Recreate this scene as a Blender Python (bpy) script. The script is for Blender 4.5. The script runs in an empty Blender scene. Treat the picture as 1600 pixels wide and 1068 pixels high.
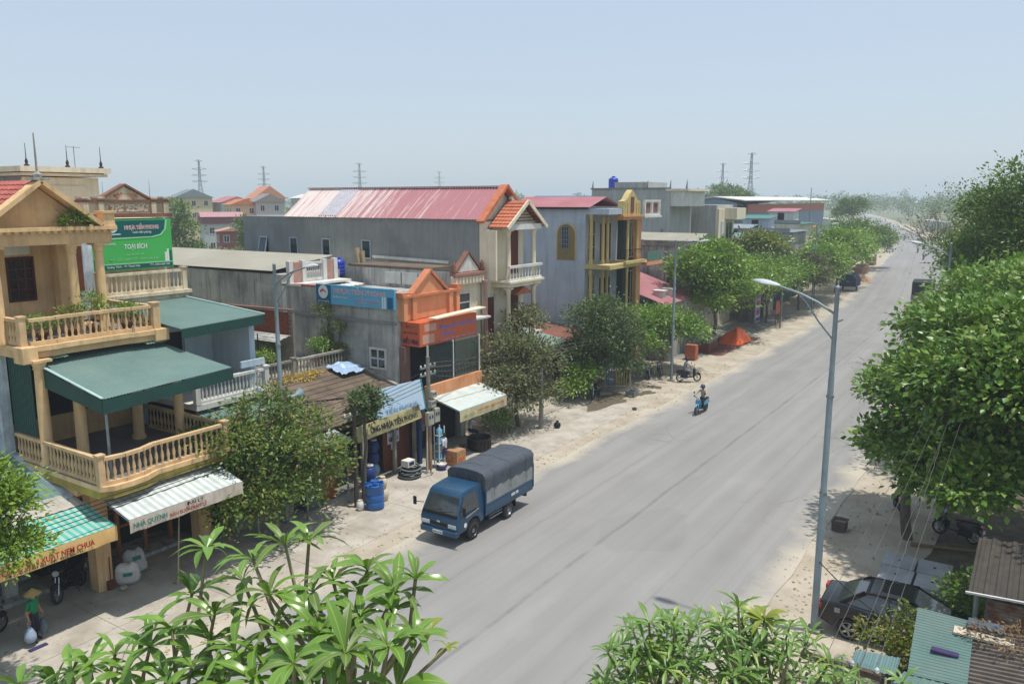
import bpy, bmesh, math, random
import numpy as np
from mathutils import Vector, Matrix, Euler
R = math.radians
random.seed(7)
scene = bpy.context.scene
COL = scene.collection
# camera
cam = bpy.data.cameras.new('camera')
cam.sensor_width = 36.0
cam.lens = 28.35
cam.clip_start = 0.1
cam.clip_end = 12000
cam_ob = bpy.data.objects.new('camera', cam)
cam_ob.location = (0,0,12.5)
cam_ob.rotation_euler = (R(90 - 9.99),0, R(33.54))
COL.objects.link(cam_ob)
scene.camera = cam_ob
# world, sun, exposure
SUN_EL, SUN_AZ = R(76.0), R(19.4)        # azimuth measured from +X towards +Y
world = bpy.data.worlds.new('World')
scene.world = world
world.use_nodes = True
wn = world.node_tree
wn.nodes.clear()
sky = wn.nodes.new('ShaderNodeTexSky')
sky.sky_type = 'NISHITA'
sky.sun_disc = False
sky.sun_elevation = SUN_EL
sky.sun_rotation = R(90) - SUN_AZ
sky.altitude = 0
sky.air_density = 1.2
sky.dust_density = 1.0
sky.ozone_density = 1.6
bg = wn.nodes.new('ShaderNodeBackground')
bg.inputs['Strength'].default_value = 0.14
wo = wn.nodes.new('ShaderNodeOutputWorld')
veil = wn.nodes.new('ShaderNodeMix')          # thick even haze high up: the same pale veil in every direction
veil.data_type = 'RGBA'
veil.inputs['Factor'].default_value = .72
veil.inputs['B'].default_value = (3.62,4.22,5.05,1)
wn.links.new(sky.outputs[0], veil.inputs['A'])
wn.links.new(veil.outputs['Result'], bg.inputs[0])
wn.links.new(bg.outputs[0], wo.inputs[0])
sun = bpy.data.lights.new('sun', 'SUN')
sun.energy = 3.7
sun.angle = R(1.2)
sun.color = (1.0,0.955,0.88)
sun_ob = bpy.data.objects.new('sun', sun)
sv = Vector((math.cos(SUN_EL) * math.cos(SUN_AZ), math.cos(SUN_EL) * math.sin(SUN_AZ), math.sin(SUN_EL)))
sun_ob.rotation_euler = sv.to_track_quat('Z', 'Y').to_euler()
sun_ob.location = (0,0,60)
COL.objects.link(sun_ob)
scene.view_settings.view_transform = 'Standard'
scene.view_settings.look = 'None'
scene.view_settings.exposure = 0.18
scene.view_settings.gamma = 1.0
scene.cycles.max_bounces = 6
scene.cycles.diffuse_bounces = 3
scene.cycles.glossy_bounces = 3
scene.cycles.transmission_bounces = 4
scene.cycles.transparent_max_bounces = 6
scene.cycles.volume_bounces = 1
scene.cycles.use_denoising = True
# materials
MATS = {}
def rgb(h):
    h = h.lstrip('#')
    c = [int(h[i:i + 2],16) / 255 for i in (0,2,4)]
    return tuple(x / 12.92 if x <= .04045 else ((x + .055) / 1.055) ** 2.4 for x in c)
def M(name, c, c2=None, sc=2.5, rough=.85, bump=.0, bsc=30., stain=0., stain_c=(.06,.055,.05), metal=0., spec=.3,
      coat=0., lo=.35, hi=.68, aniso=(1,1,1), grime=0., patch=0.):
    if name in MATS:
        return MATS[name]
    m = bpy.data.materials.new(name)
    m.use_nodes = True
    nt = m.node_tree
    N, L = nt.nodes, nt.links
    bs = N['Principled BSDF']
    bs.inputs['Roughness'].default_value = rough
    bs.inputs['Metallic'].default_value = metal
    bs.inputs['Specular IOR Level'].default_value = spec
    if coat:
        bs.inputs['Coat Weight'].default_value = coat
        bs.inputs['Coat Roughness'].default_value = .08
    geo = N.new('ShaderNodeNewGeometry')
    mp = N.new('ShaderNodeMapping')
    mp.inputs['Scale'].default_value = aniso
    L.new(geo.outputs['Position'], mp.inputs['Vector'])
    if c2 is None:
        c2 = tuple(x * .82 for x in c)
    n1 = N.new('ShaderNodeTexNoise')
    n1.inputs['Scale'].default_value = sc
    n1.inputs['Detail'].default_value = 7
    n1.inputs['Roughness'].default_value = .62
    L.new(mp.outputs[0], n1.inputs['Vector'])
    r1 = N.new('ShaderNodeMapRange')
    r1.inputs['From Min'].default_value = lo
    r1.inputs['From Max'].default_value = hi
    L.new(n1.outputs['Fac'], r1.inputs['Value'])
    mx = N.new('ShaderNodeMix'); mx.data_type = 'RGBA'
    mx.inputs['A'].default_value = (*c, 1)
    mx.inputs['B'].default_value = (*c2,1)
    L.new(r1.outputs[0], mx.inputs['Factor'])
    col = mx.outputs['Result']
    if stain:
        mp2 = N.new('ShaderNodeMapping')
        mp2.inputs['Scale'].default_value = (2.6,2.6,.22)
        L.new(geo.outputs['Position'], mp2.inputs['Vector'])
        n2 = N.new('ShaderNodeTexNoise')
        n2.inputs['Scale'].default_value = 1.3
        n2.inputs['Detail'].default_value = 8
        n2.inputs['Roughness'].default_value = .7
        L.new(mp2.outputs[0], n2.inputs['Vector'])
        r2 = N.new('ShaderNodeMapRange')
        r2.inputs['From Min'].default_value = .47
        r2.inputs['From Max'].default_value = .72
        r2.inputs['To Max'].default_value = stain
        L.new(n2.outputs['Fac'], r2.inputs['Value'])
        m2 = N.new('ShaderNodeMix'); m2.data_type = 'RGBA'
        m2.inputs['B'].default_value = (*stain_c, 1)
        L.new(r2.outputs[0], m2.inputs['Factor'])
        L.new(col, m2.inputs['A'])
        col = m2.outputs['Result']
    if grime:
        n4 = N.new('ShaderNodeTexNoise')
        n4.inputs['Scale'].default_value = .55
        n4.inputs['Detail'].default_value = 5
        L.new(geo.outputs['Position'], n4.inputs['Vector'])
        r4 = N.new('ShaderNodeMapRange')
        r4.inputs['From Min'].default_value = .42
        r4.inputs['From Max'].default_value = .66
        r4.inputs['To Max'].default_value = grime
        L.new(n4.outputs['Fac'], r4.inputs['Value'])
        m4 = N.new('ShaderNodeMix'); m4.data_type = 'RGBA'
        m4.inputs['B'].default_value = (*stain_c, 1)
        L.new(r4.outputs[0], m4.inputs['Factor'])
        L.new(col, m4.inputs['A'])
        col = m4.outputs['Result']
    if patch:
        vo = N.new('ShaderNodeTexVoronoi'); vo.distance = 'CHEBYCHEV'; vo.inputs['Scale'].default_value = .42
        n5 = N.new('ShaderNodeTexNoise'); n5.inputs['Scale'].default_value = 1.1
        L.new(geo.outputs['Position'], n5.inputs['Vector'])
        ad = N.new('ShaderNodeVectorMath'); ad.operation = 'MULTIPLY_ADD'; ad.inputs[1].default_value = (.35,.35,.35)
        L.new(n5.outputs['Color'], ad.inputs[0]); L.new(geo.outputs['Position'], ad.inputs[2]); L.new(ad.outputs[0], vo.inputs['Vector'])
        sx = N.new('ShaderNodeSeparateXYZ'); L.new(vo.outputs['Color'], sx.inputs[0])
        r5 = N.new('ShaderNodeMapRange'); r5.inputs['To Min'].default_value = 1 - patch; r5.inputs['To Max'].default_value = 1 + patch * .6
        L.new(sx.outputs[0], r5.inputs['Value'])
        m5 = N.new('ShaderNodeVectorMath'); m5.operation = 'SCALE'
        L.new(col, m5.inputs[0]); L.new(r5.outputs[0], m5.inputs['Scale'])
        col = m5.outputs[0]
    L.new(col, bs.inputs['Base Color'])
    if bump:
        n3 = N.new('ShaderNodeTexNoise')
        n3.inputs['Scale'].default_value = bsc
        n3.inputs['Detail'].default_value = 4
        L.new(geo.outputs['Position'], n3.inputs['Vector'])
        b = N.new('ShaderNodeBump')
        b.inputs['Strength'].default_value = bump
        b.inputs['Distance'].default_value = .02
        L.new(n3.outputs['Fac'], b.inputs['Height'])
        L.new(b.outputs[0], bs.inputs['Normal'])
    MATS[name] = m
    return m
def leaf_mat(name, c, c2, rough=.42, trans=.28, spec=.45, tint=None):
    if name in MATS:
        return MATS[name]
    m = bpy.data.materials.new(name)
    m.use_nodes = True
    nt = m.node_tree
    N, L = nt.nodes, nt.links
    bs = N['Principled BSDF']
    bs.inputs['Roughness'].default_value = rough
    bs.inputs['Specular IOR Level'].default_value = spec
    geo = N.new('ShaderNodeNewGeometry')
    n1 = N.new('ShaderNodeTexNoise')
    n1.inputs['Scale'].default_value = .9
    n1.inputs['Detail'].default_value = 3
    L.new(geo.outputs['Position'], n1.inputs['Vector'])
    ad = N.new('ShaderNodeMath'); ad.operation = 'ADD'
    L.new(geo.outputs['Random Per Island'], ad.inputs[0])
    L.new(n1.outputs['Fac'], ad.inputs[1])
    r = N.new('ShaderNodeMapRange')
    r.inputs['From Min'].default_value = .3
    r.inputs['From Max'].default_value = 1.35
    L.new(ad.outputs[0], r.inputs['Value'])
    cr = N.new('ShaderNodeValToRGB')
    g_ = 1.0 if name.startswith(('large', 'narrow', 'leaf_m', 'pale', 'dead', 'yellow', 'lime')) else 1.32
    c, c2 = [(a[0] * 1.1 * g_, a[1] * 1.08 * g_, a[2] * .75 * g_) for a in (c, c2)]
    cr.color_ramp.elements[0].color = (*c, 1)
    cr.color_ramp.elements[1].color = (*c2,1)
    if tint:
        cr.color_ramp.elements[1].position = .9
        e = cr.color_ramp.elements.new(1.0)
        e.color = (*tint, 1)
    L.new(r.outputs[0], cr.inputs[0])
    L.new(cr.outputs[0], bs.inputs['Base Color'])
    tr = N.new('ShaderNodeBsdfTranslucent')
    g = N.new('ShaderNodeMix'); g.data_type = 'RGBA'
    g.inputs['Factor'].default_value = .5
    g.inputs['B'].default_value = (.16,.26,.02,1)
    L.new(cr.outputs[0], g.inputs['A'])
    L.new(g.outputs['Result'], tr.inputs[0])
    ms = N.new('ShaderNodeMixShader')
    ms.inputs[0].default_value = trans
    L.new(bs.outputs[0], ms.inputs[1])
    L.new(tr.outputs[0], ms.inputs[2])
    L.new(ms.outputs[0], N['Material Output'].inputs['Surface'])
    MATS[name] = m
    return m
def glass_mat(name, c=(.02,.025,.03), rough=.06, spec=.6):
    return M(name, c, tuple(x * 1.6 for x in c), sc=1.2, rough=rough, spec=spec)
def clear_glass(name, tint=(.75,.85,.85), keep=.75):
    if name in MATS:
        return MATS[name]
    m = bpy.data.materials.new(name); m.use_nodes = True
    N, L = m.node_tree.nodes, m.node_tree.links
    bs = N['Principled BSDF']
    bs.inputs['Base Color'].default_value = (.03,.035,.035,1)
    bs.inputs['Roughness'].default_value = .04
    t = N.new('ShaderNodeBsdfTransparent'); t.inputs[0].default_value = (*tint, 1)
    ms = N.new('ShaderNodeMixShader'); ms.inputs[0].default_value = keep
    L.new(bs.outputs[0], ms.inputs[1]); L.new(t.outputs[0], ms.inputs[2])
    L.new(ms.outputs[0], N['Material Output'].inputs['Surface'])
    MATS[name] = m
    return m
# mesh builder
class MB:
    def __init__(s):
        s.v, s.f = [],[]
    def add(s, vs, fs):
        o = len(s.v)
        s.v += [tuple(p) for p in vs]
        s.f += [tuple(i + o for i in f) for f in fs]
        return s
    def box(s, x0, x1, y0, y1, z0, z1):
        if x0 > x1: x0, x1 = x1, x0
        if y0 > y1: y0, y1 = y1, y0
        if z0 > z1: z0, z1 = z1, z0
        vs = [(x, y, z) for z in (z0, z1) for y in (y0, y1) for x in (x0, x1)]
        return s.add(vs, [(0,2,3,1),(4,5,7,6),(0,1,5,4),(2,6,7,3),(0,4,6,2),(1,3,7,5)])
    def hexa(s, b, t):
        return s.add(list(b) + list(t),[(3,2,1,0),(4,5,6,7),(0,1,5,4),(1,2,6,5),(2,3,7,6),(3,0,4,7)])
    def beam(s, p, q, w, h, up=(0,0,1)):
        p, q = Vector(p), Vector(q)
        d = (q - p).normalized()
        u = Vector(up)
        if abs(d.dot(u)) > .98: u = Vector((1,0,0))
        sd = d.cross(u).normalized() * (w / 2)
        uu = sd.cross(d).normalized() * (h / 2)
        vs = [p - sd - uu, p + sd - uu, p + sd + uu, p - sd + uu, q - sd - uu, q + sd - uu, q + sd + uu, q - sd + uu]
        return s.add(vs, [(0,1,2,3),(7,6,5,4),(0,4,5,1),(1,5,6,2),(2,6,7,3),(3,7,4,0)])
    def tube(s, p, q, r0, r1=None, n=8):
        return s.path([p, q],[r0, r0 if r1 is None else r1], n)
    def path(s, pts, r, n=8, caps=True):
        pts = [Vector(p) for p in pts]
        if not isinstance(r, (list, tuple)): r = [r] * len(pts)
        o = len(s.v)
        prev = None
        for i, p in enumerate(pts):
            d = (pts[min(i + 1, len(pts) - 1)] - pts[max(i - 1,0)]).normalized()
            if prev is None:
                a = Vector((0,0,1)) if abs(d.z) < .9 else Vector((1,0,0))
                sd = d.cross(a).normalized()
            else:
                sd = (prev - d * prev.dot(d))
                sd = sd.normalized() if sd.length > 1e-6 else d.orthogonal().normalized()
            prev = sd
            ud = d.cross(sd)
            for k in range(n):
                t = 2 * math.pi * k / n
                s.v.append(tuple(p + (sd * math.cos(t) + ud * math.sin(t)) * r[i]))
        for i in range(len(pts) - 1):
            for k in range(n):
                a, b = o + i * n + k, o + i * n + (k + 1) % n
                s.f.append((a, b, b + n, a + n))
        if caps:
            s.f.append(tuple(o + k for k in reversed(range(n))))
            e = o + (len(pts) - 1) * n
            s.f.append(tuple(e + k for k in range(n)))
        return s
    def lathe(s, prof, c=(0,0,0), n=12, axis='z', caps=True):
        o = len(s.v)
        for (r, h) in prof:
            for k in range(n):
                t = 2 * math.pi * k / n
                a, b = r * math.cos(t), r * math.sin(t)
                p = (a, b, h) if axis == 'z' else ((h, a, b) if axis == 'x' else (b, h, a))
                s.v.append((p[0] + c[0], p[1] + c[1], p[2] + c[2]))
        for i in range(len(prof) - 1):
            for k in range(n):
                a, b = o + i * n + k, o + i * n + (k + 1) % n
                s.f.append((a, b, b + n, a + n))
        if caps:
            s.f.append(tuple(o + k for k in reversed(range(n))))
            e = o + (len(prof) - 1) * n
            s.f.append(tuple(e + k for k in range(n)))
        return s
    def prism(s, poly, axis, a, b):
        def P(p, h):
            return (h, p[0], p[1]) if axis == 'x' else ((p[0], h, p[1]) if axis == 'y' else (p[0], p[1], h))
        n = len(poly)
        vs = [P(p, a) for p in poly] + [P(p, b) for p in poly]
        fs = [tuple(reversed(range(n))), tuple(range(n, 2 * n))] + [(i, (i + 1) % n, n + (i + 1) % n, n + i) for i in range(n)]
        return s.add(vs, fs)
    def quad(s, *p):
        return s.add(p, [tuple(range(len(p)))])
    def sheet(s, a, b, c, d, n, amp, th=.012, nv=1, sag=0.):
        a, b, c, d = map(Vector, (a, b, c, d))
        nrm = (b - a).cross(d - a).normalized()
        if nrm.z < 0: nrm = -nrm
        prof = [(0,0),(.3,0),(.42,1),(.72,1),(.84,0)]
        us = [((i + t) / n, h) for i in range(n) for t, h in prof] + [(1,0)]
        o = len(s.v)
        m = len(us)
        for layer in (0,1):
            for j in range(nv + 1):
                v = j / nv
                for t, h in us:
                    p = (a + (b - a) * t) * (1 - v) + (d + (c - d) * t) * v
                    p = p + nrm * (h * amp - layer * th) - Vector((0,0, sag * 4 * v * (1 - v)))
                    s.v.append(tuple(p))
        K = m * (nv + 1)
        for j in range(nv):
            for i in range(m - 1):
                q = o + j * m + i
                s.f.append((q, q + 1, q + m + 1, q + m))
                q += K
                s.f.append((q + m, q + m + 1, q + 1, q))
        for i in range(m - 1):
            q = o + i
            s.f.append((q + 1, q, q + K, q + K + 1))
            q = o + nv * m + i
            s.f.append((q, q + 1, q + K + 1, q + K))
        for j in range(nv):
            q = o + j * m
            s.f.append((q, q + m, q + m + K, q + K))
            q = o + j * m + m - 1
            s.f.append((q + m, q, q + K, q + m + K))
        return s
    def mesh(s, name, mat, smooth=None, bevel=0., off=None, fix=True, seg=2):
        me = bpy.data.meshes.new(name)
        vs = s.v if off is None else [(x - off[0], y - off[1], z - off[2]) for x, y, z in s.v]
        me.from_pydata(vs, [], s.f)
        if bevel or fix:
            bm = bmesh.new(); bm.from_mesh(me)
            if fix and len(bm.faces) < 20000:
                bmesh.ops.recalc_face_normals(bm, faces=bm.faces)
            if bevel:
                es = [e for e in bm.edges if len(e.link_faces) == 2 and e.calc_face_angle(0) > R(35)]
                bmesh.ops.bevel(bm, geom=es, offset=bevel, segments=seg, profile=.6, affect='EDGES', clamp_overlap=True)
            bm.to_mesh(me); bm.free()
        if mat: me.materials.append(mat)
        if smooth:
            me.shade_smooth()
            me.set_sharp_from_angle(angle=R(smooth))
        return me
def origin(o):
    v = Vector((0,0,0))
    while o is not None:
        v += o.location
        o = o.parent
    return v
def tag(o, label=None, cat=None, group=None, kind=None):
    if label: o['label'] = label
    if cat: o['category'] = cat
    if group: o['group'] = group
    if kind: o['kind'] = kind
    return o
def thing(name, label, cat, loc=(0,0,0), group=None):
    o = bpy.data.objects.new(name, None)
    o.empty_display_size = .3
    o.location = loc
    COL.objects.link(o)
    return tag(o, label, cat, group)
def part(name, mb, mat, parent=None, smooth=None, bevel=0., label=None, kind=None, fix=True):
    off = origin(parent)
    me = mb.mesh(name, mat, smooth, bevel, off if off.length else None, fix)
    o = bpy.data.objects.new(name, me)
    COL.objects.link(o)
    o.parent = parent
    if label: o['label'] = label
    if kind: o['kind'] = kind
    return o
def inst(name, me, parent, loc, rot=None, scale=None):
    o = bpy.data.objects.new(name, me)
    COL.objects.link(o)
    o.parent = parent
    o.location = Vector(loc) - origin(parent)
    if rot is not None: o.rotation_euler = rot
    if scale is not None: o.scale = scale if hasattr(scale, '__len__') else (scale,) * 3
    return o
def solo(name, mb, mat, label, cat, group=None, smooth=None, bevel=0., kind=None, loc=None):
    me = mb.mesh(name, mat, smooth, bevel, loc)
    o = bpy.data.objects.new(name, me)
    if loc: o.location = loc
    COL.objects.link(o)
    return tag(o, label, cat, group, kind)
def copy_tree(o, parent=None):
    c = o.copy()
    COL.objects.link(c)
    c.parent = parent
    for ch in o.children:
        copy_tree(ch, c)
    return c
TEXT_CACHE = {}
def text(body, size, mat, parent, pos, facing='+x', w=None, name='lettering', bold=0., depth=.006, shear=0., slope=0.):
    cu = bpy.data.curves.new('txt', 'FONT')
    cu.body = body
    cu.size = size
    cu.extrude = depth
    cu.offset = bold
    cu.shear = shear
    cu.resolution_u = 2
    cu.align_x = 'CENTER'
    cu.align_y = 'CENTER'
    t = bpy.data.objects.new('txt', cu)
    me = bpy.data.meshes.new_from_object(t)
    bpy.data.objects.remove(t)
    if not me.vertices:
        return None
    co = np.empty(len(me.vertices) * 3, 'f'); me.vertices.foreach_get('co', co); co = co.reshape(-1,3)
    co[:, 0] -= (co[:, 0].max() + co[:, 0].min()) / 2
    co[:, 1] -= (co[:, 1].max() + co[:, 1].min()) / 2
    if w:
        co[:, 0] *= w / max(1e-6, co[:, 0].max() - co[:, 0].min())
    if facing == '+x':
        q = np.stack([co[:, 2], co[:, 0], co[:, 1]],1)
    elif facing == '-y':
        q = np.stack([co[:, 0],-co[:, 2], co[:, 1]],1)
    else:
        q = co
    me.vertices.foreach_set('co', q.astype('f').ravel())
    me.materials.clear(); me.materials.append(mat)
    me.name = name
    o = bpy.data.objects.new(name, me)
    COL.objects.link(o)
    o.parent = parent
    o.location = Vector(pos) - origin(parent)
    if slope: o.rotation_euler = (0, slope, 0)
    if size <= .14: o['kind'] = 'stuff'
    return o
class Face:
    def __init__(s, axis, c):
        s.a, s.c = axis, c
    def box(s, mb, u0, u1, v0, v1, d0, d1):
        if s.a == '+x': mb.box(s.c + d0, s.c + d1, u0, u1, v0, v1)
        elif s.a == '-x': mb.box(s.c - d0, s.c - d1, u0, u1, v0, v1)
        elif s.a == '-y': mb.box(u0, u1, s.c - d0, s.c - d1, v0, v1)
        else: mb.box(u0, u1, s.c + d0, s.c + d1, v0, v1)
        return mb
    def poly(s, mb, pts, d0, d1):
        if s.a == '+x': mb.prism(pts, 'x', s.c + d0, s.c + d1)
        elif s.a == '-y': mb.prism(pts, 'y', s.c - d1, s.c - d0)
        return mb
def window(parent, F, u0, u1, v0, v1, fm, gm, nx=2, nz=1, fw=.06, d=.06, bars=None, name='window'):
    mb = MB()
    F.box(mb, u0, u1, v0, v0 + fw, 0, d); F.box(mb, u0, u1, v1 - fw, v1,0, d)
    F.box(mb, u0, u0 + fw, v0 + fw, v1 - fw, 0, d); F.box(mb, u1 - fw, u1, v0 + fw, v1 - fw, 0, d)
    W, H = (u1 - u0 - 2 * fw),(v1 - v0 - 2 * fw)
    b = fw * .7
    for i in range(1, nx):
        x = u0 + fw + W * i / nx
        F.box(mb, x - b / 2, x + b / 2, v0 + fw, v1 - fw, 0, d * .85)
    for j in range(1, nz):
        z = v0 + fw + H * j / nz
        F.box(mb, u0 + fw, u1 - fw, z - b / 2, z + b / 2,0, d * .75)
    o = part(name, mb, fm, parent)
    k = 0
    for i in range(nx):
        for j in range(nz):
            a = u0 + fw + W * i / nx + (b / 2 if i else 0); c = u0 + fw + W * (i + 1) / nx - (b / 2 if i < nx - 1 else 0)
            e = v0 + fw + H * j / nz + (b / 2 if j else 0); f = v0 + fw + H * (j + 1) / nz - (b / 2 if j < nz - 1 else 0)
            part('pane', F.box(MB(), a, c, e, f, .004,.014), gm, o)
    if bars:
        mb = MB()
        n = int(W / .13)
        for i in range(1, n):
            x = u0 + fw + W * i / n
            F.box(mb, x - .008, x + .008, v0 + fw, v1 - fw, d * .9, d * .9 + .016)
        part('window_bars', mb, bars, o)
    return o
BALUSTER = {}
def baluster_mesh(mat, h, r=.055):
    k = (mat.name, round(h, 2), r)
    if k not in BALUSTER:
        mb = MB().lathe([(r, 0),(r * .55, h * .16),(r, h * .38),(r * .42, h * .72),(r * .85, h)], n=6)
        BALUSTER[k] = mb.mesh('baluster', mat, smooth=50)
    return BALUSTER[k]
def balustrade(parent, pts, z0, h, mat, sp=.2, rail=.14, rail_h=.1, base_h=.12, posts=(), post_w=.2, r=.055, balm=None):
    for i in range(len(pts) - 1):
        p, q = Vector((*pts[i],0)), Vector((*pts[i + 1],0))
        ln = (q - p).length
        e = (q - p).normalized() * .0
        part('rail_base', MB().beam(p + Vector((0,0, z0 + base_h / 2)), q + Vector((0,0, z0 + base_h / 2)), rail * .9, base_h), mat, parent)
        part('handrail', MB().beam(p + Vector((0,0, z0 + h - rail_h / 2)), q + Vector((0,0, z0 + h - rail_h / 2)), rail * 1.15, rail_h), mat, parent)
        n = max(1, int(ln / sp))
        me = baluster_mesh(balm or mat, h - base_h - rail_h, r)
        for k in range(n):
            c = p + (q - p) * ((k + .5) / n)
            inst('baluster', me, parent, (c.x, c.y, z0 + base_h))
    for i in posts:
        x, y = pts[i]
        w = post_w / 2
        part('post', MB().box(x - w, x + w, y - w, y + w, z0 - .02, z0 + h + .05).box(x - w - .03, x + w + .03, y - w - .03, y + w + .03, z0 + h + .05, z0 + h + .1), mat, parent)
# ================================================================== SETTING
def struct(name, mb, mat, smooth=None, label=None, fix=True):
    o = part(name, mb, mat, None, smooth, fix=fix)
    o['kind'] = 'structure'
    if label: o['label'] = label
    return o
m_earth = M('earth', rgb('7c7a5c'), rgb('5d6a3f'), sc=.06, rough=.95, bump=.3, bsc=4)
m_dirt = M('dry_dirt', rgb('b9b0a0'), rgb('a29785'), sc=.8, rough=.95, bump=.5, bsc=18, grime=.3, stain_c=rgb('857862'))
m_slab = M('concrete_slab', rgb('b8b1a5'), rgb('a29a8d'), sc=1.1, rough=.92, bump=.35, bsc=25, grime=.35, stain_c=rgb('81776a'))
m_slab2 = M('old_concrete', rgb('8e8d88'), rgb('6f6d66'), sc=1.4, rough=.92, bump=.4, bsc=22, grime=.4)
g = MB()
xs = [-3000,-900,-300,-120,-60,-30,0,40,120,400,3000]
ys = [-600,-60,0,40,80,140,240,400,800,3000]
g.v = [(x, y, -.09) for y in ys for x in xs]
g.f = [(j * len(xs) + i, j * len(xs) + i + 1,(j + 1) * len(xs) + i + 1,(j + 1) * len(xs) + i) for j in range(len(ys) - 1) for i in range(len(xs) - 1)]
struct('ground', g, m_earth)
RL = [(-70,-18.9),(60,-18.9),(84,-19.1),(100,-20.1),(146,-24.6),(241,-34.7),(294,-42.9),(410,-67),(600,-108),(900,-180),(1500,-330)]
RW = [(-70,12.5),(90,12.5),(240,11.0),(420,10),(1500,10)]
def lerp(tab, y):
    for (a, b),(c, d) in zip(tab, tab[1:]):
        if y <= c:
            t = (y - a) / (c - a)
            return b + (d - b) * t
    return tab[-1][1]
def smooth_left(y):
    return sum(lerp(RL, y + k) for k in (-14,-7,0,7,14)) / 5
def ground_strip(name, u0, u1, z, mat, y0, y1, step, wob0=0., wob1=0., seed=0, camber=0., abs_x=False):
    rnd = random.Random(seed)
    mb = MB()
    nu = 7
    y = y0
    uv = []
    w0 = w1 = 0
    while y <= y1:
        L0 = smooth_left(y)
        w0 = .7 * w0 + rnd.uniform(-1,1) * wob0 * .6
        w1 = .7 * w1 + rnd.uniform(-1,1) * wob1 * .6
        k = lerp(RW, y) / 12.5
        for i in range(nu + 1):
            t = i / nu
            u = (u0 + w0) * (1 - t) + (u1 + w1) * t
            x = L0 + u * (k if 0 < u < 13 else 1)
            mb.v.append((x, y, z + camber * (1 - (2 * t - 1) ** 2)))
            uv.append((u, y))
        y += step * (1 if y < 130 else 5)
    rows = len(mb.v) // (nu + 1)
    for j in range(rows - 1):
        for i in range(nu):
            a = j * (nu + 1) + i
            mb.f.append((a, a + 1, a + nu + 2, a + nu + 1))
    me = mb.mesh(name, mat, smooth=40, fix=False)
    lay = me.uv_layers.new(name='road_uv')
    for lp in me.loops:
        lay.data[lp.index].uv = uv[lp.vertex_index]
    o = bpy.data.objects.new(name, me)
    COL.objects.link(o)
    o['kind'] = 'structure'
    return o
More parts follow.
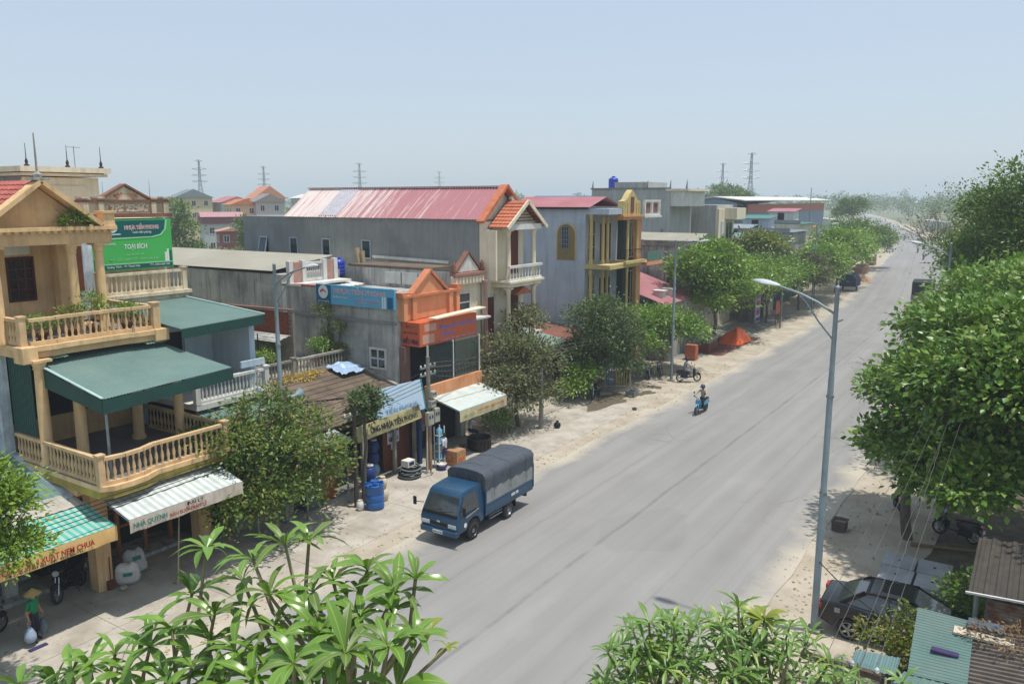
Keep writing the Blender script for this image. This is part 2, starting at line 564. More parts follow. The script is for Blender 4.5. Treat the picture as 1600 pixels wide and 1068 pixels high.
def road_material():
    m = bpy.data.materials.new('bleached_asphalt'); m.use_nodes = True
    N, L = m.node_tree.nodes, m.node_tree.links
    bs = N['Principled BSDF']; bs.inputs['Roughness'].default_value = .82; bs.inputs['Specular IOR Level'].default_value = .35
    uv = N.new('ShaderNodeUVMap'); uv.uv_map = 'road_uv'
    sp = N.new('ShaderNodeSeparateXYZ'); L.new(uv.outputs[0], sp.inputs[0])
    def noise(scale, sx=1, sy=1, det=6, rough=.6):
        mp = N.new('ShaderNodeMapping'); mp.inputs['Scale'].default_value = (sx, sy, 1); L.new(uv.outputs[0], mp.inputs[0])
        n = N.new('ShaderNodeTexNoise'); n.inputs['Scale'].default_value = scale; n.inputs['Detail'].default_value = det; n.inputs['Roughness'].default_value = rough
        L.new(mp.outputs[0], n.inputs['Vector']); return n.outputs['Fac']
    def rng(v, a, b, c=0., d=1.):
        r = N.new('ShaderNodeMapRange'); r.inputs['From Min'].default_value = a; r.inputs['From Max'].default_value = b
        r.inputs['To Min'].default_value = c; r.inputs['To Max'].default_value = d; L.new(v, r.inputs['Value']); return r.outputs[0]
    def op(o, a, b):
        n = N.new('ShaderNodeMath'); n.operation = o
        for i, x in enumerate((a, b)):
            if isinstance(x, (int, float)): n.inputs[i].default_value = x
            elif x is not None: L.new(x, n.inputs[i])
        return n.outputs[0]
    def mix(f, a, b):
        n = N.new('ShaderNodeMix'); n.data_type = 'RGBA'
        if isinstance(f, float): n.inputs['Factor'].default_value = f
        else: L.new(f, n.inputs['Factor'])
        for k, x in (('A', a),('B', b)):
            if isinstance(x, tuple): n.inputs[k].default_value = (*x, 1)
            else: L.new(x, n.inputs[k])
        return n.outputs['Result']
    c = mix(rng(noise(.35,1,.12),.35,.65), rgb('989693'), rgb('8b8986'))
    c = mix(rng(noise(1.0,1.6,.02,5),.45,.7,0,.55), c, rgb('7f7d7a'))          # long tyre-worn streaks
    c = mix(rng(noise(.8,1,.35,7),.55,.75,0,.5), c, rgb('a09d97'))            # dusty patches
    c = mix(rng(noise(26,1,1,3),.3,.75,0,.35), c, rgb('6e6d68'))               # aggregate grain
    for u, w, s, k in ((6.1,.06,.55,1.0),(3.3,.04,.22,2.2),(9.4,.04,.2,3.1)):
        wv = op('ADD', sp.outputs[0], rng(noise(.3,.01,1,3),0,1,-.12,.12))
        dist = op('ABSOLUTE', op('SUBTRACT', wv, u), None)
        br = rng(noise(.5,.2, k, 5),.38,.58,.1, s)
        c = mix(op('MULTIPLY', rng(dist, w * .4, w * 2.2,1,0), br), c, rgb('5f5f62'))
    d2 = op('ABSOLUTE', op('SUBTRACT', sp.outputs[0],5.2), None)
    c = mix(op('MULTIPLY', rng(d2,.5,1.0,1,0), rng(noise(.25,.1,1,4),.4,.6,.05,.3)), c, rgb('7d7b78'))
    for u in (2.1,3.9,8.5,10.3):
        d3 = op('ABSOLUTE', op('SUBTRACT', sp.outputs[0], u), None)
        c = mix(op('MULTIPLY', rng(d3,.12,.6,1,0), rng(noise(.4,.05,.6,4),.35,.65,.06,.34)), c, rgb('73716f'))
    def voro(feature, scale, out):
        v = N.new('ShaderNodeTexVoronoi'); v.feature = feature; v.inputs['Scale'].default_value = scale
        wq = N.new('ShaderNodeVectorMath'); wq.operation = 'MULTIPLY_ADD'; wq.inputs[1].default_value = (.5,.5,0)
        nn = N.new('ShaderNodeTexNoise'); nn.inputs['Scale'].default_value = 1.5; L.new(uv.outputs[0], nn.inputs['Vector'])
        L.new(nn.outputs['Color'], wq.inputs[0]); L.new(uv.outputs[0], wq.inputs[2]); L.new(wq.outputs[0], v.inputs['Vector'])
        return v.outputs[out]
    ck = rng(voro('DISTANCE_TO_EDGE', .45, 'Distance'),.004,.02,1,0)
    c = mix(op('MULTIPLY', ck, rng(noise(.12,1,.6,3),.56,.64,0,.45)), c, rgb('5e5d5b'))
    cs = N.new('ShaderNodeSeparateXYZ'); L.new(voro('F1', .28, 'Color'), cs.inputs[0])
    c = mix(rng(cs.outputs[0],.9,.92,0,.2), c, rgb('757472'))
    e = op('MINIMUM', sp.outputs[0], op('SUBTRACT', 12.5, sp.outputs[0]))
    e = op('ADD', e, rng(noise(.5,.5,.5,6),.3,.7,-.8,.7))
    c = mix(rng(e, -.3,.9,.95,0), c, rgb('b7ae9d'))
    c = mix(rng(noise(1.6,1,.5,4,.5),.7,.8,0,.5), c, rgb('5d5c5c'))
    L.new(c, bs.inputs['Base Color'])
    b = N.new('ShaderNodeBump'); b.inputs['Strength'].default_value = .35; b.inputs['Distance'].default_value = .01
    L.new(noise(60,1,1,3), b.inputs['Height']); L.new(b.outputs[0], bs.inputs['Normal'])
    return m
ground_strip('verge_dirt', -14.0,34.0,-.02, m_dirt, -60,128,2.0,0,0,3)
ground_strip('verge_dirt', -4.5,15.5,-.021, m_dirt, 122,900,2.0,.4,.4,4)
ground_strip('road', -.1,12.6,.006, road_material(),-60,1400,1.6,.16,.22,5, camber=.05)
pav = tag(part('pavement', MB().box(-26.2,-19.9,6.0,44.0,-.10,-.026), m_slab2), None, None, None, 'structure')
rs = random.Random(11)
for j, y in enumerate(np.arange(6.0,43.9,3.0)):
    for i, (xa, xb) in enumerate(((-26.2,-24.15),(-24.15,-22.0),(-22.0,-20.0))):
        if rs.random() < .03: continue
        h = -.006 + rs.uniform(-.003,.003)
        tx, ty = rs.uniform(-.004,.004), rs.uniform(-.004,.004)
        gp = .008
        b = [(xa + gp, y + gp, -.026),(xb - gp, y + gp, -.026),(xb - gp, y + 3 - gp, -.026),(xa + gp, y + 3 - gp, -.026)]
        t = [(b[0][0], b[0][1], h + tx),(b[1][0], b[1][1], h + ty),(b[2][0], b[2][1], h - tx),(b[3][0], b[3][1], h - ty)]
        part('slab', MB().hexa(b, t), m_slab, pav)
pav2 = tag(part('pavement', MB().box(-26.5,-22.6,60.0,90.0,-.10,-.004), m_slab2), None, None, None, 'structure')
m_redpave = M('red_clay_paving', rgb('8a5a4c'), rgb('6c463e'), sc=2.2, rough=.9, bump=.3, grime=.4)
for j in range(7):
    for i in range(3):
        x, y = -24.7 + i * 1.1,63.2 + j * 1.5
        part('paving_tile', MB().box(x + .01, x + 1.09, y + .01, y + 1.49,-.003,.018 + rs.uniform(-.004,.004)), m_redpave, pav2)
m_litter = M('leaf_litter', rgb('6b6252'), rgb('4b4437'), sc=2.2, rough=.95, bump=.6, bsc=14, grime=.5)
ground_strip('yard_ground', 16.4,33.5,-.012, m_litter, 10,62,1.0,.35,0,9)
hz = part('haze', MB().box(-3010,3010,-610,3010,-1.2,46), None)
hz['kind'] = 'stuff'
mh = bpy.data.materials.new('hazy_air'); mh.use_nodes = True
nt = mh.node_tree; nt.nodes.clear()
vo = nt.nodes.new('ShaderNodeVolumePrincipled')
vo.inputs['Color'].default_value = (.70,.79,.89,1)
vo.inputs['Density'].default_value = .00072
vo.inputs['Anisotropy'].default_value = .1
om = nt.nodes.new('ShaderNodeOutputMaterial')
nt.links.new(vo.outputs[0], om.inputs['Volume'])
hz.data.materials.append(mh)
tag(hz, 'pale hot-weather haze over the whole town', None, None, 'stuff')
# ================================================================== BUILDINGS, LEFT ROW (near to far)
m_yel = M('ochre_render', rgb('ddb98a'), rgb('cca678'), sc=1.3, rough=.9, bump=.15, stain=.5, stain_c=rgb('85715a'), grime=.35)
m_yel2 = M('ochre_trim', rgb('e2c092'), rgb('d0ac7c'), sc=2.0, rough=.88, bump=.15, stain=.45, stain_c=rgb('6e5c44'))
m_balu = M('ochre_baluster', rgb('d9b88a'), rgb('bfa27c'), sc=3, rough=.9, stain=.4, stain_c=rgb('6b6257'))
m_moss = M('mossy_soffit', rgb('b09a4e'), rgb('8d8244'), sc=1.6, rough=.95, stain=.5, stain_c=rgb('6a5a36'))
m_bluewash = M('peeling_blue_wash', rgb('d8e0e6'), rgb('b2bfc9'), sc=2.2, rough=.93, bump=.2, stain=.8, stain_c=rgb('55585a'), grime=.35, patch=.12)
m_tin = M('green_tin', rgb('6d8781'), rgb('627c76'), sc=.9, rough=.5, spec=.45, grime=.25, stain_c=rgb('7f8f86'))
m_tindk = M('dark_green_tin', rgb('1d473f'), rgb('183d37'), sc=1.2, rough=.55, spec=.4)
m_dark = M('dark_interior', rgb('2a2a2b'), rgb('1c1c1e'), sc=2, rough=.9)  # near-black colour, paints the shade inside rooms and openings built as solid panels
m_floor = M('dusty_tile_floor', rgb('77716d'), rgb('686260'), sc=1.2, rough=.8)
m_cement = M('bare_cement', rgb('c0bfb9'), rgb('a8a7a0'), sc=.8, rough=.95, bump=.35, bsc=14, stain=.8, stain_c=rgb('454543'), grime=.5, patch=.16)
m_cement2 = M('smooth_cement', rgb('8f9392'), rgb('848887'), sc=.45, rough=.93, bump=.2, bsc=10, stain=.4, stain_c=rgb('5a5e5e'), grime=.3, patch=.07)
m_bluegrey = M('blue_grey_render', rgb('b6c0c9'), rgb('a9b3bd'), sc=.6, rough=.92, bump=.15, stain=.4, stain_c=rgb('757a7d'), grime=.2, patch=.05)
m_cream = M('cream_render', rgb('e4dac2'), rgb('d6caae'), sc=.9, rough=.9, bump=.1, stain=.4, stain_c=rgb('8b8069'))
m_white = M('white_paint', rgb('d9d8d2'), rgb('c3c2bb'), sc=1.5, rough=.8, stain=.35, stain_c=rgb('85837b'))
m_black = M('black_paint', rgb('1b1b1d'), rgb('111113'), rough=.5)
m_glass = glass_mat('dark_glass')
m_wood = M('brown_wood', rgb('6d3a22'), rgb('562c1a'), sc=2, rough=.6, aniso=(6,6,.6))
m_orangewood = M('orange_timber', rgb('9a6230'), rgb('7d4e28'), sc=3, rough=.7, aniso=(6,6,.6))
m_redtin = M('red_tin', rgb('a96d70'), rgb('9b6165'), sc=.5, rough=.55, spec=.4, grime=.3, stain_c=rgb('b9868a'))
m_orange = M('orange_render', rgb('e0a074'), rgb('d29064'), sc=1.0, rough=.88, bump=.1, stain=.35, stain_c=rgb('8a5638'))
m_redtile = M('red_tile', rgb('bb6a5f'), rgb('a45a50'), sc=3, rough=.7, grime=.3, stain_c=rgb('6a3a30'))
m_otile = M('orange_tile', rgb('c67a5a'), rgb('b0664a'), sc=3, rough=.7, grime=.3, stain_c=rgb('7a4630'))
m_browntile = M('weathered_brown_tile', rgb('7b6c5c'), rgb('5e5145'), sc=1.4, rough=.9, grime=.5, stain_c=rgb('484038'), bump=.2)
m_galv = M('galvanised_steel', rgb('8f999b'), rgb('7b8587'), sc=3, rough=.45, metal=.6)
m_blue = M('pale_blue_wall', rgb('bccdd8'), rgb('aebfcb'), sc=1.0, rough=.85, stain=.2)
m_brick = M('fired_brick', rgb('8e4c34'), rgb('6f3c2c'), sc=6, rough=.92, bump=.3)
m_mortar = M('mortar', rgb('8a8378'), rgb('746e64'), sc=4, rough=.95)
def stripes(name, c1, c2, period, axis='y', duty=.5, rough=.75, fade=None):
    m = bpy.data.materials.new(name); m.use_nodes = True
    N, L = m.node_tree.nodes, m.node_tree.links
    bs = N['Principled BSDF']; bs.inputs['Roughness'].default_value = rough
    ge = N.new('ShaderNodeNewGeometry'); sp = N.new('ShaderNodeSeparateXYZ'); L.new(ge.outputs['Position'], sp.inputs[0])
    d = N.new('ShaderNodeMath'); d.operation = 'DIVIDE'; d.inputs[1].default_value = period
    L.new(sp.outputs['xyz'.index(axis)], d.inputs[0])
    f = N.new('ShaderNodeMath'); f.operation = 'FRACT'; L.new(d.outputs[0], f.inputs[0])
    t = N.new('ShaderNodeMath'); t.operation = 'GREATER_THAN'; t.inputs[1].default_value = duty; L.new(f.outputs[0], t.inputs[0])
    n = N.new('ShaderNodeTexNoise'); n.inputs['Scale'].default_value = 2.2; n.inputs['Detail'].default_value = 6
    L.new(ge.outputs['Position'], n.inputs['Vector'])
    x = N.new('ShaderNodeMix'); x.data_type = 'RGBA'; x.inputs['A'].default_value = (*c1,1); x.inputs['B'].default_value = (*c2,1)
    L.new(t.outputs[0], x.inputs['Factor'])
    y = N.new('ShaderNodeMix'); y.data_type = 'RGBA'; y.blend_type = 'MULTIPLY'; y.inputs['Factor'].default_value = .6
    L.new(x.outputs['Result'], y.inputs['A']); L.new(n.outputs['Color'], y.inputs['B'])
    r = N.new('ShaderNodeMapRange'); r.inputs['From Min'].default_value = .3; r.inputs['From Max'].default_value = .7; r.inputs['To Min'].default_value = .72; r.inputs['To Max'].default_value = 1.05
    L.new(n.outputs['Fac'], r.inputs['Value']); L.new(r.outputs[0], y.inputs['B'])
    L.new(y.outputs['Result'], bs.inputs['Base Color'])
    MATS[name] = m
    return m
def canopy(parent, x0, z0, x1, z1, y0, y1, mat, vmat, drop=.4, n=None, name='awning_cloth', vname='valance', ribs=6, bars=True):
    mb = MB()
    nx, ny = 6, ribs * 2
    rr = random.Random(int(abs(y0) * 10))
    for j in range(ny + 1):
        for i in range(nx + 1):
            t, u = i / nx, j / ny
            sag = -.035 * (1 - abs(((u * ribs) % 1) * 2 - 1)) * math.sin(math.pi * t) + rr.uniform(-.006,.006)
            mb.v.append((x0 + (x1 - x0) * t, y0 + (y1 - y0) * u, z0 + (z1 - z0) * t + sag))
    W = nx + 1
    mb.f = [(j * W + i, j * W + i + 1,(j + 1) * W + i + 1,(j + 1) * W + i) for j in range(ny) for i in range(nx)]
    cl = part(name, mb, mat, parent, smooth=50, fix=False)
    v = MB()
    for j in range(ny + 1):
        u = j / ny
        y = y0 + (y1 - y0) * u
        w = .02 * math.sin(j * 1.9) + rr.uniform(-.008,.008)
        v.v += [(x1 + .005, y, z1 - .005),(x1 + .012 + w, y, z1 - drop * .55),(x1 + .012 - w * .5, y, z1 - drop + rr.uniform(-.015,.015))]
    v.f = [(3 * j + k, 3 * j + 3 + k, 3 * j + 4 + k, 3 * j + 1 + k) for j in range(ny) for k in (0,1)]
    va = part(vname, v, vmat, parent, smooth=60, fix=False)
    if bars:
        for k in range(0, ribs + 1, max(1, ribs // 3)):
            y = y0 + (y1 - y0) * k / ribs
            part('awning_rib', MB().tube((x0, y, z0 - .05),(x1, y, z1 - .05),.016, n=6), m_galv, parent)
        part('front_bar', MB().tube((x1 - .02, y0, z1 - .03),(x1 - .02, y1, z1 - .03),.02, n=6), m_galv, parent)
    return va
# sausage shop beside the villa (green striped awning)
t = thing('food_shop', 'low shop with green tin roof behind striped green awning at left edge', 'shop', (-27,9.5,0))
part('wall', MB().box(-31,-27.2,5.6,12.0,0,3.2), m_bluewash, t)
part('side_wall', MB().box(-27.2,-25.6,5.6,5.8,0,3.1), m_bluewash, t)
part('step', MB().box(-27.2,-25.9,5.8,12.0,-.02,.14), m_cement, t)
for a, b in ((6.2,7.9),(8.5,9.9)):
    part('shutter', MB().box(-27.19,-27.12, a, b, .14,2.5), m_dark, t)
part('door_panel', MB().box(-27.19,-27.1,10.5,11.7,.14,2.4), M('grey_panel', rgb('8b8d8a'), rgb('777a78'), rough=.6), t)
part('pilaster', MB().box(-26.6,-26.3,10.9,11.25,.14,3.0), m_cement, t)
part('roof', MB().sheet((-24.55,5.4,3.28),(-24.55,12.3,3.28),(-30.5,12.3,4.75),(-30.5,5.4,4.75),34,.03), m_tin, t)
part('roof_flashing', MB().beam((-24.7,12.33,3.36),(-30.4,12.33,4.8),.22,.05), m_bluewash, t)
m_gstripe = stripes('green_striped_cloth', rgb('52b3a0'), rgb('a3bdb4'),.21)
m_banner = M('yellow_banner', rgb('e6c284'), rgb('d8b072'), sc=1.2, rough=.7, stain=.25, stain_c=rgb('8d6a3a'))
part('upper_cloth', MB().sheet((-24.2,6.4,3.22),(-24.2,12.5,3.22),(-25.0,12.5,3.42),(-25.0,6.4,3.42),20,.015), M('grey_cloth', rgb('b9b3a8'), rgb('a09a90'), rough=.8), t)
va = canopy(t, -24.2,3.2,-22.6,2.86,6.4,12.55, m_gstripe, m_banner, drop=.46, ribs=9)
m_redletter = M('red_letters', rgb('9c2f24'), rgb('8a2a20'), rough=.6)
m_darkletter = M('dark_letters', rgb('38342c'), rgb('2d2a24'), rough=.6)
text('CƠ SỞ SẢN XUẤT NEM CHUA', .24, m_redletter, va, (-22.545,10.55,2.66), w=2.55, bold=.004)
text('ĐT : 02373 899 601 - DĐ : 0912 856 191', .1, m_darkletter, va, (-22.545,10.45,2.475), w=2.0)
# three-storey ochre villa
t = thing('ochre_villa', 'ochre three-storey villa with balustraded balconies and a green tin canopy', 'house', (-27,14.5,0))
YA, YB = 12.45,17.0
part('core_wall', MB().box(-38,-29.0,12.4,16.7,0,7.9), m_yel, t)
part('upper_core', MB().box(-37,-29.6,11.6,14.9,7.97,11.2), m_yel, t)
part('side_wall', MB().box(-40,-28.0,12.05,12.38,0,8.2), m_bluewash, t, label='pale blue peeling wash on the side wall')
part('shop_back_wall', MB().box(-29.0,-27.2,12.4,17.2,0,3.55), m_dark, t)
for (x, y, w) in ((-24.75,13.1,.5),(-25.0,17.05,.5)):
    part('pillar', MB().box(x - .25, x + .25, y - w / 2, y + w / 2,0,3.4), m_yel, t, bevel=.015)
part('step', MB().box(-27.2,-25.7,13.4,16.8,-.02,.12), m_cement, t)
for k in range(4):
    y = 13.55 + k * 1.0
    part('door_post', MB().box(-26.25,-26.12, y - .06, y + .06,.12,2.9), m_orangewood, t)
for z in (1.25,2.0,2.75):
    part('door_rail', MB().box(-26.22,-26.15,13.0,17.0, z - .04, z + .04), m_orangewood, t)
part('edge_beam', MB().box(-29,-24.5,12.45,17.2,3.4,3.66), m_yel, t)
nose = [(-29,12.3),(-22.95,12.3),(-22.7,12.62),(-22.66,13.2),(-22.75,13.75),(-22.98,14.25),(-23.0,17.1),(-29,17.1)]
part('balcony_slab', MB().prism(nose, 'z', 3.67,3.9), m_moss, t)
inner = [(x - .06 if x > -28 else x, y) for x, y in nose]
part('balcony_moulding', MB().prism([(x + .1 if x > -28 else x, y) for x, y in inner], 'z', 3.905,4.06), m_yel2, t)
part('balcony_floor', MB().prism([(x - .2 if x > -28 else x, y) for x, y in nose], 'z', 4.06,4.075), m_floor, t)
pts = [(-27.2,12.42),(-22.98,12.42)]
balustrade(t, [(-27.9,12.42),(-26.25,12.42)],4.06,.88, m_balu, sp=.2)
balustrade(t, [(-26.1,12.42),(-22.98,12.42)],4.06,.88, m_balu, sp=.2, posts=(1,))
balustrade(t, [(-22.93,12.5),(-22.82,13.1),(-22.88,13.7),(-23.08,14.2),(-23.1,16.9)],4.06,.88, m_balu, sp=.2, posts=(4,))
balustrade(t, [(-23.2,16.95),(-27.6,16.95)],4.06,.88, m_balu, sp=.21)
def column(x, y, z0, z1, r, mat, parent, square_cap=True):
    h = z1 - z0
    mb = MB().lathe([(r * 1.25,0),(r * 1.25,.12),(r, .2),(r * .97, h * .5),(r * .86, h - .34),(r * 1.08, h - .3),(r * .9, h - .26),(r * 1.2, h - .12),(r * 1.25, h - .08)],(x, y, z0), n=14)
    c = part('column', mb, mat, parent, smooth=40)
    if square_cap:
        part('capital', MB().box(x - r * 1.5, x + r * 1.5, y - r * 1.5, y + r * 1.5, z1 - .08, z1), mat, c)
    return c
column(-26.25,12.55,4.06,7.55,.19, m_yel2, t)
column(-25.9,13.5,4.06,7.0,.19, m_yel2, t)
column(-26.6,15.9,4.06,7.1,.19, m_yel2, t)
column(-25.4,16.75,4.06,6.95,.17, m_yel2, t)
part('low_wall', MB().box(-29.0,-28.72,12.45,16.9,4.075,5.0), m_yel, t)
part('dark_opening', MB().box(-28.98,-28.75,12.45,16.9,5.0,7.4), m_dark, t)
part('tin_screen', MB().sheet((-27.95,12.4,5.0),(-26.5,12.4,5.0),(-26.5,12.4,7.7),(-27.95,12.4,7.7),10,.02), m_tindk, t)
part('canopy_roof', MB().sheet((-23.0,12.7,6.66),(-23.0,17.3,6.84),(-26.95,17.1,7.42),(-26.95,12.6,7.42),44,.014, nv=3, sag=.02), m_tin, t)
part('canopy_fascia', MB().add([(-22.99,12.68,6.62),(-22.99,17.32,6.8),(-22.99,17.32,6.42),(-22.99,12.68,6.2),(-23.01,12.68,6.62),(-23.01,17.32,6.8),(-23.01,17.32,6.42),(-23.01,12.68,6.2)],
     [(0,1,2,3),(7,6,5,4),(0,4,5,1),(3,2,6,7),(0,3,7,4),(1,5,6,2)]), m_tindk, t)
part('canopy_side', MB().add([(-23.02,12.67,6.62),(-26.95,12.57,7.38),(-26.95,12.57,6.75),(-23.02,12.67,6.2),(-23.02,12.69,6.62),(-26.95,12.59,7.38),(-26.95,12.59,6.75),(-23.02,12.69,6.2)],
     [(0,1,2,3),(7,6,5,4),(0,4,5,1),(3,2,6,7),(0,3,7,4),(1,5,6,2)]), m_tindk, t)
part('canopy_flashing', MB().beam((-23.0,12.69,6.69),(-26.95,12.59,7.46),.1,.03), M('pale_tin', rgb('a9c0bb'), rgb('97b0aa'), rough=.5), t)
part('canopy_post', MB().tube((-23.35,12.95,4.07),(-23.35,12.95,6.6),.045, n=8), m_galv, t, smooth=40)
for x, y in ((-26.5,12.75),(-26.4,16.2)):
    part('loose_sheet', MB().sheet((x + .25, y, 7.5),(x + .25, y + .75,7.5),(x - .3, y + .75,7.62),(x - .3, y, 7.62),6,.02), M('pale_green_tin', rgb('9fc2ac'), rgb('8fb09c'), rough=.5), t)
nose2 = [(-29.5,12.12),(-26.55,12.12),(-26.3,12.4),(-26.22,13.1),(-26.3,13.4),(-26.32,15.6),(-26.22,15.9),(-26.2,16.9),(-29.5,16.95)]
part('upper_slab', MB().prism(nose2, 'z', 7.58,7.8), m_yel, t)
part('upper_moulding', MB().prism([(x + .1 if x > -28 else x, y) for x, y in nose2], 'z', 7.805,7.96), m_yel2, t)
part('upper_floor', MB().prism([(x - .15 if x > -28 else x, y) for x, y in nose2], 'z', 7.96,7.975), m_floor, t)
part('slab_end_block', MB().box(-26.75,-26.08,16.5,17.05,7.55,7.98), m_yel2, t, bevel=.03)
part('slab_end_block', MB().box(-26.7,-26.1,12.02,12.5,7.45,7.98), m_yel2, t, bevel=.03)
balustrade(t, [(-30.5,12.25),(-26.5,12.25)],7.97,.86, m_balu, posts=(1,), sp=.2)
balustrade(t, [(-26.4,12.42),(-26.36,13.2),(-26.46,13.5),(-26.46,15.5),(-26.36,15.8),(-26.36,16.7)],7.97,.86, m_balu, posts=(5,), sp=.2, post_w=.26)
balustrade(t, [(-26.5,16.8),(-30.5,16.8)],7.97,.82, m_balu, sp=.22)
for x, y in ((-27.5,12.1),(-27.5,14.55),(-27.5,15.5)):
    column(x, y, 7.975,11.05,.17, m_yel2, t)
part('corner_pier', MB().box(-28.9,-28.5,14.6,15.0,7.97,11.05), m_yel, t)
part('porch_wall', MB().box(-29.6,-28.95,11.6,14.9,7.97,11.05), m_yel, t)
Fw = Face('+x', -28.95)
window(t, Fw, 13.1,14.0,9.1,10.6, M('maroon_frame', rgb('4c1f22'), rgb('3c181a'), rough=.5), glass_mat('red_black_glass', (.018,.01,.012)),3,4, fw=.07, d=.05)
part('transom', MB().box(-28.95,-28.9,13.1,13.9,10.68,10.98), m_white, t)
part('grey_party_wall', MB().box(-33,-30.6,15.3,17.0,7.97,11.6), m_bluewash, t)
part('louvre', MB().box(-30.59,-30.52,16.3,16.55,9.1,10.9), m_wood, t)
part('entablature', MB().box(-30,-27.2,11.0,15.85,11.05,11.42), m_yel, t)
part('cornice', MB().box(-30,-27.05,11.0,15.98,11.5,11.62), m_yel2, t)
for k in range(20):
    y = 11.2 + k * .24
    part('dentil', MB().box(-27.2,-27.1, y, y + .12,11.42,11.5), m_yel2, t)
part('frieze', MB().box(-30,-27.19,11.0,15.85,11.42,11.5), m_yel, t)
part('pediment', MB().prism([(11.9,11.62),(15.3,11.62),(13.6,12.95)], 'x', -29.0,-27.55), m_yel, t)
part('raking_cornice', MB().beam((-27.3,11.7,11.66),(-27.3,13.6,13.08),.5,.14), m_yel2, t)
part('raking_cornice', MB().beam((-27.3,15.5,11.66),(-27.3,13.6,13.08),.5,.14), m_yel2, t)
part('finial_block', MB().box(-27.5,-27.1,15.55,15.95,11.62,12.05).box(-27.56,-27.04,15.5,16.0,12.05,12.13), m_yel2, t)
part('ridge_cap', MB().box(-27.6,-27.05,13.35,13.85,13.12,13.2).lathe([(.12,0),(.14,.1),(.04,.2),(.02,1.4)],(-27.3,13.6,13.2), n=8), m_cement, t)
def tile_roof(a, b, c, d, rows, cols, mat, parent, name='roof_slope', step=.04, amp=.03, n_obj=None):
    a, b, c, d = map(Vector, (a, b, c, d))
    nrm = (b - a).cross(d - a).normalized()
    if nrm.z < 0: nrm = -nrm
    for r in range(rows):
        v0, v1 = r / rows, min(1., (r + 1.12) / rows)
        mb = MB()
        K = cols * 4
        for v, lift in ((v0, step),(v1,.004)):
            for i in range(K + 1):
                tt = i / K
                p = (a + (b - a) * tt) * (1 - v) + (d + (c - d) * tt) * v
                h = (0,1,1,0)[i % 4] * amp
                mb.v.append(tuple(p + nrm * (lift + h)))
        W = K + 1
        for i in range(W):
            mb.v.append(tuple(Vector(mb.v[i]) - nrm * (step + .01)))
        mb.f = [(i, i + 1, W + i + 1, W + i) for i in range(K)] + [(2 * W + i, 2 * W + i + 1, i + 1, i) for i in range(K)]
        part('tile_course', mb, mat, parent, fix=False)
rf = part('roof', MB().prism([(11.75,11.66),(15.45,11.66),(13.6,13.05)], 'x', -36,-27.57), m_redtile, t)
tile_roof((-27.45,11.7,11.72),(-36,11.7,11.72),(-36,13.6,13.1),(-27.45,13.6,13.1),9,30, m_redtile, rf)
t = thing('shop_awning', 'pale striped awning with a lettered valance below the ochre balcony', 'awning', (-22.7,14.6,2.8))
m_pstripe = stripes('pale_striped_cloth', rgb('b4bdbb'), rgb('cfd2cd'),.24)
va = canopy(t, -23.4,3.6,-21.9,3.18,12.55,16.6, m_pstripe, M('old_white_banner', rgb('c9c2b4'), rgb('b3a898'), rough=.75, stain=.5, stain_c=rgb('a0705c')), drop=.42, ribs=8)
m_teal = M('teal_letters', rgb('2f7d74'), rgb('2a6d66'), rough=.6)
text('NHÀ QUỲNH', .22, m_teal, va, (-21.845,13.2,2.98), w=1.1, bold=.003)
text('BÁN BUÔN BÁN LẺ', .17, m_redletter, va, (-21.845,14.5,2.92), w=1.3)
text('ĐẠI LÝ', .16, m_darkletter, va, (-21.845,14.75,3.08), w=.6)
# cream block behind the villa
t = thing('cream_block', 'tall cream house with flat roof and spiked corners behind the villa', 'house', (-41,19,0))
part('wall', MB().box(-48,-36.05,17.35,20.6,0,13.45), m_cream, t)
part('side_render', MB().box(-48,-36.2,17.28,17.345,0,13.5), m_cement2, t)
part('front_panel', MB().box(-36.05,-35.98,17.9,20.0,10.4,13.1), M('cream_panel', rgb('d9d0b8'), rgb('cfc5ab'), sc=.8, stain=.3, stain_c=rgb('a3977c')), t)
part('cornice', MB().box(-48.2,-35.7,17.15,20.85,13.5,13.62).box(-48.3,-35.55,17.05,20.95,13.66,13.88), m_cream, t)
part('parapet', MB().box(-48,-35.8,17.25,20.75,13.62,13.66), m_cement, t)
for (x, y) in ((-35.9,17.5),(-35.9,19.2),(-35.9,20.7)):
    part('roof_spike', MB().lathe([(.1,0),(.11,.06),(.05,.1),(.07,.2),(.02,.34),(.01,.95)],(x, y, 13.88), n=8), M('rusty_finial', rgb('4a3a36'), rgb('35302f'), rough=.8), t, smooth=50)
part('antenna', MB().tube((-37.5,20.4,13.88),(-37.5,20.4,14.9),.02, n=6).beam((-37.5,20.1,14.85),(-37.5,20.7,14.85),.02,.02), m_galv, t)
# house with the big green billboard
t = thing('billboard_house', 'old cream house with ornate pediment carrying a large green billboard', 'house', (-33,18.9,0))
m_oldcream = M('stained_cream', rgb('dccfb4'), rgb('c4b192'), sc=1.5, rough=.92, bump=.2, stain=.7, stain_c=rgb('5e5142'))
m_brownp = M('brown_trim', rgb('8b6350'), rgb('6f4f42'), sc=2, rough=.85, stain=.4)
part('wall', MB().box(-35.9,-31.35,17.05,20.6,0,11.75), m_oldcream, t)
part('parapet', MB().box(-31.5,-31.1,17.1,20.6,11.95,12.4), m_oldcream, t)
part('lower_cornice', MB().box(-31.6,-30.9,16.95,20.75,11.8,11.95), m_brownp, t)
part('upper_cornice', MB().box(-31.55,-31.0,17.0,20.7,12.4,12.5), m_brownp, t)
for y in (17.15,17.75,20.0,20.55):
    part('parapet_post', MB().box(-31.5,-31.02, y - .11, y + .11,11.95,12.55).box(-31.55,-30.97, y - .15, y + .15,12.55,12.62), m_oldcream, t)
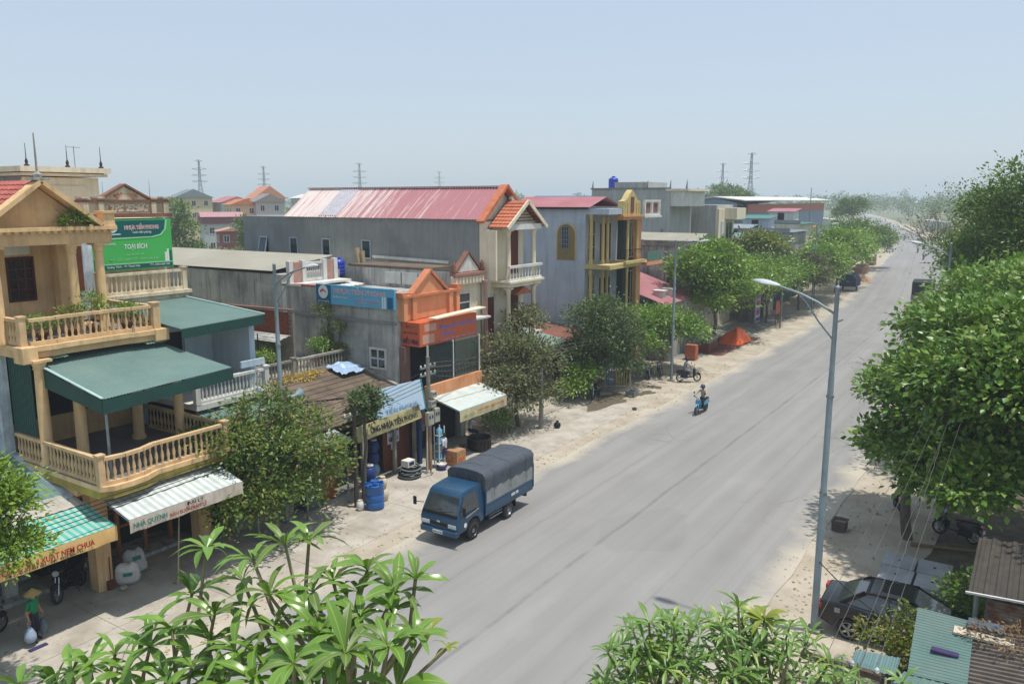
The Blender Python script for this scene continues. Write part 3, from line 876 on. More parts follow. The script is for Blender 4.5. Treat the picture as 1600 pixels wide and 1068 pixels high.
for y0, y1 in ((17.98,19.77),):
    part('frieze_panel', MB().box(-31.1,-31.07, y0, y1,12.03,12.32), M('pale_relief', rgb('d8cfb4'), rgb('9a7c5c'), sc=9, lo=.45, hi=.55), t)
part('pediment', MB().prism([(17.85,12.5),(19.85,12.5),(18.85,13.02)], 'x', -31.4,-31.15), m_oldcream, t)
for a, b in (((17.75,12.52),(18.85,13.1)),((19.95,12.52),(18.85,13.1))):
    part('raking_cornice', MB().beam((-31.25, a[0], a[1]),(-31.25, b[0], b[1]),.36,.08), m_brownp, t)
mb = MB()
for k in range(9):
    a = math.pi * k / 8
    mb.tube((-31.14,18.85 + .32 * math.cos(a),12.56 + .2 * math.sin(a)),(-31.14,18.85 + .5 * math.cos(a),12.56 + .1 + .12 * math.sin(a)),.035,.02, n=6)
part('scroll_ornament', mb, m_otile, t)
part('spike', MB().tube((-31.25,18.0,12.6),(-31.25,18.0,13.2),.02,.008, n=6).tube((-31.25,20.0,12.6),(-31.25,20.0,13.3),.02,.008, n=6), m_cement, t)
part('balcony_slab', MB().box(-31.4,-30.2,16.9,20.75,8.45,8.62).box(-31.4,-30.05,16.8,20.85,8.66,8.8), m_oldcream, t)
balustrade(t, [(-30.3,17.0),(-30.3,20.65)],8.8,.85, m_oldcream, sp=.19, posts=(0,1), r=.05)
tile_roof((-29.3,17.0,8.05),(-29.3,20.7,8.05),(-31.3,20.7,8.5),(-31.3,17.0,8.5),5,14, m_browntile, t)
t = thing('billboard', 'large green and teal billboard reading TOẠI BÍCH under an ornate pediment', 'billboard', (-30.9,18.9,9.7))
m_bgreen = M('billboard_green', rgb('44ad52'), rgb('4bb25c'), sc=1, rough=.55)
m_bteal = M('billboard_teal', rgb('0d5e5c'), rgb('0b5554'), sc=1, rough=.5)
m_bwhite = M('print_white', rgb('dfe6e2'), rgb('d2dad6'), rough=.55)
m_bpale = M('print_pale_green', rgb('9bd6a0'), rgb('8fcb98'), rough=.55)
part('board', MB().box(-30.98,-30.9,17.15,20.62,9.72,11.72), m_bgreen, t)
yl, yr = 17.15,20.62
part('header_panel', MB().prism([(17.2,11.68),(17.2,10.98),(19.7,11.02),(20.1,11.1),(20.3,11.3),(20.38,11.68)], 'x', -30.899,-30.892), m_bteal, t)
part('header_border', MB().prism([(17.2,11.0),(17.2,10.93),(19.75,10.98),(20.16,11.06),(20.38,11.3),(20.45,11.68),(20.37,11.68),(20.3,11.3),(20.1,11.1),(19.7,11.02)], 'x', -30.897,-30.888), m_bpale, t)
part('footer_panel', MB().prism([(17.2,9.76),(20.58,9.76),(20.58,9.93),(17.45,9.95),(17.2,10.2)], 'x', -30.899,-30.892), m_bteal, t)
part('footer_border', MB().prism([(17.45,9.95),(20.58,9.93),(20.58,9.97),(17.47,9.99),(17.2,10.26),(17.2,10.2)], 'x', -30.897,-30.888), m_bpale, t)
part('emblem', MB().lathe([(.001,0),(.21,.0),(.21,.012),(.001,.012)],(-30.892,18.05,11.42), n=20, axis='x'), m_bwhite, t)
part('emblem_leaf', MB().prism([(18.12,11.3),(18.24,11.36),(18.26,11.5),(18.16,11.58),(18.1,11.45)], 'x', -30.879,-30.874), M('emblem_green', rgb('8ab04a'), rgb('7ea045'), rough=.5), t)
part('slogan_bar', MB().prism([(17.85,11.12),(18.4,11.13),(18.36,11.17),(17.85,11.16)], 'x', -30.891,-30.887), m_bwhite, t)
m_bred = M('print_red', rgb('c44a52'), rgb('b84048'), rough=.5)
text('NHỰA TIỀN PHONG', .2, m_bwhite, t, (-30.886,19.3,11.42), w=1.5, bold=.014, depth=.002)
text('NHỰA TIỀN PHONG', .2, m_bred, t, (-30.881,19.3,11.42), w=1.47, depth=.002)
text('Luôn tiên phong', .14, m_bwhite, t, (-30.886,19.3,11.2), w=.82, shear=.2, depth=.003)
text('NHÀ PHÂN PHỐI', .1, m_bwhite, t, (-30.892,17.9,10.78), w=.45, depth=.003)
text('TOẠI BÍCH', .27, m_bwhite, t, (-30.892,18.98,10.64), w=.98, bold=.004, depth=.003)
text('ống nhựa PVC - PPR', .1, m_bpale, t, (-30.892,18.95,10.32), w=.75, depth=.003)
text('ĐT : 037 3 899 777 - 0912 345 018', .12, m_bpale, t, (-30.892,18.9,10.13), w=2.1, depth=.003)
text('Quảng Thịnh - TP. Thanh Hóa', .12, m_bwhite, t, (-30.889,18.4,9.855), w=1.4, depth=.003)
text('ĐT: 0904 888 345', .1, m_bwhite, t, (-30.889,20.0,9.86), w=.9, depth=.003)
for y, h, c in ((20.3,.38, m_bwhite),(20.4,.5, m_bwhite),(20.52,.44, m_bteal)):
    part('printed_pipe', MB().box(-30.9,-30.889, y - .045, y + .045,9.975,9.975 + h), c, t)
# pale blue house with a green tin roof
t = thing('blue_house', 'pale blue narrow house with a green tin roof beside the villa', 'house', (-27.5,18.8,0))
part('wall', MB().box(-33,-28.2,17.25,20.4,0,7.7), m_blue, t)
part('ground_front', MB().box(-28.2,-26.0,17.3,20.4,0,4.9), m_dark, t)
part('side_wall', MB().box(-28.2,-25.75,20.25,20.42,0,7.9), m_blue, t)
part('front_pier', MB().box(-25.95,-25.7,20.2,20.45,0,7.95), m_blue, t)
part('back_panel', MB().box(-28.19,-28.1,19.0,20.25,5.3,7.6), m_blue, t)
part('dark_doorway', MB().box(-28.19,-28.12,17.7,18.9,5.3,7.4), m_dark, t)
part('roof', MB().sheet((-25.2,16.95,8.02),(-25.2,20.55,8.12),(-30.8,20.55,8.5),(-30.8,16.95,8.5),34,.014), m_tin, t)
part('rear_slope', MB().sheet((-35.5,16.95,8.0),(-35.5,20.55,8.0),(-30.8,20.55,8.5),(-30.8,16.95,8.5),28,.03), m_tin, t)
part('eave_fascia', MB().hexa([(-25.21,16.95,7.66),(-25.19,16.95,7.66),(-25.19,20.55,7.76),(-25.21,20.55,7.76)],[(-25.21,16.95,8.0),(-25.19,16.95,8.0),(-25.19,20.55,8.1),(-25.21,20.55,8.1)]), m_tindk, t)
part('rake_flashing', MB().beam((-25.2,20.57,8.14),(-30.8,20.57,8.55),.1,.04), M('pale_tin2', rgb('9fb8b2'), rgb('90aaa4'), rough=.5), t)
part('balcony_slab', MB().box(-28.2,-25.0,17.2,20.5,5.0,5.2), m_white, t)
balustrade(t, [(-25.1,17.3),(-25.1,20.4)],5.2,.85, m_white, sp=.16, posts=(0,1), r=.045)
part('parapet_rail', MB().box(-25.2,-25.1,19.3,20.4,6.2,6.45), m_blue, t)
part('lower_canopy', MB().sheet((-23.9,17.3,4.45),(-23.9,20.6,4.45),(-25.3,20.6,4.9),(-25.3,17.3,4.9),24,.025), m_tin, t)
o = part('round_sign', MB().lathe([(.001,0),(.27,0),(.27,.05),(.001,.05)],(-23.75,18.1,4.75), n=22, axis='x'), m_cement, t)
text('K', .3, m_redletter, o, (-23.69,18.06,4.78), bold=.01)
part('sign_bracket', MB().tube((-23.85,18.1,4.6),(-24.6,18.1,4.7),.02, n=6).tube((-23.85,18.35,4.4),(-23.85,18.35,5.5),.02, n=6), m_galv, t)
# terrace house with laundry (balustraded roof terrace)
t = thing('terrace_house', 'weathered low house with plants on a balustraded concrete roof terrace', 'house', (-31,24.5,0))
m_oldconc = M('blackened_concrete', rgb('aaa598'), rgb('8a8579'), sc=1.3, rough=.95, bump=.4, stain=.75, stain_c=rgb('2c2a27'), grime=.4)
part('wall', MB().box(-36,-29.1,20.65,28.7,0,4.2), m_oldconc, t)
part('terrace_floor', MB().box(-36,-28.9,20.65,28.7,4.2,4.34), m_oldconc, t)
part('red_band', MB().box(-29.1,-28.88,22.8,28.6,3.85,4.16), M('faded_red_paint', rgb('6b2f2c'), rgb('4d2725'), rough=.85, stain=.6), t)
part('corner_block', MB().box(-29.9,-28.85,20.7,22.3,3.2,4.75), m_oldconc, t)
balustrade(t, [(-29.0,22.4),(-29.0,25.2)],4.36,.78, m_oldconc, sp=.2, posts=(1,), r=.06)
balustrade(t, [(-29.0,25.35),(-29.0,28.6)],4.36,.78, m_oldconc, sp=.2, r=.06)
for x, y in ((-30.2,21.0),(-33.6,23.4),(-31.2,25.0)):
    part('drying_post', MB().tube((x, y, 4.34),(x, y, 6.2),.03, n=6), m_black, t)
part('drying_line', MB().tube((-30.2,21.0,6.1),(-33.6,23.4,6.1),.012, n=5), m_galv, t)
bw = part('brick_wall', MB().box(-36,-29.9,26.06,26.2,4.34,7.15), m_mortar, t)
bme = MB().box(0,.27,-.03,0,0,.085).mesh('brick', m_brick)
part('wall_coping', MB().beam((-36,26.1,7.2),(-29.9,26.1,7.3),.26,.07), m_brownp, t)
for r in range(11):
    for k in range(20):
        x = -35.6 + k * .285 + (.14 if r % 2 else 0)
        if x > -30.2: continue
        inst('brick', bme, bw, (x, 26.062,6.05 + r * .1))
part('lean_to', MB().sheet((-29.9,25.0,5.9),(-29.9,25.9,6.1),(-35.5,25.9,6.1),(-35.5,25.0,5.9),3,.03), m_cement, t)
def cloth_item(parent_label, cat, pos, w, h, mat, ang, legs=False):
    mb = MB()
    nx, nz = 6,5
    for j in range(nz + 1):
        for i in range(nx + 1):
            u, v = i / nx - .5, j / nz
            wd = w * (1 if v > .6 or legs else .72)
            mb.v.append((u * wd, .04 * math.sin(u * 9 + j) * (1 - v * .6),-h * v if not (legs and j == 0) else 0))
    W = nx + 1
    for j in range(nz):
        for i in range(nx):
            if legs and j > 1 and i in (2,3) and (i == 2 or j > 2): continue
            mb.f.append((j * W + i, j * W + i + 1,(j + 1) * W + i + 1,(j + 1) * W + i))
    if not legs:
        mb.add([(-w * .36,.01,0),(-w * .36,.01,-h * .3),(-w * .62,.02,-h * .42),(-w * .66,.02,-h * .16)],[(0,1,2,3)])
        mb.add([(w * .36,.01,0),(w * .36,.01,-h * .3),(w * .62,.02,-h * .42),(w * .66,.02,-h * .16)],[(0,1,2,3)])
    me = mb.mesh('garment', mat, smooth=60, fix=False)
    o = bpy.data.objects.new('garment', me)
    COL.objects.link(o)
    md = o.modifiers.new('cloth_thickness', 'SOLIDIFY'); md.thickness = .012
    o.location = pos
    o.rotation_euler = (0,0, ang)
    return tag(o, parent_label, cat, 'washing on the terrace line')
la = math.atan2(2.4,-3.4)
dv = Vector((-3.4,2.4,0)) / math.hypot(3.4,2.4)
for k, (s, lab, c, legs) in enumerate(((2.75, 'dark blue shirt hanging on the line, nearest the blue house', rgb('27357a'), False),(2.3, 'bright blue shirt with white trim hanging on the line', rgb('4a63b8'), False),
        (1.8, 'maroon shirt hanging between blue shirts and white trousers', rgb('4d1f30'), False),(1.2, 'pale lilac trousers hanging on the line by the lamp post', rgb('c3bcd0'), True))):
    p = Vector((-30.2,21.0,6.08)) + dv * s
    cloth_item(lab, 'laundry', p, .55,1.05 if not legs else 1.25, M('cloth_%d' % k, c, tuple(x * .8 for x in c), rough=.9), la, legs)
# long grey shed house behind (flat tin roof)
t = thing('grey_shed', 'long grey rendered house with a low tan tin roof', 'house', (-38.5,30.5,0))
part('wall', MB().box(-62,-33.7,28.75,33.0,0,8.6), m_cement, t)
part('roof', MB().sheet((-62.2,28.6,8.62),(-34.3,28.6,8.78),(-34.3,33.1,9.36),(-62.2,33.1,9.3),120,.02), M('tan_tin', rgb('a09d8f'), rgb('939082'), sc=.5, rough=.8, grime=.25, stain_c=rgb('8c897b')), t)
part('downpipe', MB().tube((-42.2,28.7,6.6),(-42.2,28.7,8.6),.05, n=8), m_black, t)
part('front_wall', MB().box(-33.7,-33.4,28.75,32.2,0,8.1), m_white, t)
part('balcony_slab', MB().box(-33.7,-32.3,28.75,32.5,8.05,8.17), m_white, t)
balustrade(t, [(-33.2,29.9),(-33.2,31.2)],8.2,1.0, m_white, sp=.13, r=.03)
for y in (28.9,29.8,31.3,32.1):
    part('rail_post', MB().box(-33.32,-33.06, y - .13, y + .13,8.17,9.32), m_white, t)
m_pinkbr = M('pale_brick_panel', rgb('b58e80'), rgb('9f7a6e'), sc=5, rough=.9)
for a, b in ((29.03,29.67),(31.43,31.97)):
    part('brick_panel', MB().box(-33.25,-33.12, a, b, 8.2,9.25), m_pinkbr, t)
part('porch_roof', MB().sheet((-31.6,28.9,7.75),(-31.6,32.9,7.9),(-33.3,32.9,8.0),(-33.3,28.9,7.9),12,.03), m_white, t)
window(t, Face('+x', -33.4),29.1,29.5,6.75,7.35, m_white, m_glass, 1,1)
tank_prof = [(.42,0),(.46,.05),(.46,.16),(.43,.2),(.46,.24),(.46,.4),(.43,.44),(.46,.48),(.46,.64),(.43,.68),(.46,.72),(.46,.85),(.36,1.0),(.16,1.06),(.16,1.12),(.001,1.12)]
m_tank = M('blue_plastic', rgb('1f5fa8'), rgb('1b5596'), sc=3, rough=.4, spec=.5, grime=.2, stain_c=rgb('3d6d9a'))
m_tank2 = M('deep_blue_plastic', rgb('2340b0'), rgb('2038a0'), sc=3, rough=.4, spec=.5)
def water_tank(loc, s, mat, label, prof=tank_prof):
    t = thing('water_tank', label, 'water tank', loc)
    b = part('tank_body', MB().lathe([(r * s, h * s) for r, h in prof], loc, n=24), mat, t, smooth=50)
    part('tank_lid', MB().lathe([(.17 * s, 1.12 * s),(.17 * s, 1.16 * s),(.001,1.17 * s)], loc, n=16), mat, t)
    return t
water_tank((-34.1,33.3,8.25),.85, m_tank2, 'dark blue plastic water tank beside the tan tin roof')
o = solo('reed_bundle', MB().tube((-33.2,34.2,8.3),(-33.45,34.15,9.75),.1,.16, n=7).tube((-33.0,34.3,8.3),(-33.15,34.3,9.6),.08,.14, n=7), M('dry_reed', rgb('b8a684'), rgb('9a8968'), sc=8, aniso=(8,8,.5)), 'bundle of dry pale reeds leaning beside the dark blue tank', 'reeds')
# low tiled shop selling pipes
t = thing('pipe_shop', 'low shop under a sagging brown tile roof selling pipes and jars', 'shop', (-26.5,25,0))
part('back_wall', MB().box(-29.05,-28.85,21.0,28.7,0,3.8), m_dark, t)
part('left_wall', MB().box(-28.85,-24.5,20.75,20.95,0,3.2), m_cement, t)
part('right_wall', MB().box(-28.85,-24.2,28.5,28.7,0,3.4), M('navy_wall', rgb('23406a'), rgb('1c3558'), rough=.8), t)
part('floor', MB().box(-28.85,-24.3,20.95,28.5,-.02,.07), m_slab2, t)
part('roof_deck', MB().hexa([(-28.9,20.8,4.2),(-24.4,20.8,2.95),(-24.4,28.6,3.1),(-28.9,28.6,4.3)],[(-28.9,20.8,4.26),(-24.4,20.8,3.01),(-24.4,28.6,3.16),(-28.9,28.6,4.36)]), m_dark, t)
tile_roof((-24.3,20.7,3.04),(-24.3,28.65,3.2),(-28.95,28.65,4.42),(-28.95,20.7,4.3),12,36, m_browntile, t, amp=.025, step=.035)
part('verge_coping', MB().beam((-24.3,28.68,3.3),(-28.95,28.68,4.55),.22,.12), m_oldconc, t)
part('broken_ridge', MB().beam((-26.6,23.5,3.74),(-26.0,25.4,3.66),.05,.05).beam((-27.3,22.6,3.9),(-26.3,23.6,3.68),.05,.04), m_black, t)
for y in (22.9,24.9,27.0,28.4):
    part('front_post', MB().box(-24.5,-24.36, y - .07, y + .07,.07,2.95), m_oldconc, t)
part('brown_door', MB().box(-24.75,-24.68,26.5,28.35,.08,2.2), m_wood, t, label='dark brown door standing open')
part('eave_beam', MB().box(-24.5,-24.38,21,28.6,2.85,2.98), m_wood, t)
part('shelf', MB().box(-28.7,-28.1,22,28,1.0,1.06).box(-28.7,-28.1,22,28,2.0,2.06), m_wood, t)
t = thing('shop_sign', 'pale blue signboard with faded lettering on the brown tile roof edge', 'sign', (-24.1,27.2,2.8))
m_pale = M('faded_blue_board', rgb('a9c3da'), rgb('b9cfe0'), sc=.7, rough=.55, grime=.2, stain_c=rgb('c9d3da'))
part('board', MB().hexa([(-24.02,25.5,2.85),(-23.96,25.5,2.85),(-23.96,28.7,2.75),(-24.02,28.7,2.75)],[(-24.3,25.5,4.2),(-24.24,25.5,4.2),(-24.24,28.7,4.12),(-24.3,28.7,4.12)]), m_pale, t)
part('board_edge', MB().beam((-24.0,25.47,2.8),(-24.28,25.47,4.22),.08,.12), M('cyan_edge', rgb('3f93ac'), rgb('35859d'), rough=.5), t)
part('board_edge', MB().beam((-24.0,28.73,2.7),(-24.28,28.73,4.14),.08,.12), M('teal_edge', rgb('3b8f8c'), rgb('35807e'), rough=.5), t)
text('TIỀN PHONG', .3, M('faded_letters', rgb('8ba3bd'), rgb('829ab5'), rough=.6), t, (-24.0,27.1,3.22), w=2.2, slope=R(-11.5))
part('strut', MB().tube((-24.2,26,3.9),(-25.2,26,3.4),.02, n=5).tube((-24.2,28.2,3.9),(-25.2,28.2,3.5),.02, n=5), m_galv, t)
t = thing('shop_banner', 'long yellowed banner reading ỐNG NHỰA TIỀN PHONG above the pipe shop', 'banner', (-23.6,25.9,2.4))
part('cloth', MB().hexa([(-23.62,23.8,2.36),(-23.58,23.8,2.36),(-23.58,28.0,2.52),(-23.62,28.0,2.52)],[(-23.8,23.8,2.98),(-23.76,23.8,2.98),(-23.76,28.0,3.1),(-23.8,28.0,3.1)]), M('yellowed_cloth', rgb('b5ad7c'), rgb('8f8a66'), sc=1.6, rough=.85, stain=.6, stain_c=rgb('4e4b3c')), t)
text('ỐNG NHỰA TIỀN PHONG', .36, m_darkletter, t, (-23.655,26.2,2.74), w=3.1, slope=R(-16), bold=.006)
part('cord', MB().tube((-23.7,23.6,3.0),(-24.4,23.4,2.9),.01, n=5).tube((-23.7,28.1,3.1),(-24.4,28.3,2.95),.01, n=5), m_black, t)
t = thing('hanging_sign', 'white paper sign reading KHOAN GIẾNG on the open brown door', 'sign', (-24.6,27.1,1.4))
part('board', MB().box(-24.66,-24.63,26.75,27.55,1.35,2.2), M('sign_white', rgb('bfc3cc'), rgb('aeb3bd'), rough=.6), t)
m_navyl = M('navy_letters', rgb('1f2a55'), rgb('1a244a'), rough=.6)
text('KHOAN', .26, m_navyl, t, (-24.62,27.15,1.96), w=.66, bold=.006)
text('GIẾNG', .26, m_navyl, t, (-24.62,27.15,1.6), w=.66, bold=.006)
part('paper_tail', MB().box(-24.66,-24.64,27.0,27.25,1.05,1.35), MATS['sign_white'], t)
t = thing('stall_front', 'market stall with a white tin awning and yellow posters behind the shade tree', 'stall', (-24.6,20.8,0))
part('awning_sheet', MB().sheet((-23.3,18.2,2.75),(-23.3,23.2,2.75),(-25.6,23.2,3.25),(-25.6,18.2,3.25),30,.03), M('white_tin', rgb('b7bcc4'), rgb('a4a9b2'), rough=.5, grime=.3), t)
part('counter', MB().box(-25.4,-24.9,18.6,22.2,0,.95), m_oldconc, t)
part('back_wall', MB().box(-26.0,-25.85,17.4,22.4,0,3.2), m_dark, t)
for y in (18.4,20.8,23.05):
    part('post', MB().tube((-23.5, y, 0),(-23.5, y, 2.75),.04, n=8), m_galv, t)
part('orange_door', MB().box(-24.35,-24.28,22.3,23.15,.05,1.55), M('orange_brown_door', rgb('8e4a2c'), rgb('7a3f26'), sc=2, rough=.6), t)
part('poster', MB().box(-24.38,-24.3,22.1,23.1,1.95,2.65), M('yellow_poster', rgb('d99b34'), rgb('b86a3a'), sc=5, rough=.5), t, label='yellow printed poster')
part('poster', MB().box(-24.38,-24.3,22.35,23.1,1.6,1.94), M('lilac_poster', rgb('b9a2b8'), rgb('97839a'), sc=7, rough=.5), t, label='lilac printed poster')
part('glass_case', MB().box(-24.5,-24.1,21.3,22.2,.02,1.7), M('green_glass_case', rgb('4f6258'), rgb('3e4f47'), rough=.2), t)
part('shop_box', MB().box(-25.2,-24.6,18.8,19.7,.95,1.5), M('red_boxes', rgb('8a3a2c'), rgb('a06a3a'), sc=4, rough=.6), t)
# narrow grey house with orange front
t = thing('orange_front_house', 'grey rendered house with an orange pediment and glazed upper terrace', 'house', (-28.5,31,0))
part('wall', MB().box(-33.4,-25.75,28.85,33.4,0,7.75), m_cement, t)
part('ring_beam', MB().box(-33.45,-25.74,28.8,28.849,6.55,6.7), m_cement2, t)
part('parapet', MB().box(-33.4,-25.75,28.84,28.98,7.75,8.1), m_cement, t)
part('roof_tiles', MB().beam((-33,28.95,8.14),(-25.9,28.95,8.2),.3,.06), m_redtile, t)
Fs = Face('-y', 28.84)
window(t, Fs, -27.55,-26.45,4.28,5.35, m_white, m_glass, 2,2, fw=.1, d=.07)
m_orange2 = M('orange_trim', rgb('cc8460'), rgb('bb7452'), sc=1.5, rough=.85, stain=.3)
part('attic_wall', MB().box(-25.75,-25.5,28.95,33.3,6.75,7.85), m_orange, t)
for y in (29.08,29.75,32.6,33.2):
    part('attic_pier', MB().box(-25.5,-25.36, y - .14, y + .14,6.75,7.95), m_orange, t)
part('attic_cornice', MB().box(-25.8,-25.3,28.85,33.4,7.86,7.98), m_orange2, t)
part('pediment', MB().prism([(29.9,7.98),(32.2,7.98),(31.05,8.95)], 'x', -25.7,-25.48), m_orange, t)
for a, b in (((29.65,7.98),(31.05,9.08)),((32.45,7.98),(31.05,9.08))):
    part('raking_cornice', MB().beam((-25.58, a[0], a[1]),(-25.58, b[0], b[1]),.42,.12), m_orange2, t)
part('corner_post', MB().box(-25.85,-25.35,33.1,33.5,7.98,8.2).box(-25.85,-25.35,28.85,29.2,7.98,8.12), m_orange2, t)
part('terrace_slab', MB().box(-25.75,-24.35,28.9,33.75,2.75,2.95), m_oldconc, t)
part('orange_band', MB().box(-24.5,-24.3,29.3,33.8,2.98,3.65), m_orange, t)
part('band_ledge', MB().box(-24.55,-24.05,29.2,33.9,2.8,2.95), M('tan_ledge', rgb('b08a6a'), rgb('9c7a5e'), stain=.3), t)
part('upper_room', MB().box(-25.749,-25.7,29.4,31.0,3.0,5.5), m_dark, t)
part('room_wall', MB().box(-25.749,-25.7,31.0,33.3,3.0,5.5), m_cement2, t)
part('brown_jamb', MB().box(-25.7,-25.4,28.95,29.35,2.95,5.5), M('red_brown_jamb', rgb('8a6a5e'), rgb('76594f'), stain=.3), t)
m_pane = clear_glass('clear_pane')
for a, b in ((29.55,31.5),(31.56,33.7)):
    part('glass_pane', MB().box(-24.47,-24.45, a, b, 3.66,5.5), m_pane, t)
for y in (29.53,31.53,33.74):
    part('glazing_post', MB().box(-24.5,-24.42, y - .03, y + .03,3.66,5.6), m_white, t)
mb = MB()
for k in range(14):
    y = 29.7 + k * .28
    mb.path([(-24.7, y, 3.66),(-24.72, y + .1,3.9),(-24.7, y - .08,4.1),(-24.71, y + .05,4.25)],.012, n=4)
mb.beam((-24.7,29.6,4.28),(-24.7,33.7,4.28),.03,.03)
part('iron_railing', mb, m_black, t)
part('ground_shop', MB().box(-25.749,-25.6,29.1,33.3,.05,2.7), m_dark, t)
part('ground_pier', MB().box(-25.7,-25.2,28.86,29.2,0,2.75).box(-25.7,-25.2,33.1,33.5,0,2.75), m_cement, t)
part('posters', MB().box(-25.58,-25.5,29.6,30.5,1.0,2.3), M('red_poster', rgb('b0492e'), rgb('7f9a95'), sc=2.5, rough=.5, lo=.48, hi=.52), t)
t2 = thing('wall_sign', 'blue plastic-pipe sign reading HIẾU VINH on the grey side wall', 'sign', (-28.3,28.75,7.4))
m_sky = M('sign_sky_blue', rgb('5ba3c4'), rgb('66aecb'), sc=.8, rough=.5)
m_petrol = M('sign_petrol', rgb('11648a'), rgb('0f5b7d'), rough=.5)
part('board', MB().box(-31.0,-25.72,28.66,28.78,7.32,8.3), m_sky, t2)
part('logo_panel', MB().box(-31.0,-29.95,28.652,28.658,7.34,8.28), m_petrol, t2)
part('emblem', MB().lathe([(.001,0),(.34,0),(.34,-.01),(.001,-.01)],(-30.48,28.65,7.92), n=22, axis='y'), m_bwhite, t2)
part('emblem_mark', MB().prism([(-30.7,7.85),(-30.45,7.98),(-30.25,7.86),(-30.3,7.96),(-30.5,8.08),(-30.68,7.98)], 'y', 28.632,28.638), m_bred, t2)
m_signred = M('sign_faded_red', rgb('c67f9a'), rgb('bd7490'), rough=.5)
text('NHỰA TIỀN PHONG', .3, m_bwhite, t2,(-28.0,28.652,8.05), '-y', w=3.45, bold=.014, depth=.003)
text('NHỰA TIỀN PHONG', .3, m_signred, t2,(-28.0,28.645,8.05), '-y', w=3.4, depth=.003)
text('HIẾU VINH', .3, m_bwhite, t2,(-27.45,28.652,7.66), '-y', w=1.55, bold=.014, depth=.003)
text('HIẾU VINH', .3, M('sign_purple', rgb('6f6a9c'), rgb('655f90'), rough=.5), t2,(-27.45,28.645,7.66), '-y', w=1.52, depth=.003)
text('Hãy đến với chúng tôi', .14, m_bwhite, t2,(-29.3,28.652,7.72), '-y', w=1.0, depth=.003)
text('Luôn luôn tiên phong', .12, m_bwhite, t2,(-30.48,28.648,7.44), '-y', w=.8, depth=.003)
for k, (x, c) in enumerate(((-26.45, m_bwhite),(-26.3, m_bwhite),(-26.1, m_petrol),(-25.98, m_petrol),(-25.86, m_petrol))):
    part('printed_pipe', MB().box(x - .05, x + .05,28.645,28.657,7.34,7.9), c, t2)
t3 = thing('fascia_sign', 'boxy orange sign lettered HIẾU VINH on the corner of the orange-fronted house', 'sign', (-24.9,31.3,5.6))
m_osign = M('sign_orange', rgb('cf6a42'), rgb('c4613b'), sc=.8, rough=.45, grime=.25, stain_c=rgb('a85a40'))
part('sign_box', MB().box(-25.74,-24.6,29.15,33.75,5.55,6.72), m_osign, t3, bevel=.015)
part('top_board', MB().beam((-24.45,29.9,6.86),(-24.45,34.05,6.98),.5,.06), m_cream, t3)
part('pale_panel', MB().box(-24.6,-24.592,29.35,30.25,5.66,6.1).box(-24.6,-24.592,29.5,30.4,6.25,6.6), M('pale_print', rgb('cba08c'), rgb('bd9280'), sc=6, rough=.5), t3)
text('HIẾU VINH', .32, M('sign_indigo', rgb('2b1f5e'), rgb('261b55'), rough=.5), t3,(-25.17,29.145,5.85), '-y', w=.95, bold=.008)
text('ĐẠI LÝ', .16, M('sign_green', rgb('3f6b50'), rgb('3a6249'), rough=.5), t3,(-25.17,29.145,6.5), '-y', w=.55)
text('NHỰA  TIỀN PHONG', .13, M('sign_mauve', rgb('6e4a55'), rgb('64434d'), rough=.5), t3,(-25.17,29.145,6.22), '-y', w=.9)
m_periw = M('sign_periwinkle', rgb('7d86c8'), rgb('737cc0'), rough=.5)
text('Điện nước Hiếu Vinh', .34, m_periw, t3,(-24.592,32.1,6.34), w=2.9, shear=.25, bold=.004)
text('Thiết bị', .26, m_periw, t3,(-24.592,31.3,5.98), w=1.1, shear=.25, bold=.003)
text('ĐT : 0373 899 188 - 0985 234 566', .16, M('sign_lilac', rgb('c8a3c0'), rgb('bb96b4'), rough=.5), t3,(-24.592,32.1,5.68), w=3.0)
t4 = thing('shop_awning', 'cream and pale blue awning on the orange-fronted house', 'awning', (-23.6,31.6,2.4))
m_band = stripes('cream_blue_cloth', rgb('b7cbce'), rgb('c9c8ba'),.4, 'x', duty=.45)
va = canopy(t4,-24.55,3.12,-22.6,2.62,29.6,33.6, m_band, M('cream_banner', rgb('c8c19c'), rgb('b5ac88'), rough=.75, stain=.3), drop=.56, ribs=6)
text('SỬA CHỮA', .2, M('olive_letters', rgb('8a9468'), rgb('7f895e'), rough=.6), va, (-22.545,30.3,2.3), w=.9)
text('MÁY BƠM - ĐIỆN NƯỚC', .18, M('brick_letters', rgb('b3745a'), rgb('a86a50'), rough=.6), va, (-22.545,32.2,2.36), w=2.3)
# small cream house with white gable
t = thing('cream_gable_house', 'small cream house with a white gable between the orange front and the long house', 'house', (-29,34.9,0))
part('wall', MB().box(-40,-26.1,33.55,36.2,0,8.35), m_cream, t)
part('side_render', MB().box(-40,-26.1,33.46,33.545,5,8.75), m_cement, t)
part('old_tiles', MB().box(-33.5,-27.5,33.5,35.5,8.76,8.9), m_browntile, t)
part('white_hoarding', MB().box(-30.6,-27.0,33.38,33.45,7.95,8.6), m_white, t)
for x in (-29.4,-28.2):
    part('hoarding_joint', MB().box(x - .02, x + .02,33.36,33.379,7.95,8.6), m_black, t)
part('gable', MB().prism([(34.05,8.7),(36.05,8.7),(35.05,9.62)], 'x', -26.25,-26.05), m_white, t)
for a, b in (((33.85,8.68),(35.05,9.74)),((36.25,8.68),(35.05,9.74))):
    part('raking_cornice', MB().beam((-26.15, a[0], a[1]),(-26.15, b[0], b[1]),.34,.1), m_brownp, t)
part('cornice', MB().box(-26.3,-25.75,33.5,36.25,8.5,8.66), M('rose_trim', rgb('a9786a'), rgb('956a5e'), stain=.3), t)
part('parapet_band', MB().box(-26.1,-25.85,33.5,36.25,8.05,8.46), m_cream, t)
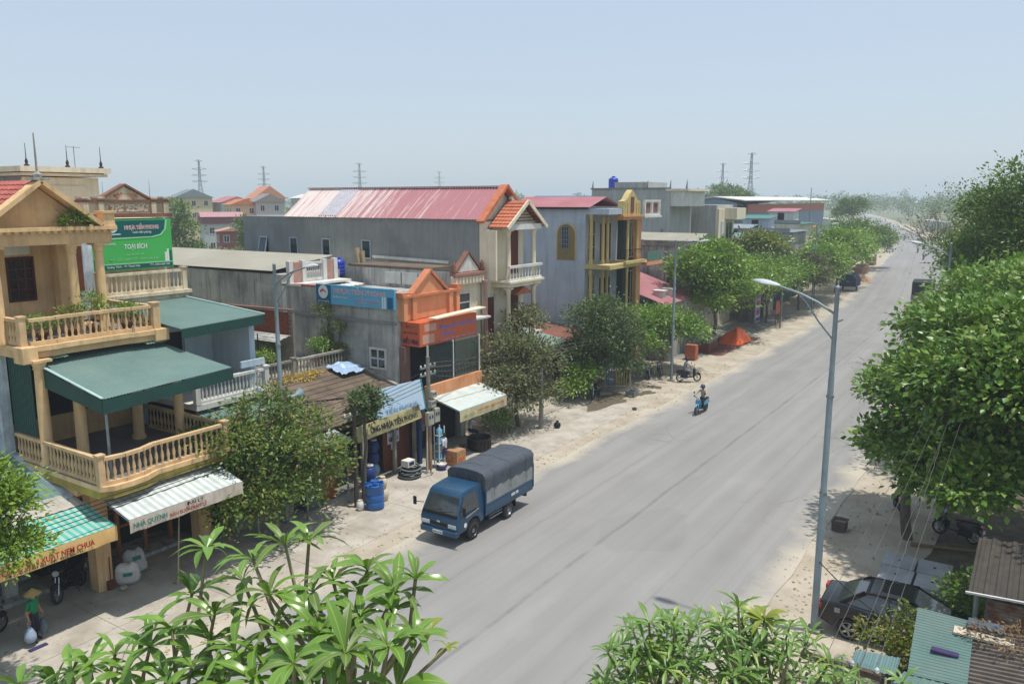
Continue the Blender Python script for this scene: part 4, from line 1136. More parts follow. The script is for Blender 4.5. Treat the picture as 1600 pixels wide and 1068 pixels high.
for k in range(9):
    y = 33.6 + k * .3
    part('parapet_fluting', MB().box(-25.85,-25.8, y, y + .14,8.1,8.42), m_cream, t)
for y in (33.6,36.15):
    part('urn', MB().lathe([(.1,0),(.16,.12),(.1,.25),(.14,.38),(.04,.6)],(-25.95, y, 8.66), n=8), m_brownp, t, smooth=50)
Fj = Face('+x', -26.1)
window(t, Fj, 34.0,35.2,6.5,7.6, m_white, m_glass, 1,2, fw=.08)
part('awning_slab', MB().box(-26.1,-25.4,33.8,36.2,6.1,6.2), m_white, t)
part('column', MB().lathe([(.14,0),(.11,4.2),(.16,4.4),(.16,4.55)],(-25.7,36.1,3.6), n=10), M('rose_column', rgb('b08c84'), rgb('9c7a73'), stain=.2), t, smooth=40)
# long house with red roof
t = thing('long_red_house', 'long grey house with a faded red metal roof and tiled front porch', 'house', (-34,38.5,0))
part('wall', MB().box(-46.2,-26.3,36.35,40.6,0,11.42), m_cement2, t)
def bleached_glare_red():
    m = bpy.data.materials.new('sun_bleached_red_tin'); m.use_nodes = True
    N, L = m.node_tree.nodes, m.node_tree.links
    bs = N['Principled BSDF']; bs.inputs['Roughness'].default_value = .5
    ge = N.new('ShaderNodeNewGeometry'); mp = N.new('ShaderNodeMapping'); mp.inputs['Scale'].default_value = (2.6,.12,.12)
    L.new(ge.outputs['Position'], mp.inputs[0])
    n = N.new('ShaderNodeTexNoise'); n.inputs['Scale'].default_value = 1.6; n.inputs['Detail'].default_value = 6; n.inputs['Roughness'].default_value = .75
    L.new(mp.outputs[0], n.inputs['Vector'])
    sp = N.new('ShaderNodeSeparateXYZ'); L.new(ge.outputs['Position'], sp.inputs[0])
    r0 = N.new('ShaderNodeMapRange'); r0.inputs['From Min'].default_value = -42; r0.inputs['From Max'].default_value = -27; r0.inputs['To Min'].default_value = .2; r0.inputs['To Max'].default_value = -.11
    L.new(sp.outputs[0], r0.inputs['Value'])
    ad = N.new('ShaderNodeMath'); L.new(n.outputs['Fac'], ad.inputs[0]); L.new(r0.outputs[0], ad.inputs[1])
    r = N.new('ShaderNodeMapRange'); r.inputs['From Min'].default_value = .5; r.inputs['From Max'].default_value = .66; L.new(ad.outputs[0], r.inputs['Value'])
    mx = N.new('ShaderNodeMix'); mx.data_type = 'RGBA'; mx.inputs['A'].default_value = (*rgb('ac7478'),1); mx.inputs['B'].default_value = (*rgb('d8cbc4'),1)  # pale streaks: bleached paint with the sheet's white glints painted in
    L.new(r.outputs[0], mx.inputs['Factor']); L.new(mx.outputs['Result'], bs.inputs['Base Color'])
    return m
m_bleach_glare = bleached_glare_red()
part('roof_slope', MB().sheet((-26.1,36.2,11.42),(-41.9,36.2,11.42),(-41.9,38.55,13.2),(-26.1,38.55,13.2),78,.035), m_bleach_glare, t)
part('roof_slope', MB().sheet((-26.1,40.8,11.42),(-41.9,40.8,11.42),(-41.9,38.55,13.2),(-26.1,38.55,13.2),78,.035), m_bleach_glare, t)
part('sky_light', MB().sheet((-37.2,36.3,11.53),(-38.8,36.3,11.53),(-38.8,38.4,13.13),(-37.2,38.4,13.13),8,.035), M('pale_blue_sheet', rgb('bdbfc4'), rgb('aaa3aa'), rough=.5, sc=5), t)
part('ridge_cap', MB().beam((-26.0,38.55,13.26),(-41.95,38.55,13.26),.3,.05), m_redtin, t)
part('gable_end', MB().prism([(36.4,11.42),(40.55,11.42),(38.55,13.1)], 'x', -26.6,-26.3), m_cream, t)
part('rear_gable', MB().prism([(36.4,11.42),(40.55,11.42),(38.55,13.1)], 'x', -41.8,-41.6), m_cement2, t)
for a, b in (((36.15,11.3),(38.55,13.3)),((40.95,11.3),(38.55,13.3))):
    part('barge_board', MB().beam((-26.05, a[0], a[1]),(-26.05, b[0], b[1]),.5,.16), m_otile, t)
part('verge_white', MB().beam((-25.95,39.0,12.65),(-25.95,40.75,11.2),.2,.22), m_white, t)
Fl = Face('-y', 36.35)
m_alu = M('aluminium_frame', rgb('a9b6c2'), rgb('9aa8b5'), rough=.4, metal=.3)
m_tealglass = glass_mat('teal_black_glass', (.012,.028,.035))
for i, x in enumerate((-44.1,-41.2,-38.2,-34.75)):
    if i == 0:
        o = part('window', MB().hexa([(x - .38,36.02,8.98),(x + .38,36.02,8.98),(x + .38,36.07,8.98),(x - .38,36.07,8.98)],[(x - .38,36.29,10.1),(x + .38,36.29,10.1),(x + .38,36.34,10.1),(x - .38,36.34,10.1)]), m_alu, t, label='sash hanging open')
        part('pane', MB().hexa([(x - .3,36.01,9.06),(x + .3,36.01,9.06),(x + .3,36.03,9.06),(x - .3,36.03,9.06)],[(x - .3,36.26,10.03),(x + .3,36.26,10.03),(x + .3,36.28,10.03),(x - .3,36.28,10.03)]), m_tealglass, o)
        part('dark_gap', MB().box(x - .38, x + .38,36.335,36.348,8.98,10.1), m_dark, t)
    else:
        window(t, Fl, x - .38, x + .38,8.95,10.1, m_alu, m_tealglass, 1,1, fw=.07, d=.06)
part('white_flashing', MB().beam((-34.2,36.3,9.12),(-28.4,36.3,9.0),.12,.16), m_white, t)
part('front_wall', MB().box(-26.3,-26.1,36.4,40.6,0,11.3), m_cream, t)
m_reddoor = M('red_brown_door', rgb('6a2a1c'), rgb('551f16'), sc=2, rough=.5, aniso=(5,5,.6))
for z0 in (4.6,8.25):
    for y0, y1 in ((36.75,37.4),(38.9,39.9)):
        d = part('door', MB().box(-26.1,-26.03, y0, y1, z0, z0 + 2.5), m_reddoor, t)
        part('door_frame', MB().box(-26.1,-26.0, y0 - .1, y0, z0, z0 + 2.6).box(-26.1,-26.0, y1, y1 + .1, z0, z0 + 2.6).box(-26.1,-26.0, y0 - .1, y1 + .1, z0 + 2.5, z0 + 2.62), m_white, d)
for z0, z1 in ((3.9,7.6),(8.1,10.85)):
    for y in (37.65,40.3):
        column(-25.2, y, z0, z1,.14, m_cream, t)
part('balcony_slab', MB().box(-26.1,-24.9,37.3,40.7,7.65,7.85).box(-26.1,-24.75,37.2,40.8,7.88,8.0), m_cream, t)
part('balcony_front', MB().box(-25.0,-24.88,37.3,40.7,8.0,8.12).box(-25.02,-24.84,37.25,40.75,8.72,8.86), m_white, t)
me = baluster_mesh(m_white, .6,.06)
for k in range(11):
    inst('baluster', me, t, (-24.94,37.45 + k * .31,8.12))
part('balcony_slab', MB().box(-26.1,-24.9,36.4,40.7,3.7,3.95), m_cream, t)
part('balcony_rail', MB().box(-25.0,-24.85,36.4,40.7,4.75,4.88), m_white, t)
for k in range(14):
    inst('baluster', me, t, (-24.93,36.5 + k * .31,3.98), scale=(1,1,1.27))
part('hood', MB().prism([(38.6,7.1),(40.4,7.1),(39.5,7.55)], 'x', -26.1,-25.3), m_otile, t)
part('porch_beam', MB().box(-26.1,-24.85,37.3,40.65,10.85,11.15), m_white, t)
part('porch_gable', MB().prism([(37.4,11.15),(40.55,11.15),(39.0,12.25)], 'x', -25.35,-25.15), m_cream, t)
for k in range(5):
    z = 11.3 + k * .17
    hw = (12.25 - z) * 1.25
    part('louvre', MB().box(-25.14,-25.08,39.0 - hw, 39.0 + hw, z, z + .07), m_brownp, t)
tile_roof((-26.1,36.95,10.98),(-24.75,36.95,10.98),(-24.75,39.0,12.45),(-26.1,39.0,12.45),8,6, m_otile, t, amp=.02, step=.05)
tile_roof((-24.75,41.0,10.98),(-26.1,41.0,10.98),(-26.1,39.0,12.45),(-24.75,39.0,12.45),8,6, m_otile, t, amp=.02, step=.05)
part('eave_board', MB().beam((-24.72,36.9,10.95),(-24.72,39.0,12.42),.08,.2).beam((-24.72,41.05,10.95),(-24.72,39.0,12.42),.08,.2), m_cream, t)
part('upper_storey_side', MB().box(-26.3,-25.2,36.42,36.55,8.1,10.85), m_cream, t)
# low roofs between the long house and the blue-grey house
def low_house(name, label, x0, x1, y0, y1, h, wall, roofm, rise=.6, group=None, over=.4):
    t = thing(name, label, 'house', ((x0 + x1) / 2,(y0 + y1) / 2,0), group)
    part('wall', MB().box(x0, x1, y0, y1,0, h), wall, t)
    n = max(6, int((y1 - y0) / .25))
    part('roof', MB().sheet((x1 + over, y0 - .15, h + .05),(x1 + over, y1 + .15, h + .05),(x0, y1 + .15, h + rise),(x0, y0 - .15, h + rise), n, .03), roofm, t)
    return t
m_pgreen = M('pale_green_roof', rgb('8fa596'), rgb('7f9587'), sc=.6, rough=.6, grime=.3)
t = low_house('low_house', 'low house with a pale green tin roof next to the blue-grey wall', -33,-26.0,41.0,45.2,3.4, m_cement, m_pgreen, 1.2)
part('shop_shutter', MB().box(-26.0,-25.93,41.4,44.8,.1,2.7), m_dark, t)
t = low_house('low_house', 'low rust-roofed house half hidden by the purple-grey tree', -33,-25.8,45.4,49.6,3.2, m_cement, M('rust_tin', rgb('96604f'), rgb('7d5448'), sc=1, rough=.8, grime=.4),1.0)
part('shop_shutter', MB().box(-25.8,-25.73,45.8,47.2,.1,2.6), m_dark, t)
part('tan_shutter', MB().box(-25.8,-25.72,47.4,49.2,.1,2.8), M('tan_shutter', rgb('8f7358'), rgb('7a6049'), rough=.7, aniso=(1,1,12)), t)
# blue-grey house with arch and yellow porch
t = thing('blue_grey_house', 'tall blue-grey house with an arched loggia and yellow street balconies', 'house', (-30,52.5,0))
part('wall', MB().box(-33.2,-27.0,49.95,55.0,0,11.95), m_bluegrey, t)
part('roof', MB().sheet((-26.6,49.75,11.98),(-33.4,49.75,11.98),(-33.4,52.3,12.7),(-26.6,52.3,12.7),34,.03), m_redtin, t)
part('roof_far', MB().sheet((-26.6,55.1,11.98),(-33.4,55.1,11.98),(-33.4,52.3,12.7),(-26.6,52.3,12.7),34,.03), m_redtin, t)
part('fascia', MB().box(-33.3,-26.7,49.7,49.76,11.86,11.99), m_black, t)
m_py = M('pale_yellow_render', rgb('c9b57c'), rgb('b7a26c'), sc=1.2, rough=.88, stain=.3)
arch = [(-29.2,8.32),(-27.8,8.32),(-27.8,10.1)] + [(-28.5 + .7 * math.cos(a),10.1 + .7 * math.sin(a)) for a in [math.pi * k / 10 for k in range(1,10)]] + [(-29.2,10.1)]
arch_o = [(-28.5 + (x + 28.5) * 1.14,8.24 + (z - 8.24) * 1.04) for x, z in arch]
aw = part('arch_surround', MB().prism(arch_o, 'y', 49.9,49.949), m_py, t)
part('arch_recess', MB().prism(arch, 'y', 49.885,49.9), M('olive_shadow', rgb('8d7c52'), rgb('7d6d48'), rough=.9), aw)  # flat panel whose darker tone paints the shade of an open arch
part('arch_grille', MB().box(-28.85,-28.3,49.86,49.884,9.1,10.65), m_glass, aw)
mb = MB()
for k in range(5): mb.box(-28.85 + k * .135,-28.83 + k * .135,49.84,49.859,9.1,10.65)
for k in range(6): mb.box(-28.85,-28.3,49.835,49.841,9.12 + k * .3,9.14 + k * .3)
part('grille_bars', mb, m_alu, aw)
part('balcony_slab', MB().box(-27.0,-25.0,49.9,55.1,7.75,8.05), m_py, t)
part('balcony_lip', MB().box(-25.02,-24.8,52.0,55.3,8.0,8.2), m_py, t)
for y in (49.98,51.0,51.7):
    column(-26.6 if y < 50.5 else -26.2, y + .1,4.0,7.75,.12, m_py, t, False)
    column(-26.6 if y < 50.5 else -26.2, y + .1,8.05,11.6,.12, m_py, t, False)
for y in (53.2,54.8):
    column(-25.3, y, 8.2,11.4,.1, m_py, t, False)
    column(-25.3, y, 0,7.75,.1, m_py, t, False)
Fk = Face('+x', -27.0)
for z0 in (4.3,8.2):
    window(t, Fk, 50.3,51.4, z0, z0 + 2.9, m_py, m_glass, 2,3, fw=.08, d=.05)
    window(t, Fk, 52.2,53.8, z0, z0 + 2.6, m_wood, m_glass, 2,1, fw=.08, d=.05)
part('porch_lintel', MB().box(-27.0,-25.2,49.96,55.0,11.5,11.9), m_bluegrey, t)
part('crest_base', MB().box(-25.6,-25.0,51.8,54.9,11.1,11.3).box(-25.7,-24.9,51.7,55.0,11.3,11.42), M('peach_trim', rgb('cf9a66'), rgb('c08a58'), stain=.2), t)
part('crest', MB().prism([(52.0,11.42),(54.8,11.42),(54.8,12.4),(54.3,12.5),(53.8,12.95),(53.4,13.2),(53.0,12.95),(52.5,12.5),(52.0,12.4)], 'x', -25.55,-25.1), m_py, t)
part('crest_panel', MB().box(-25.1,-25.06,53.15,53.65,11.6,12.7), M('maroon_panel', rgb('7a4a44'), rgb('693f3a')), t)
part('crest_fluting', MB().box(-25.1,-25.05,52.2,52.3,11.5,12.3).box(-25.1,-25.05,52.6,52.7,11.5,12.3).box(-25.1,-25.05,54.1,54.2,11.5,12.3).box(-25.1,-25.05,54.5,54.6,11.5,12.3), m_py, t)
mb = MB()
for k in range(17): mb.tube((-25.05,52.2 + k * .18,8.2),(-25.05,52.2 + k * .18,8.95),.012, n=4)
mb.beam((-25.05,52.1,8.97),(-25.05,55.1,8.97),.04,.04)
part('iron_railing', mb, m_black, t)
t = thing('orange_pier_house', 'narrow house with an orange corner pier and dark green glazing', 'house', (-28,56.3,0))
part('wall', MB().box(-31,-26.6,55.2,58.2,0,11.3), M('dark_green_wall', rgb('3f4f49'), rgb('35443f'), rough=.7), t)
part('pier', MB().box(-25.9,-25.5,55.4,55.95,0,11.2), m_orange, t)
part('balcony_slab', MB().box(-26.6,-24.7,55.3,58.2,7.7,7.95), m_orange, t)
part('balcony_glass', MB().box(-24.75,-24.7,55.4,58.1,8.0,8.7), M('green_glass', rgb('5f7f74'), rgb('53726a'), rough=.15), t)
part('roof_slab', MB().box(-31,-24.9,55.2,58.3,11.2,11.35), m_white, t)
Fo = Face('+x', -26.6)
window(t, Fo, 55.8,57.9,8.2,10.9, m_white, m_glass, 3,1)
window(t, Fo, 55.8,57.9,4.6,7.2, m_white, m_glass, 3,1)
part('parapet_frame', MB().box(-25.2,-25.0,55.4,58.2,11.35,11.5).box(-25.2,-25.0,55.4,58.2,12.35,12.5).box(-25.2,-25.0,55.4,55.55,11.5,12.35).box(-25.2,-25.0,56.7,56.85,11.5,12.35).box(-25.2,-25.0,58.05,58.2,11.5,12.35), m_white, t)
for a, b in ((55.7,56.55),(57.0,57.9)):
    part('lattice_panel', MB().box(-25.15,-25.1, a, b, 11.6,12.25), m_brownp, t)
t = low_house('red_roof_house', 'low house under a broad dull red metal roof with two roof vents', -31,-24.6,58.6,66.0,4.4, m_cement, m_redtin, 2.1, over=.2)
for y, x in ((60.2,-25.6),(62.0,-25.6)):
    part('roof_vent', MB().box(x - .5, x + .3, y - .35, y + .35,4.6,5.3).box(x - .6, x + .42, y - .42, y + .42,5.3,5.38), m_white, t)
part('shutter', MB().box(-24.6,-24.52,58.9,61.3,.05,3.0), M('cream_shutter', rgb('b5ad98'), rgb('a09884'), rough=.6, aniso=(1,1,10)), t, label='cream rolling shutter')
part('side_wall', MB().box(-24.6,-24.0,58.65,58.8,0,3.2), m_cement, t)
t = thing('old_grey_house', 'old streaked grey house with a tan sheet roof below the tall tank house', 'house', (-27,67.8,0))
part('wall', MB().box(-31,-25.2,66.2,69.5,0,8.9), m_cement, t)
for x in (-29.6,-28.0,-26.6,-25.35):
    part('pilaster', MB().box(x - .14, x + .14,66.1,66.19,0,8.5), m_cement, t)
part('roof', MB().sheet((-31.2,66.0,9.05),(-24.9,66.0,9.05),(-24.9,68.4,9.6),(-31.2,68.4,9.6),26,.03), MATS['tan_tin'], t)
part('eave_beam', MB().box(-31.2,-24.9,66.02,66.19,8.55,8.98), m_oldconc, t)
window(t, Face('+x', -25.2),66.9,67.6,5.0,7.4, M('blue_frame', rgb('8fa6b8'), rgb('8096a8'), rough=.6), m_glass, 1,3)
window(t, Face('+x', -25.2),68.2,68.9,5.0,7.4, MATS['blue_frame'], m_glass, 1,3)
part('vent', MB().box(-27.6,-27.2,66.14,66.19,5.4,5.9), m_black, t)
m_tall = M('pale_grey_render', rgb('b2b4b0'), rgb('a4a6a2'), sc=.5, rough=.93, stain=.45, stain_c=rgb('5a5b57'))
t = thing('tank_house', 'tall grey flat-roofed house carrying a blue water tank', 'house', (-31.5,73,0))
part('wall', MB().box(-38,-29.8,71.5,77,0,13.55), m_tall, t)
part('stair_head', MB().box(-35.5,-32,71.45,76,13.55,14.15), m_tall, t)
part('parapet_cap', MB().box(-38.1,-29.7,71.4,71.5,13.5,13.62), m_cement2, t)
part('white_loggia', MB().box(-29.8,-28.4,71.6,76.8,11.9,13.3), m_white, t)
part('loggia_roof', MB().box(-30.2,-28.0,71.4,77,13.3,13.5), m_cream, t)
for x in (-37.9,-32.1,-29.8,-28.2):
    part('corner_horn', MB().tube((x, 71.5,13.5),(x + .05,71.5,14.3),.1,.02, n=6), m_cement2, t)
part('wall_pipe', MB().box(-30.6,-30.4,71.4,71.49,7.5,9.8), m_cement2, t)
water_tank((-36.4,73,13.55),1.05, m_tank2, 'bright blue water tank on the roof of the tall grey house')
t = thing('streaked_grey_house', 'grey house with rain-streaked side wall next to the tank house', 'house', (-29.5,80.5,0))
part('wall', MB().box(-36,-27.6,78.0,83,0,12.0), M('streaked_render', rgb('bdbbb5'), rgb('adaba5'), sc=.6, rough=.95, stain=.5, stain_c=rgb('6e675d')), t)
part('front_panel', MB().box(-27.6,-27.4,78.2,82.8,0,11.6), m_cream, t)
part('glazed_strip', MB().box(-27.4,-27.3,78.9,79.6,5,10.4), m_white, t)
part('balcony', MB().box(-27.4,-26.2,80,82.8,10.6,11.7), m_cream, t)
for z in (5.6,8.6):
    window(t, Face('+x', -27.4),80.2,82.2, z, z + 1.7, m_white, m_glass, 2,1)
# shop fronts behind the far shade trees
m_corr = M('dull_tin', rgb('8d959b'), rgb('7c848a'), rough=.55, grime=.3)
far_rows = [
    ('low shop with a green tin roof under the broad leafy tree', -32,-25.0,62.0 + 21.5,89.5,4.6, m_oldconc, m_tin),
    ('low shop with a dull grey tin roof beyond the green-roofed one', -36,-25.8,90,96,6.6, m_cement, m_corr),
    ('grey shed with a pale blue sheet roof behind the street trees', -40,-26.8,96.5,104,7.4, m_cement2, M('pale_blue_tin', rgb('93a5b3'), rgb('8496a5'), rough=.5, grime=.25)),
    ('long weathered concrete house behind the brightest street tree', -44,-27.5,105,113,8.4, m_cement, m_corr),
    ('house with a dark green tin roof beyond the street trees', -46,-28.5,114,121,9.2, m_cream, M('sea_green_tin', rgb('4f7f74'), rgb('46736a'), rough=.5)),
    ('low orange-roofed house at the far end of the tree row', -42,-30.0,122,131,8.4, m_cream, m_otile),
    ('small white house with grey roof at the far bend', -46,-33,133,142,7.5, m_white, m_corr),
]
for i, (lab, x0, x1, y0, y1, h, wm, rm) in enumerate(far_rows):
    t = low_house('roadside_house', lab, x0, x1, y0, y1, h, wm, rm, .9)
    n = max(2, int((y1 - y0) / 2.6))
    for k in range(n):
        a = y0 + .4 + k * (y1 - y0 - .4) / n
        part('shutter', MB().box(x1, x1 + .06, a, a + (y1 - y0) / n - .5,.05,2.7),(m_dark, MATS['cream_shutter'], MATS['navy_wall'], m_tindk)[(k + i) % 4], t)
        if h > 6:
            window(t, Face('+x', x1), a + .3, a + 1.5,4.4,5.9, m_white, m_glass, 2,1)
    if i in (1,2,3,4):
        cx, cy = x0 + (x1 - x0) * (.35 + .12 * i) , y0 + 1.2
        u = part('roof_room', MB().box(cx - 1.7, cx + 1.7, cy, cy + 2.6, h, h + 1.7),(m_cream, m_cement, m_bluegrey, m_white)[i - 1], t)
        part('roof_sheet', MB().sheet((cx - 2, cy - .4, h + 1.7),(cx + 2, cy - .4, h + 1.7),(cx + 2, cy + 3, h + 2.1),(cx - 2, cy + 3, h + 2.1),12,.03),(m_tin, m_corr, MATS['sea_green_tin'] if 'sea_green_tin' in MATS else m_tin, m_redtin)[i - 1], u)
        part('doorway', MB().box(cx - .5, cx + .4, cy - .03, cy - .002, h, h + 1.5), m_dark, u)
        part('parapet', MB().box(x0, x1, y0 - .02, y0 + .12, h, h + .55), m_cement2, t)
    if i in (3,4):
        window(t, Face('-y', y0), x1 - 3.2, x1 - 1.8, h - 2.2, h - 1.0, MATS['cyan_edge'], m_glass, 2,1)
for (x, y, z, s, m, lab) in ((-38.5,112.5,9.3,1.3, m_tank2, 'blue roof tank beside an orange post in the far row'),(-34.0,100.5,7.2,1.3, M('cream_plastic', rgb('cbb9a0'), rgb('b8a78f'), rough=.5), 'cream plastic tank standing on the pale blue shed roof')):
    water_tank((x, y, z), s, m, lab)
t = thing('warehouse', 'large warehouse with a pale low-pitched roof and blue-grey gable far down the street', 'warehouse', (-56,165,0))
part('wall', MB().box(-62,-46,140,205,0,11.0), M('blue_grey_cladding', rgb('7d8ea0'), rgb('6f8092'), rough=.6, aniso=(8,8,.2)), t)
part('gable', MB().prism([(-62,11.0),(-46,11.0),(-46,11.9),(-50,12.9),(-62,11.6)], 'y', 140,140.3), MATS['blue_grey_cladding'], t)
part('roof', MB().hexa([(-62.5,139.5,11.5),(-50,139.5,12.9),(-50,205,12.9),(-62.5,205,11.5)],[(-62.5,139.5,11.65),(-50,139.5,13.1),(-50,205,13.1),(-62.5,205,11.65)]), m_white, t)
part('roof_front', MB().hexa([(-50,139.5,12.9),(-44.5,139.5,12.3),(-44.5,205,12.3),(-50,205,12.9)],[(-50,139.5,13.1),(-44.5,139.5,12.45),(-44.5,205,12.45),(-50,205,13.1)]), m_white, t)
part('orange_cladding', MB().box(-46,-45.8,146,204,10.2,11.7), M('orange_cladding', rgb('b5664a'), rgb('a55a40'), rough=.6), t)
window(t, Face('-y', 140),-57.5,-53,8.0,9.4, m_white, m_tealglass, 4,1)
t = thing('radio_mast', 'thin dark mast standing on the far roofs near the warehouse', 'mast', (-36,150,0))
part('mast', MB().tube((-36,150,0),(-36,150,14.6),.14,.06, n=6).beam((-36.6,150,12.8),(-35.4,150,12.8),.06,.06).beam((-36,149.6,13.4),(-36,150.4,13.4),.06,.06), m_cement2, t)
# houses out in the fields to the left
m_fcream = M('far_cream', rgb('d1c39d'), rgb('c4b48c'), rough=.9)
m_fgrey = M('far_grey', rgb('b9bcbb'), rgb('a9adac'), rough=.9)
def gable_house(label, x, y, w, d, h, rise, wm, rm, rot=0., z0=0., attic=None, name='field_house', floors=2, ah=1.4):
    t = thing(name, label, 'house', (0,0,0))
    part('wall', MB().box(-w / 2, w / 2,-d / 2, d / 2,0, h), wm, t)
    if attic:
        part('attic', MB().box(-w / 2 - .3, w / 2 + .3,-d / 2 - .3, d / 2 + .3, h, h + ah), attic, t)
        part('roof', MB().prism([(-w / 2 - .6, h + ah),(w / 2 + .6, h + ah),(w / 2 - 1.4, h + ah + rise),(-w / 2 + 1.4, h + ah + rise)], 'y', -d / 2 - .6, d / 2 + .6), rm, t)
    else:
        part('roof', MB().prism([(-d / 2 - .5, h),(d / 2 + .5, h),(0, h + rise)], 'x', -w / 2 - .5, w / 2 + .5), rm, t)
    F1, F2 = Face('-y', -d / 2), Face('+x', w / 2)
    for f in range(floors):
        z = h - 2.1 - f * 3.1
        if z < .4: break
        n = max(2, int(w / 2.6))
        for k in range(n):
            a = -w / 2 + w * (k + .28) / n
            window(t, F1, a, a + 1.1, z, z + 1.4, m_white, m_glass, 2,1, fw=.1)
        n = max(2, int(d / 2.8))
        for k in range(n):
            a = -d / 2 + d * (k + .28) / n
            window(t, F2, a, a + 1.1, z, z + 1.4, m_white, m_glass, 2,1, fw=.1)
    t.location = (x, y, z0)
    t.rotation_euler = (0,0, rot)
    return t
gable_house('cream house with a grey hipped roof in the fields behind the billboard', -190,133,11,9,13.0,2.2, m_fcream, M('far_slate', rgb('7f8a8c'), rgb('707b7d')), R(-25))
gable_house('pale grey house with a maroon attic storey in the fields', -148,110.5,8.5,7.5,7.6,.9, m_fgrey, M('far_pink', rgb('b58a8e'), rgb('a67c80')), R(-30), attic=M('maroon_cladding', rgb('86535a'), rgb('78494f')))
gable_house('small house with a red roof behind the maroon-attic house', -185,142,10,8,11.8,1.6, m_fgrey, M('far_red', rgb('b4787a'), rgb('a56c6e')), R(-20))
gable_house('grey gabled house with white barge boards left of the long red roof', -154,128,7,6.5,12.0,1.9, m_fgrey, M('far_tile_grey', rgb('8b8784'), rgb('7c7875')), R(-25))
gable_house('house with an orange tiled roof left of the long red roof', -177,147,9,8,12.8,3.3, m_fcream, M('far_orange', rgb('c98a6c'), rgb('b97a5e')), R(-25))
gable_house('low house with an orange roof among the field houses', -158,124,8,6,11.4,1.3, m_fcream, M('far_orange2', rgb('c07a52'), rgb('ae6a46')), R(-25))
gable_house('white-roofed long shed beyond the field houses', -190,175,14,7,13,1.2, m_fgrey, m_white, R(-20), floors=1)
gable_house('pale shed with a pinkish wall behind the maroon-attic house', -132,101,5,5,6.6,.7, M('far_maroon_wall', rgb('8a4a4c'), rgb('7a4042')), M('far_pale', rgb('c0907c'), rgb('b0826e')), R(-30), floors=1)
gable_house('distant pale blue roofed house behind the blue-grey house', -62,110,12,8,11.6,1.5, m_fgrey, M('far_blue_roof', rgb('3f6f9c'), rgb('37648e')),0)
for i, (x, y, w, h, rm, lab) in enumerate(((-150,120,10,6, m_otile, 'tiny far house with an orange roof, leftmost in the haze'),(-175,170,12,7, m_redtin, 'tiny far house with a red roof in the haze'),
      (-140,190,10,7, m_white, 'tiny far house with a white roof in the haze'),(-150,250,14,7, m_corr, 'tiny far house with a grey roof in the haze'))):
    gable_house(lab, x, y, w, 7, h, 2, m_fcream, rm, R(-20), floors=1)
for i, (x, y, m, lab) in enumerate(((-102,430, m_white, 'farthest white roof on the left of the vanishing road'),(-88,400, m_white, 'white roof just left of the vanishing road'),(-122,500, m_corr, 'grey roof in the far haze left of the road'),
      (-62,330, M('far_blue_wall', rgb('7f97ba'), rgb('748cae')), 'pale blue shed left of the far bend'),(-24,300, MATS['far_blue_wall'], 'blue-walled shed on the right of the far road'),(-40,380, m_white, 'white-roofed shed on the right of the far road'))):
    t = thing('far_shed', lab, 'shed', (x, y, 0))
    part('wall', MB().box(x - 4, x + 4, y - 4, y + 4,0,3.6), m if 'wall' in m.name else m_fgrey, t)
    part('roof', MB().hexa([(x - 4.6, y - 4.6,3.6),(x + 4.6, y - 4.6,3.2),(x + 4.6, y + 4.6,3.2),(x - 4.6, y + 4.6,3.6)],[(x - 4.6, y - 4.6,4.4),(x + 4.6, y - 4.6,3.5),(x + 4.6, y + 4.6,3.5),(x - 4.6, y + 4.6,4.4)]), m if 'wall' not in m.name else m_corr, t)
    part('door', MB().box(x + 4, x + 4.06, y - 1, y + 1,0,2.4), m_dark, t)
# pylons
def pylon(x, y, h, label, rot=0.):
    t = thing('lattice_pylon', label, 'pylon', (x, y, 0), 'power pylons on the horizon')
    t.rotation_euler = (0,0, rot)
    w0, w1 = h * .085, h * .018
    zw = h * .62
    def wid(z): return w0 + (w1 - w0) * min(1, z / zw) if z < zw else w1 * (1 - .5 * (z - zw) / (h - zw))
    mb = MB()
    levels = [0,.14,.27,.38,.48,.56,.63,.7,.77,.84,.9,1.]
    q = .11
    for a, b in zip(levels, levels[1:]):
        za, zb = a * h, b * h
        wa, wb = wid(za), wid(zb)
        C0 = [(sx * wa, sy * wa, za) for sx, sy in ((1,1),(-1,1),(-1,-1),(1,-1))]
        C1 = [(sx * wb, sy * wb, zb) for sx, sy in ((1,1),(-1,1),(-1,-1),(1,-1))]
        for k in range(4):
            mb.tube(C0[k], C1[k], q, n=4)
            mb.tube(C0[k], C1[(k + 1) % 4], q * .7, n=4)
            mb.tube(C0[(k + 1) % 4], C1[k], q * .7, n=4)
    me = mb.mesh('tower', m_galv, fix=False)
    o = bpy.data.objects.new('tower', me); COL.objects.link(o); o.parent = t
    for z, ln in ((.66,.13),(.76,.12),(.86,.12),(.99,.06)):
        mb = MB()
        for s in (-1,1):
            mb.tube((0,0, z * h + .5),(s * ln * h, 0, z * h),.12, n=4)
            mb.tube((0,0, z * h - .7),(s * ln * h, 0, z * h),.12, n=4)
        me = mb.mesh('crossarm', m_galv, fix=False)
        o = bpy.data.objects.new('crossarm', me); COL.objects.link(o); o.parent = t
for x, y, h, lab in ((-404,290,34.5, 'faint lattice pylon farthest left on the horizon'),(-434,360,34, 'faint lattice pylon above the orange tiled roof'),(-348,360,34, 'faint lattice pylon above the left part of the long red roof'),
        (-399,500,34, 'faintest pylon above the middle of the long red roof'),(-167,480,34, 'pylon rising out of the round tree, left of the tallest one'),(-125,400,35, 'tallest clear lattice pylon on the right half of the horizon')):
    pylon(x, y, h, lab, R(35))
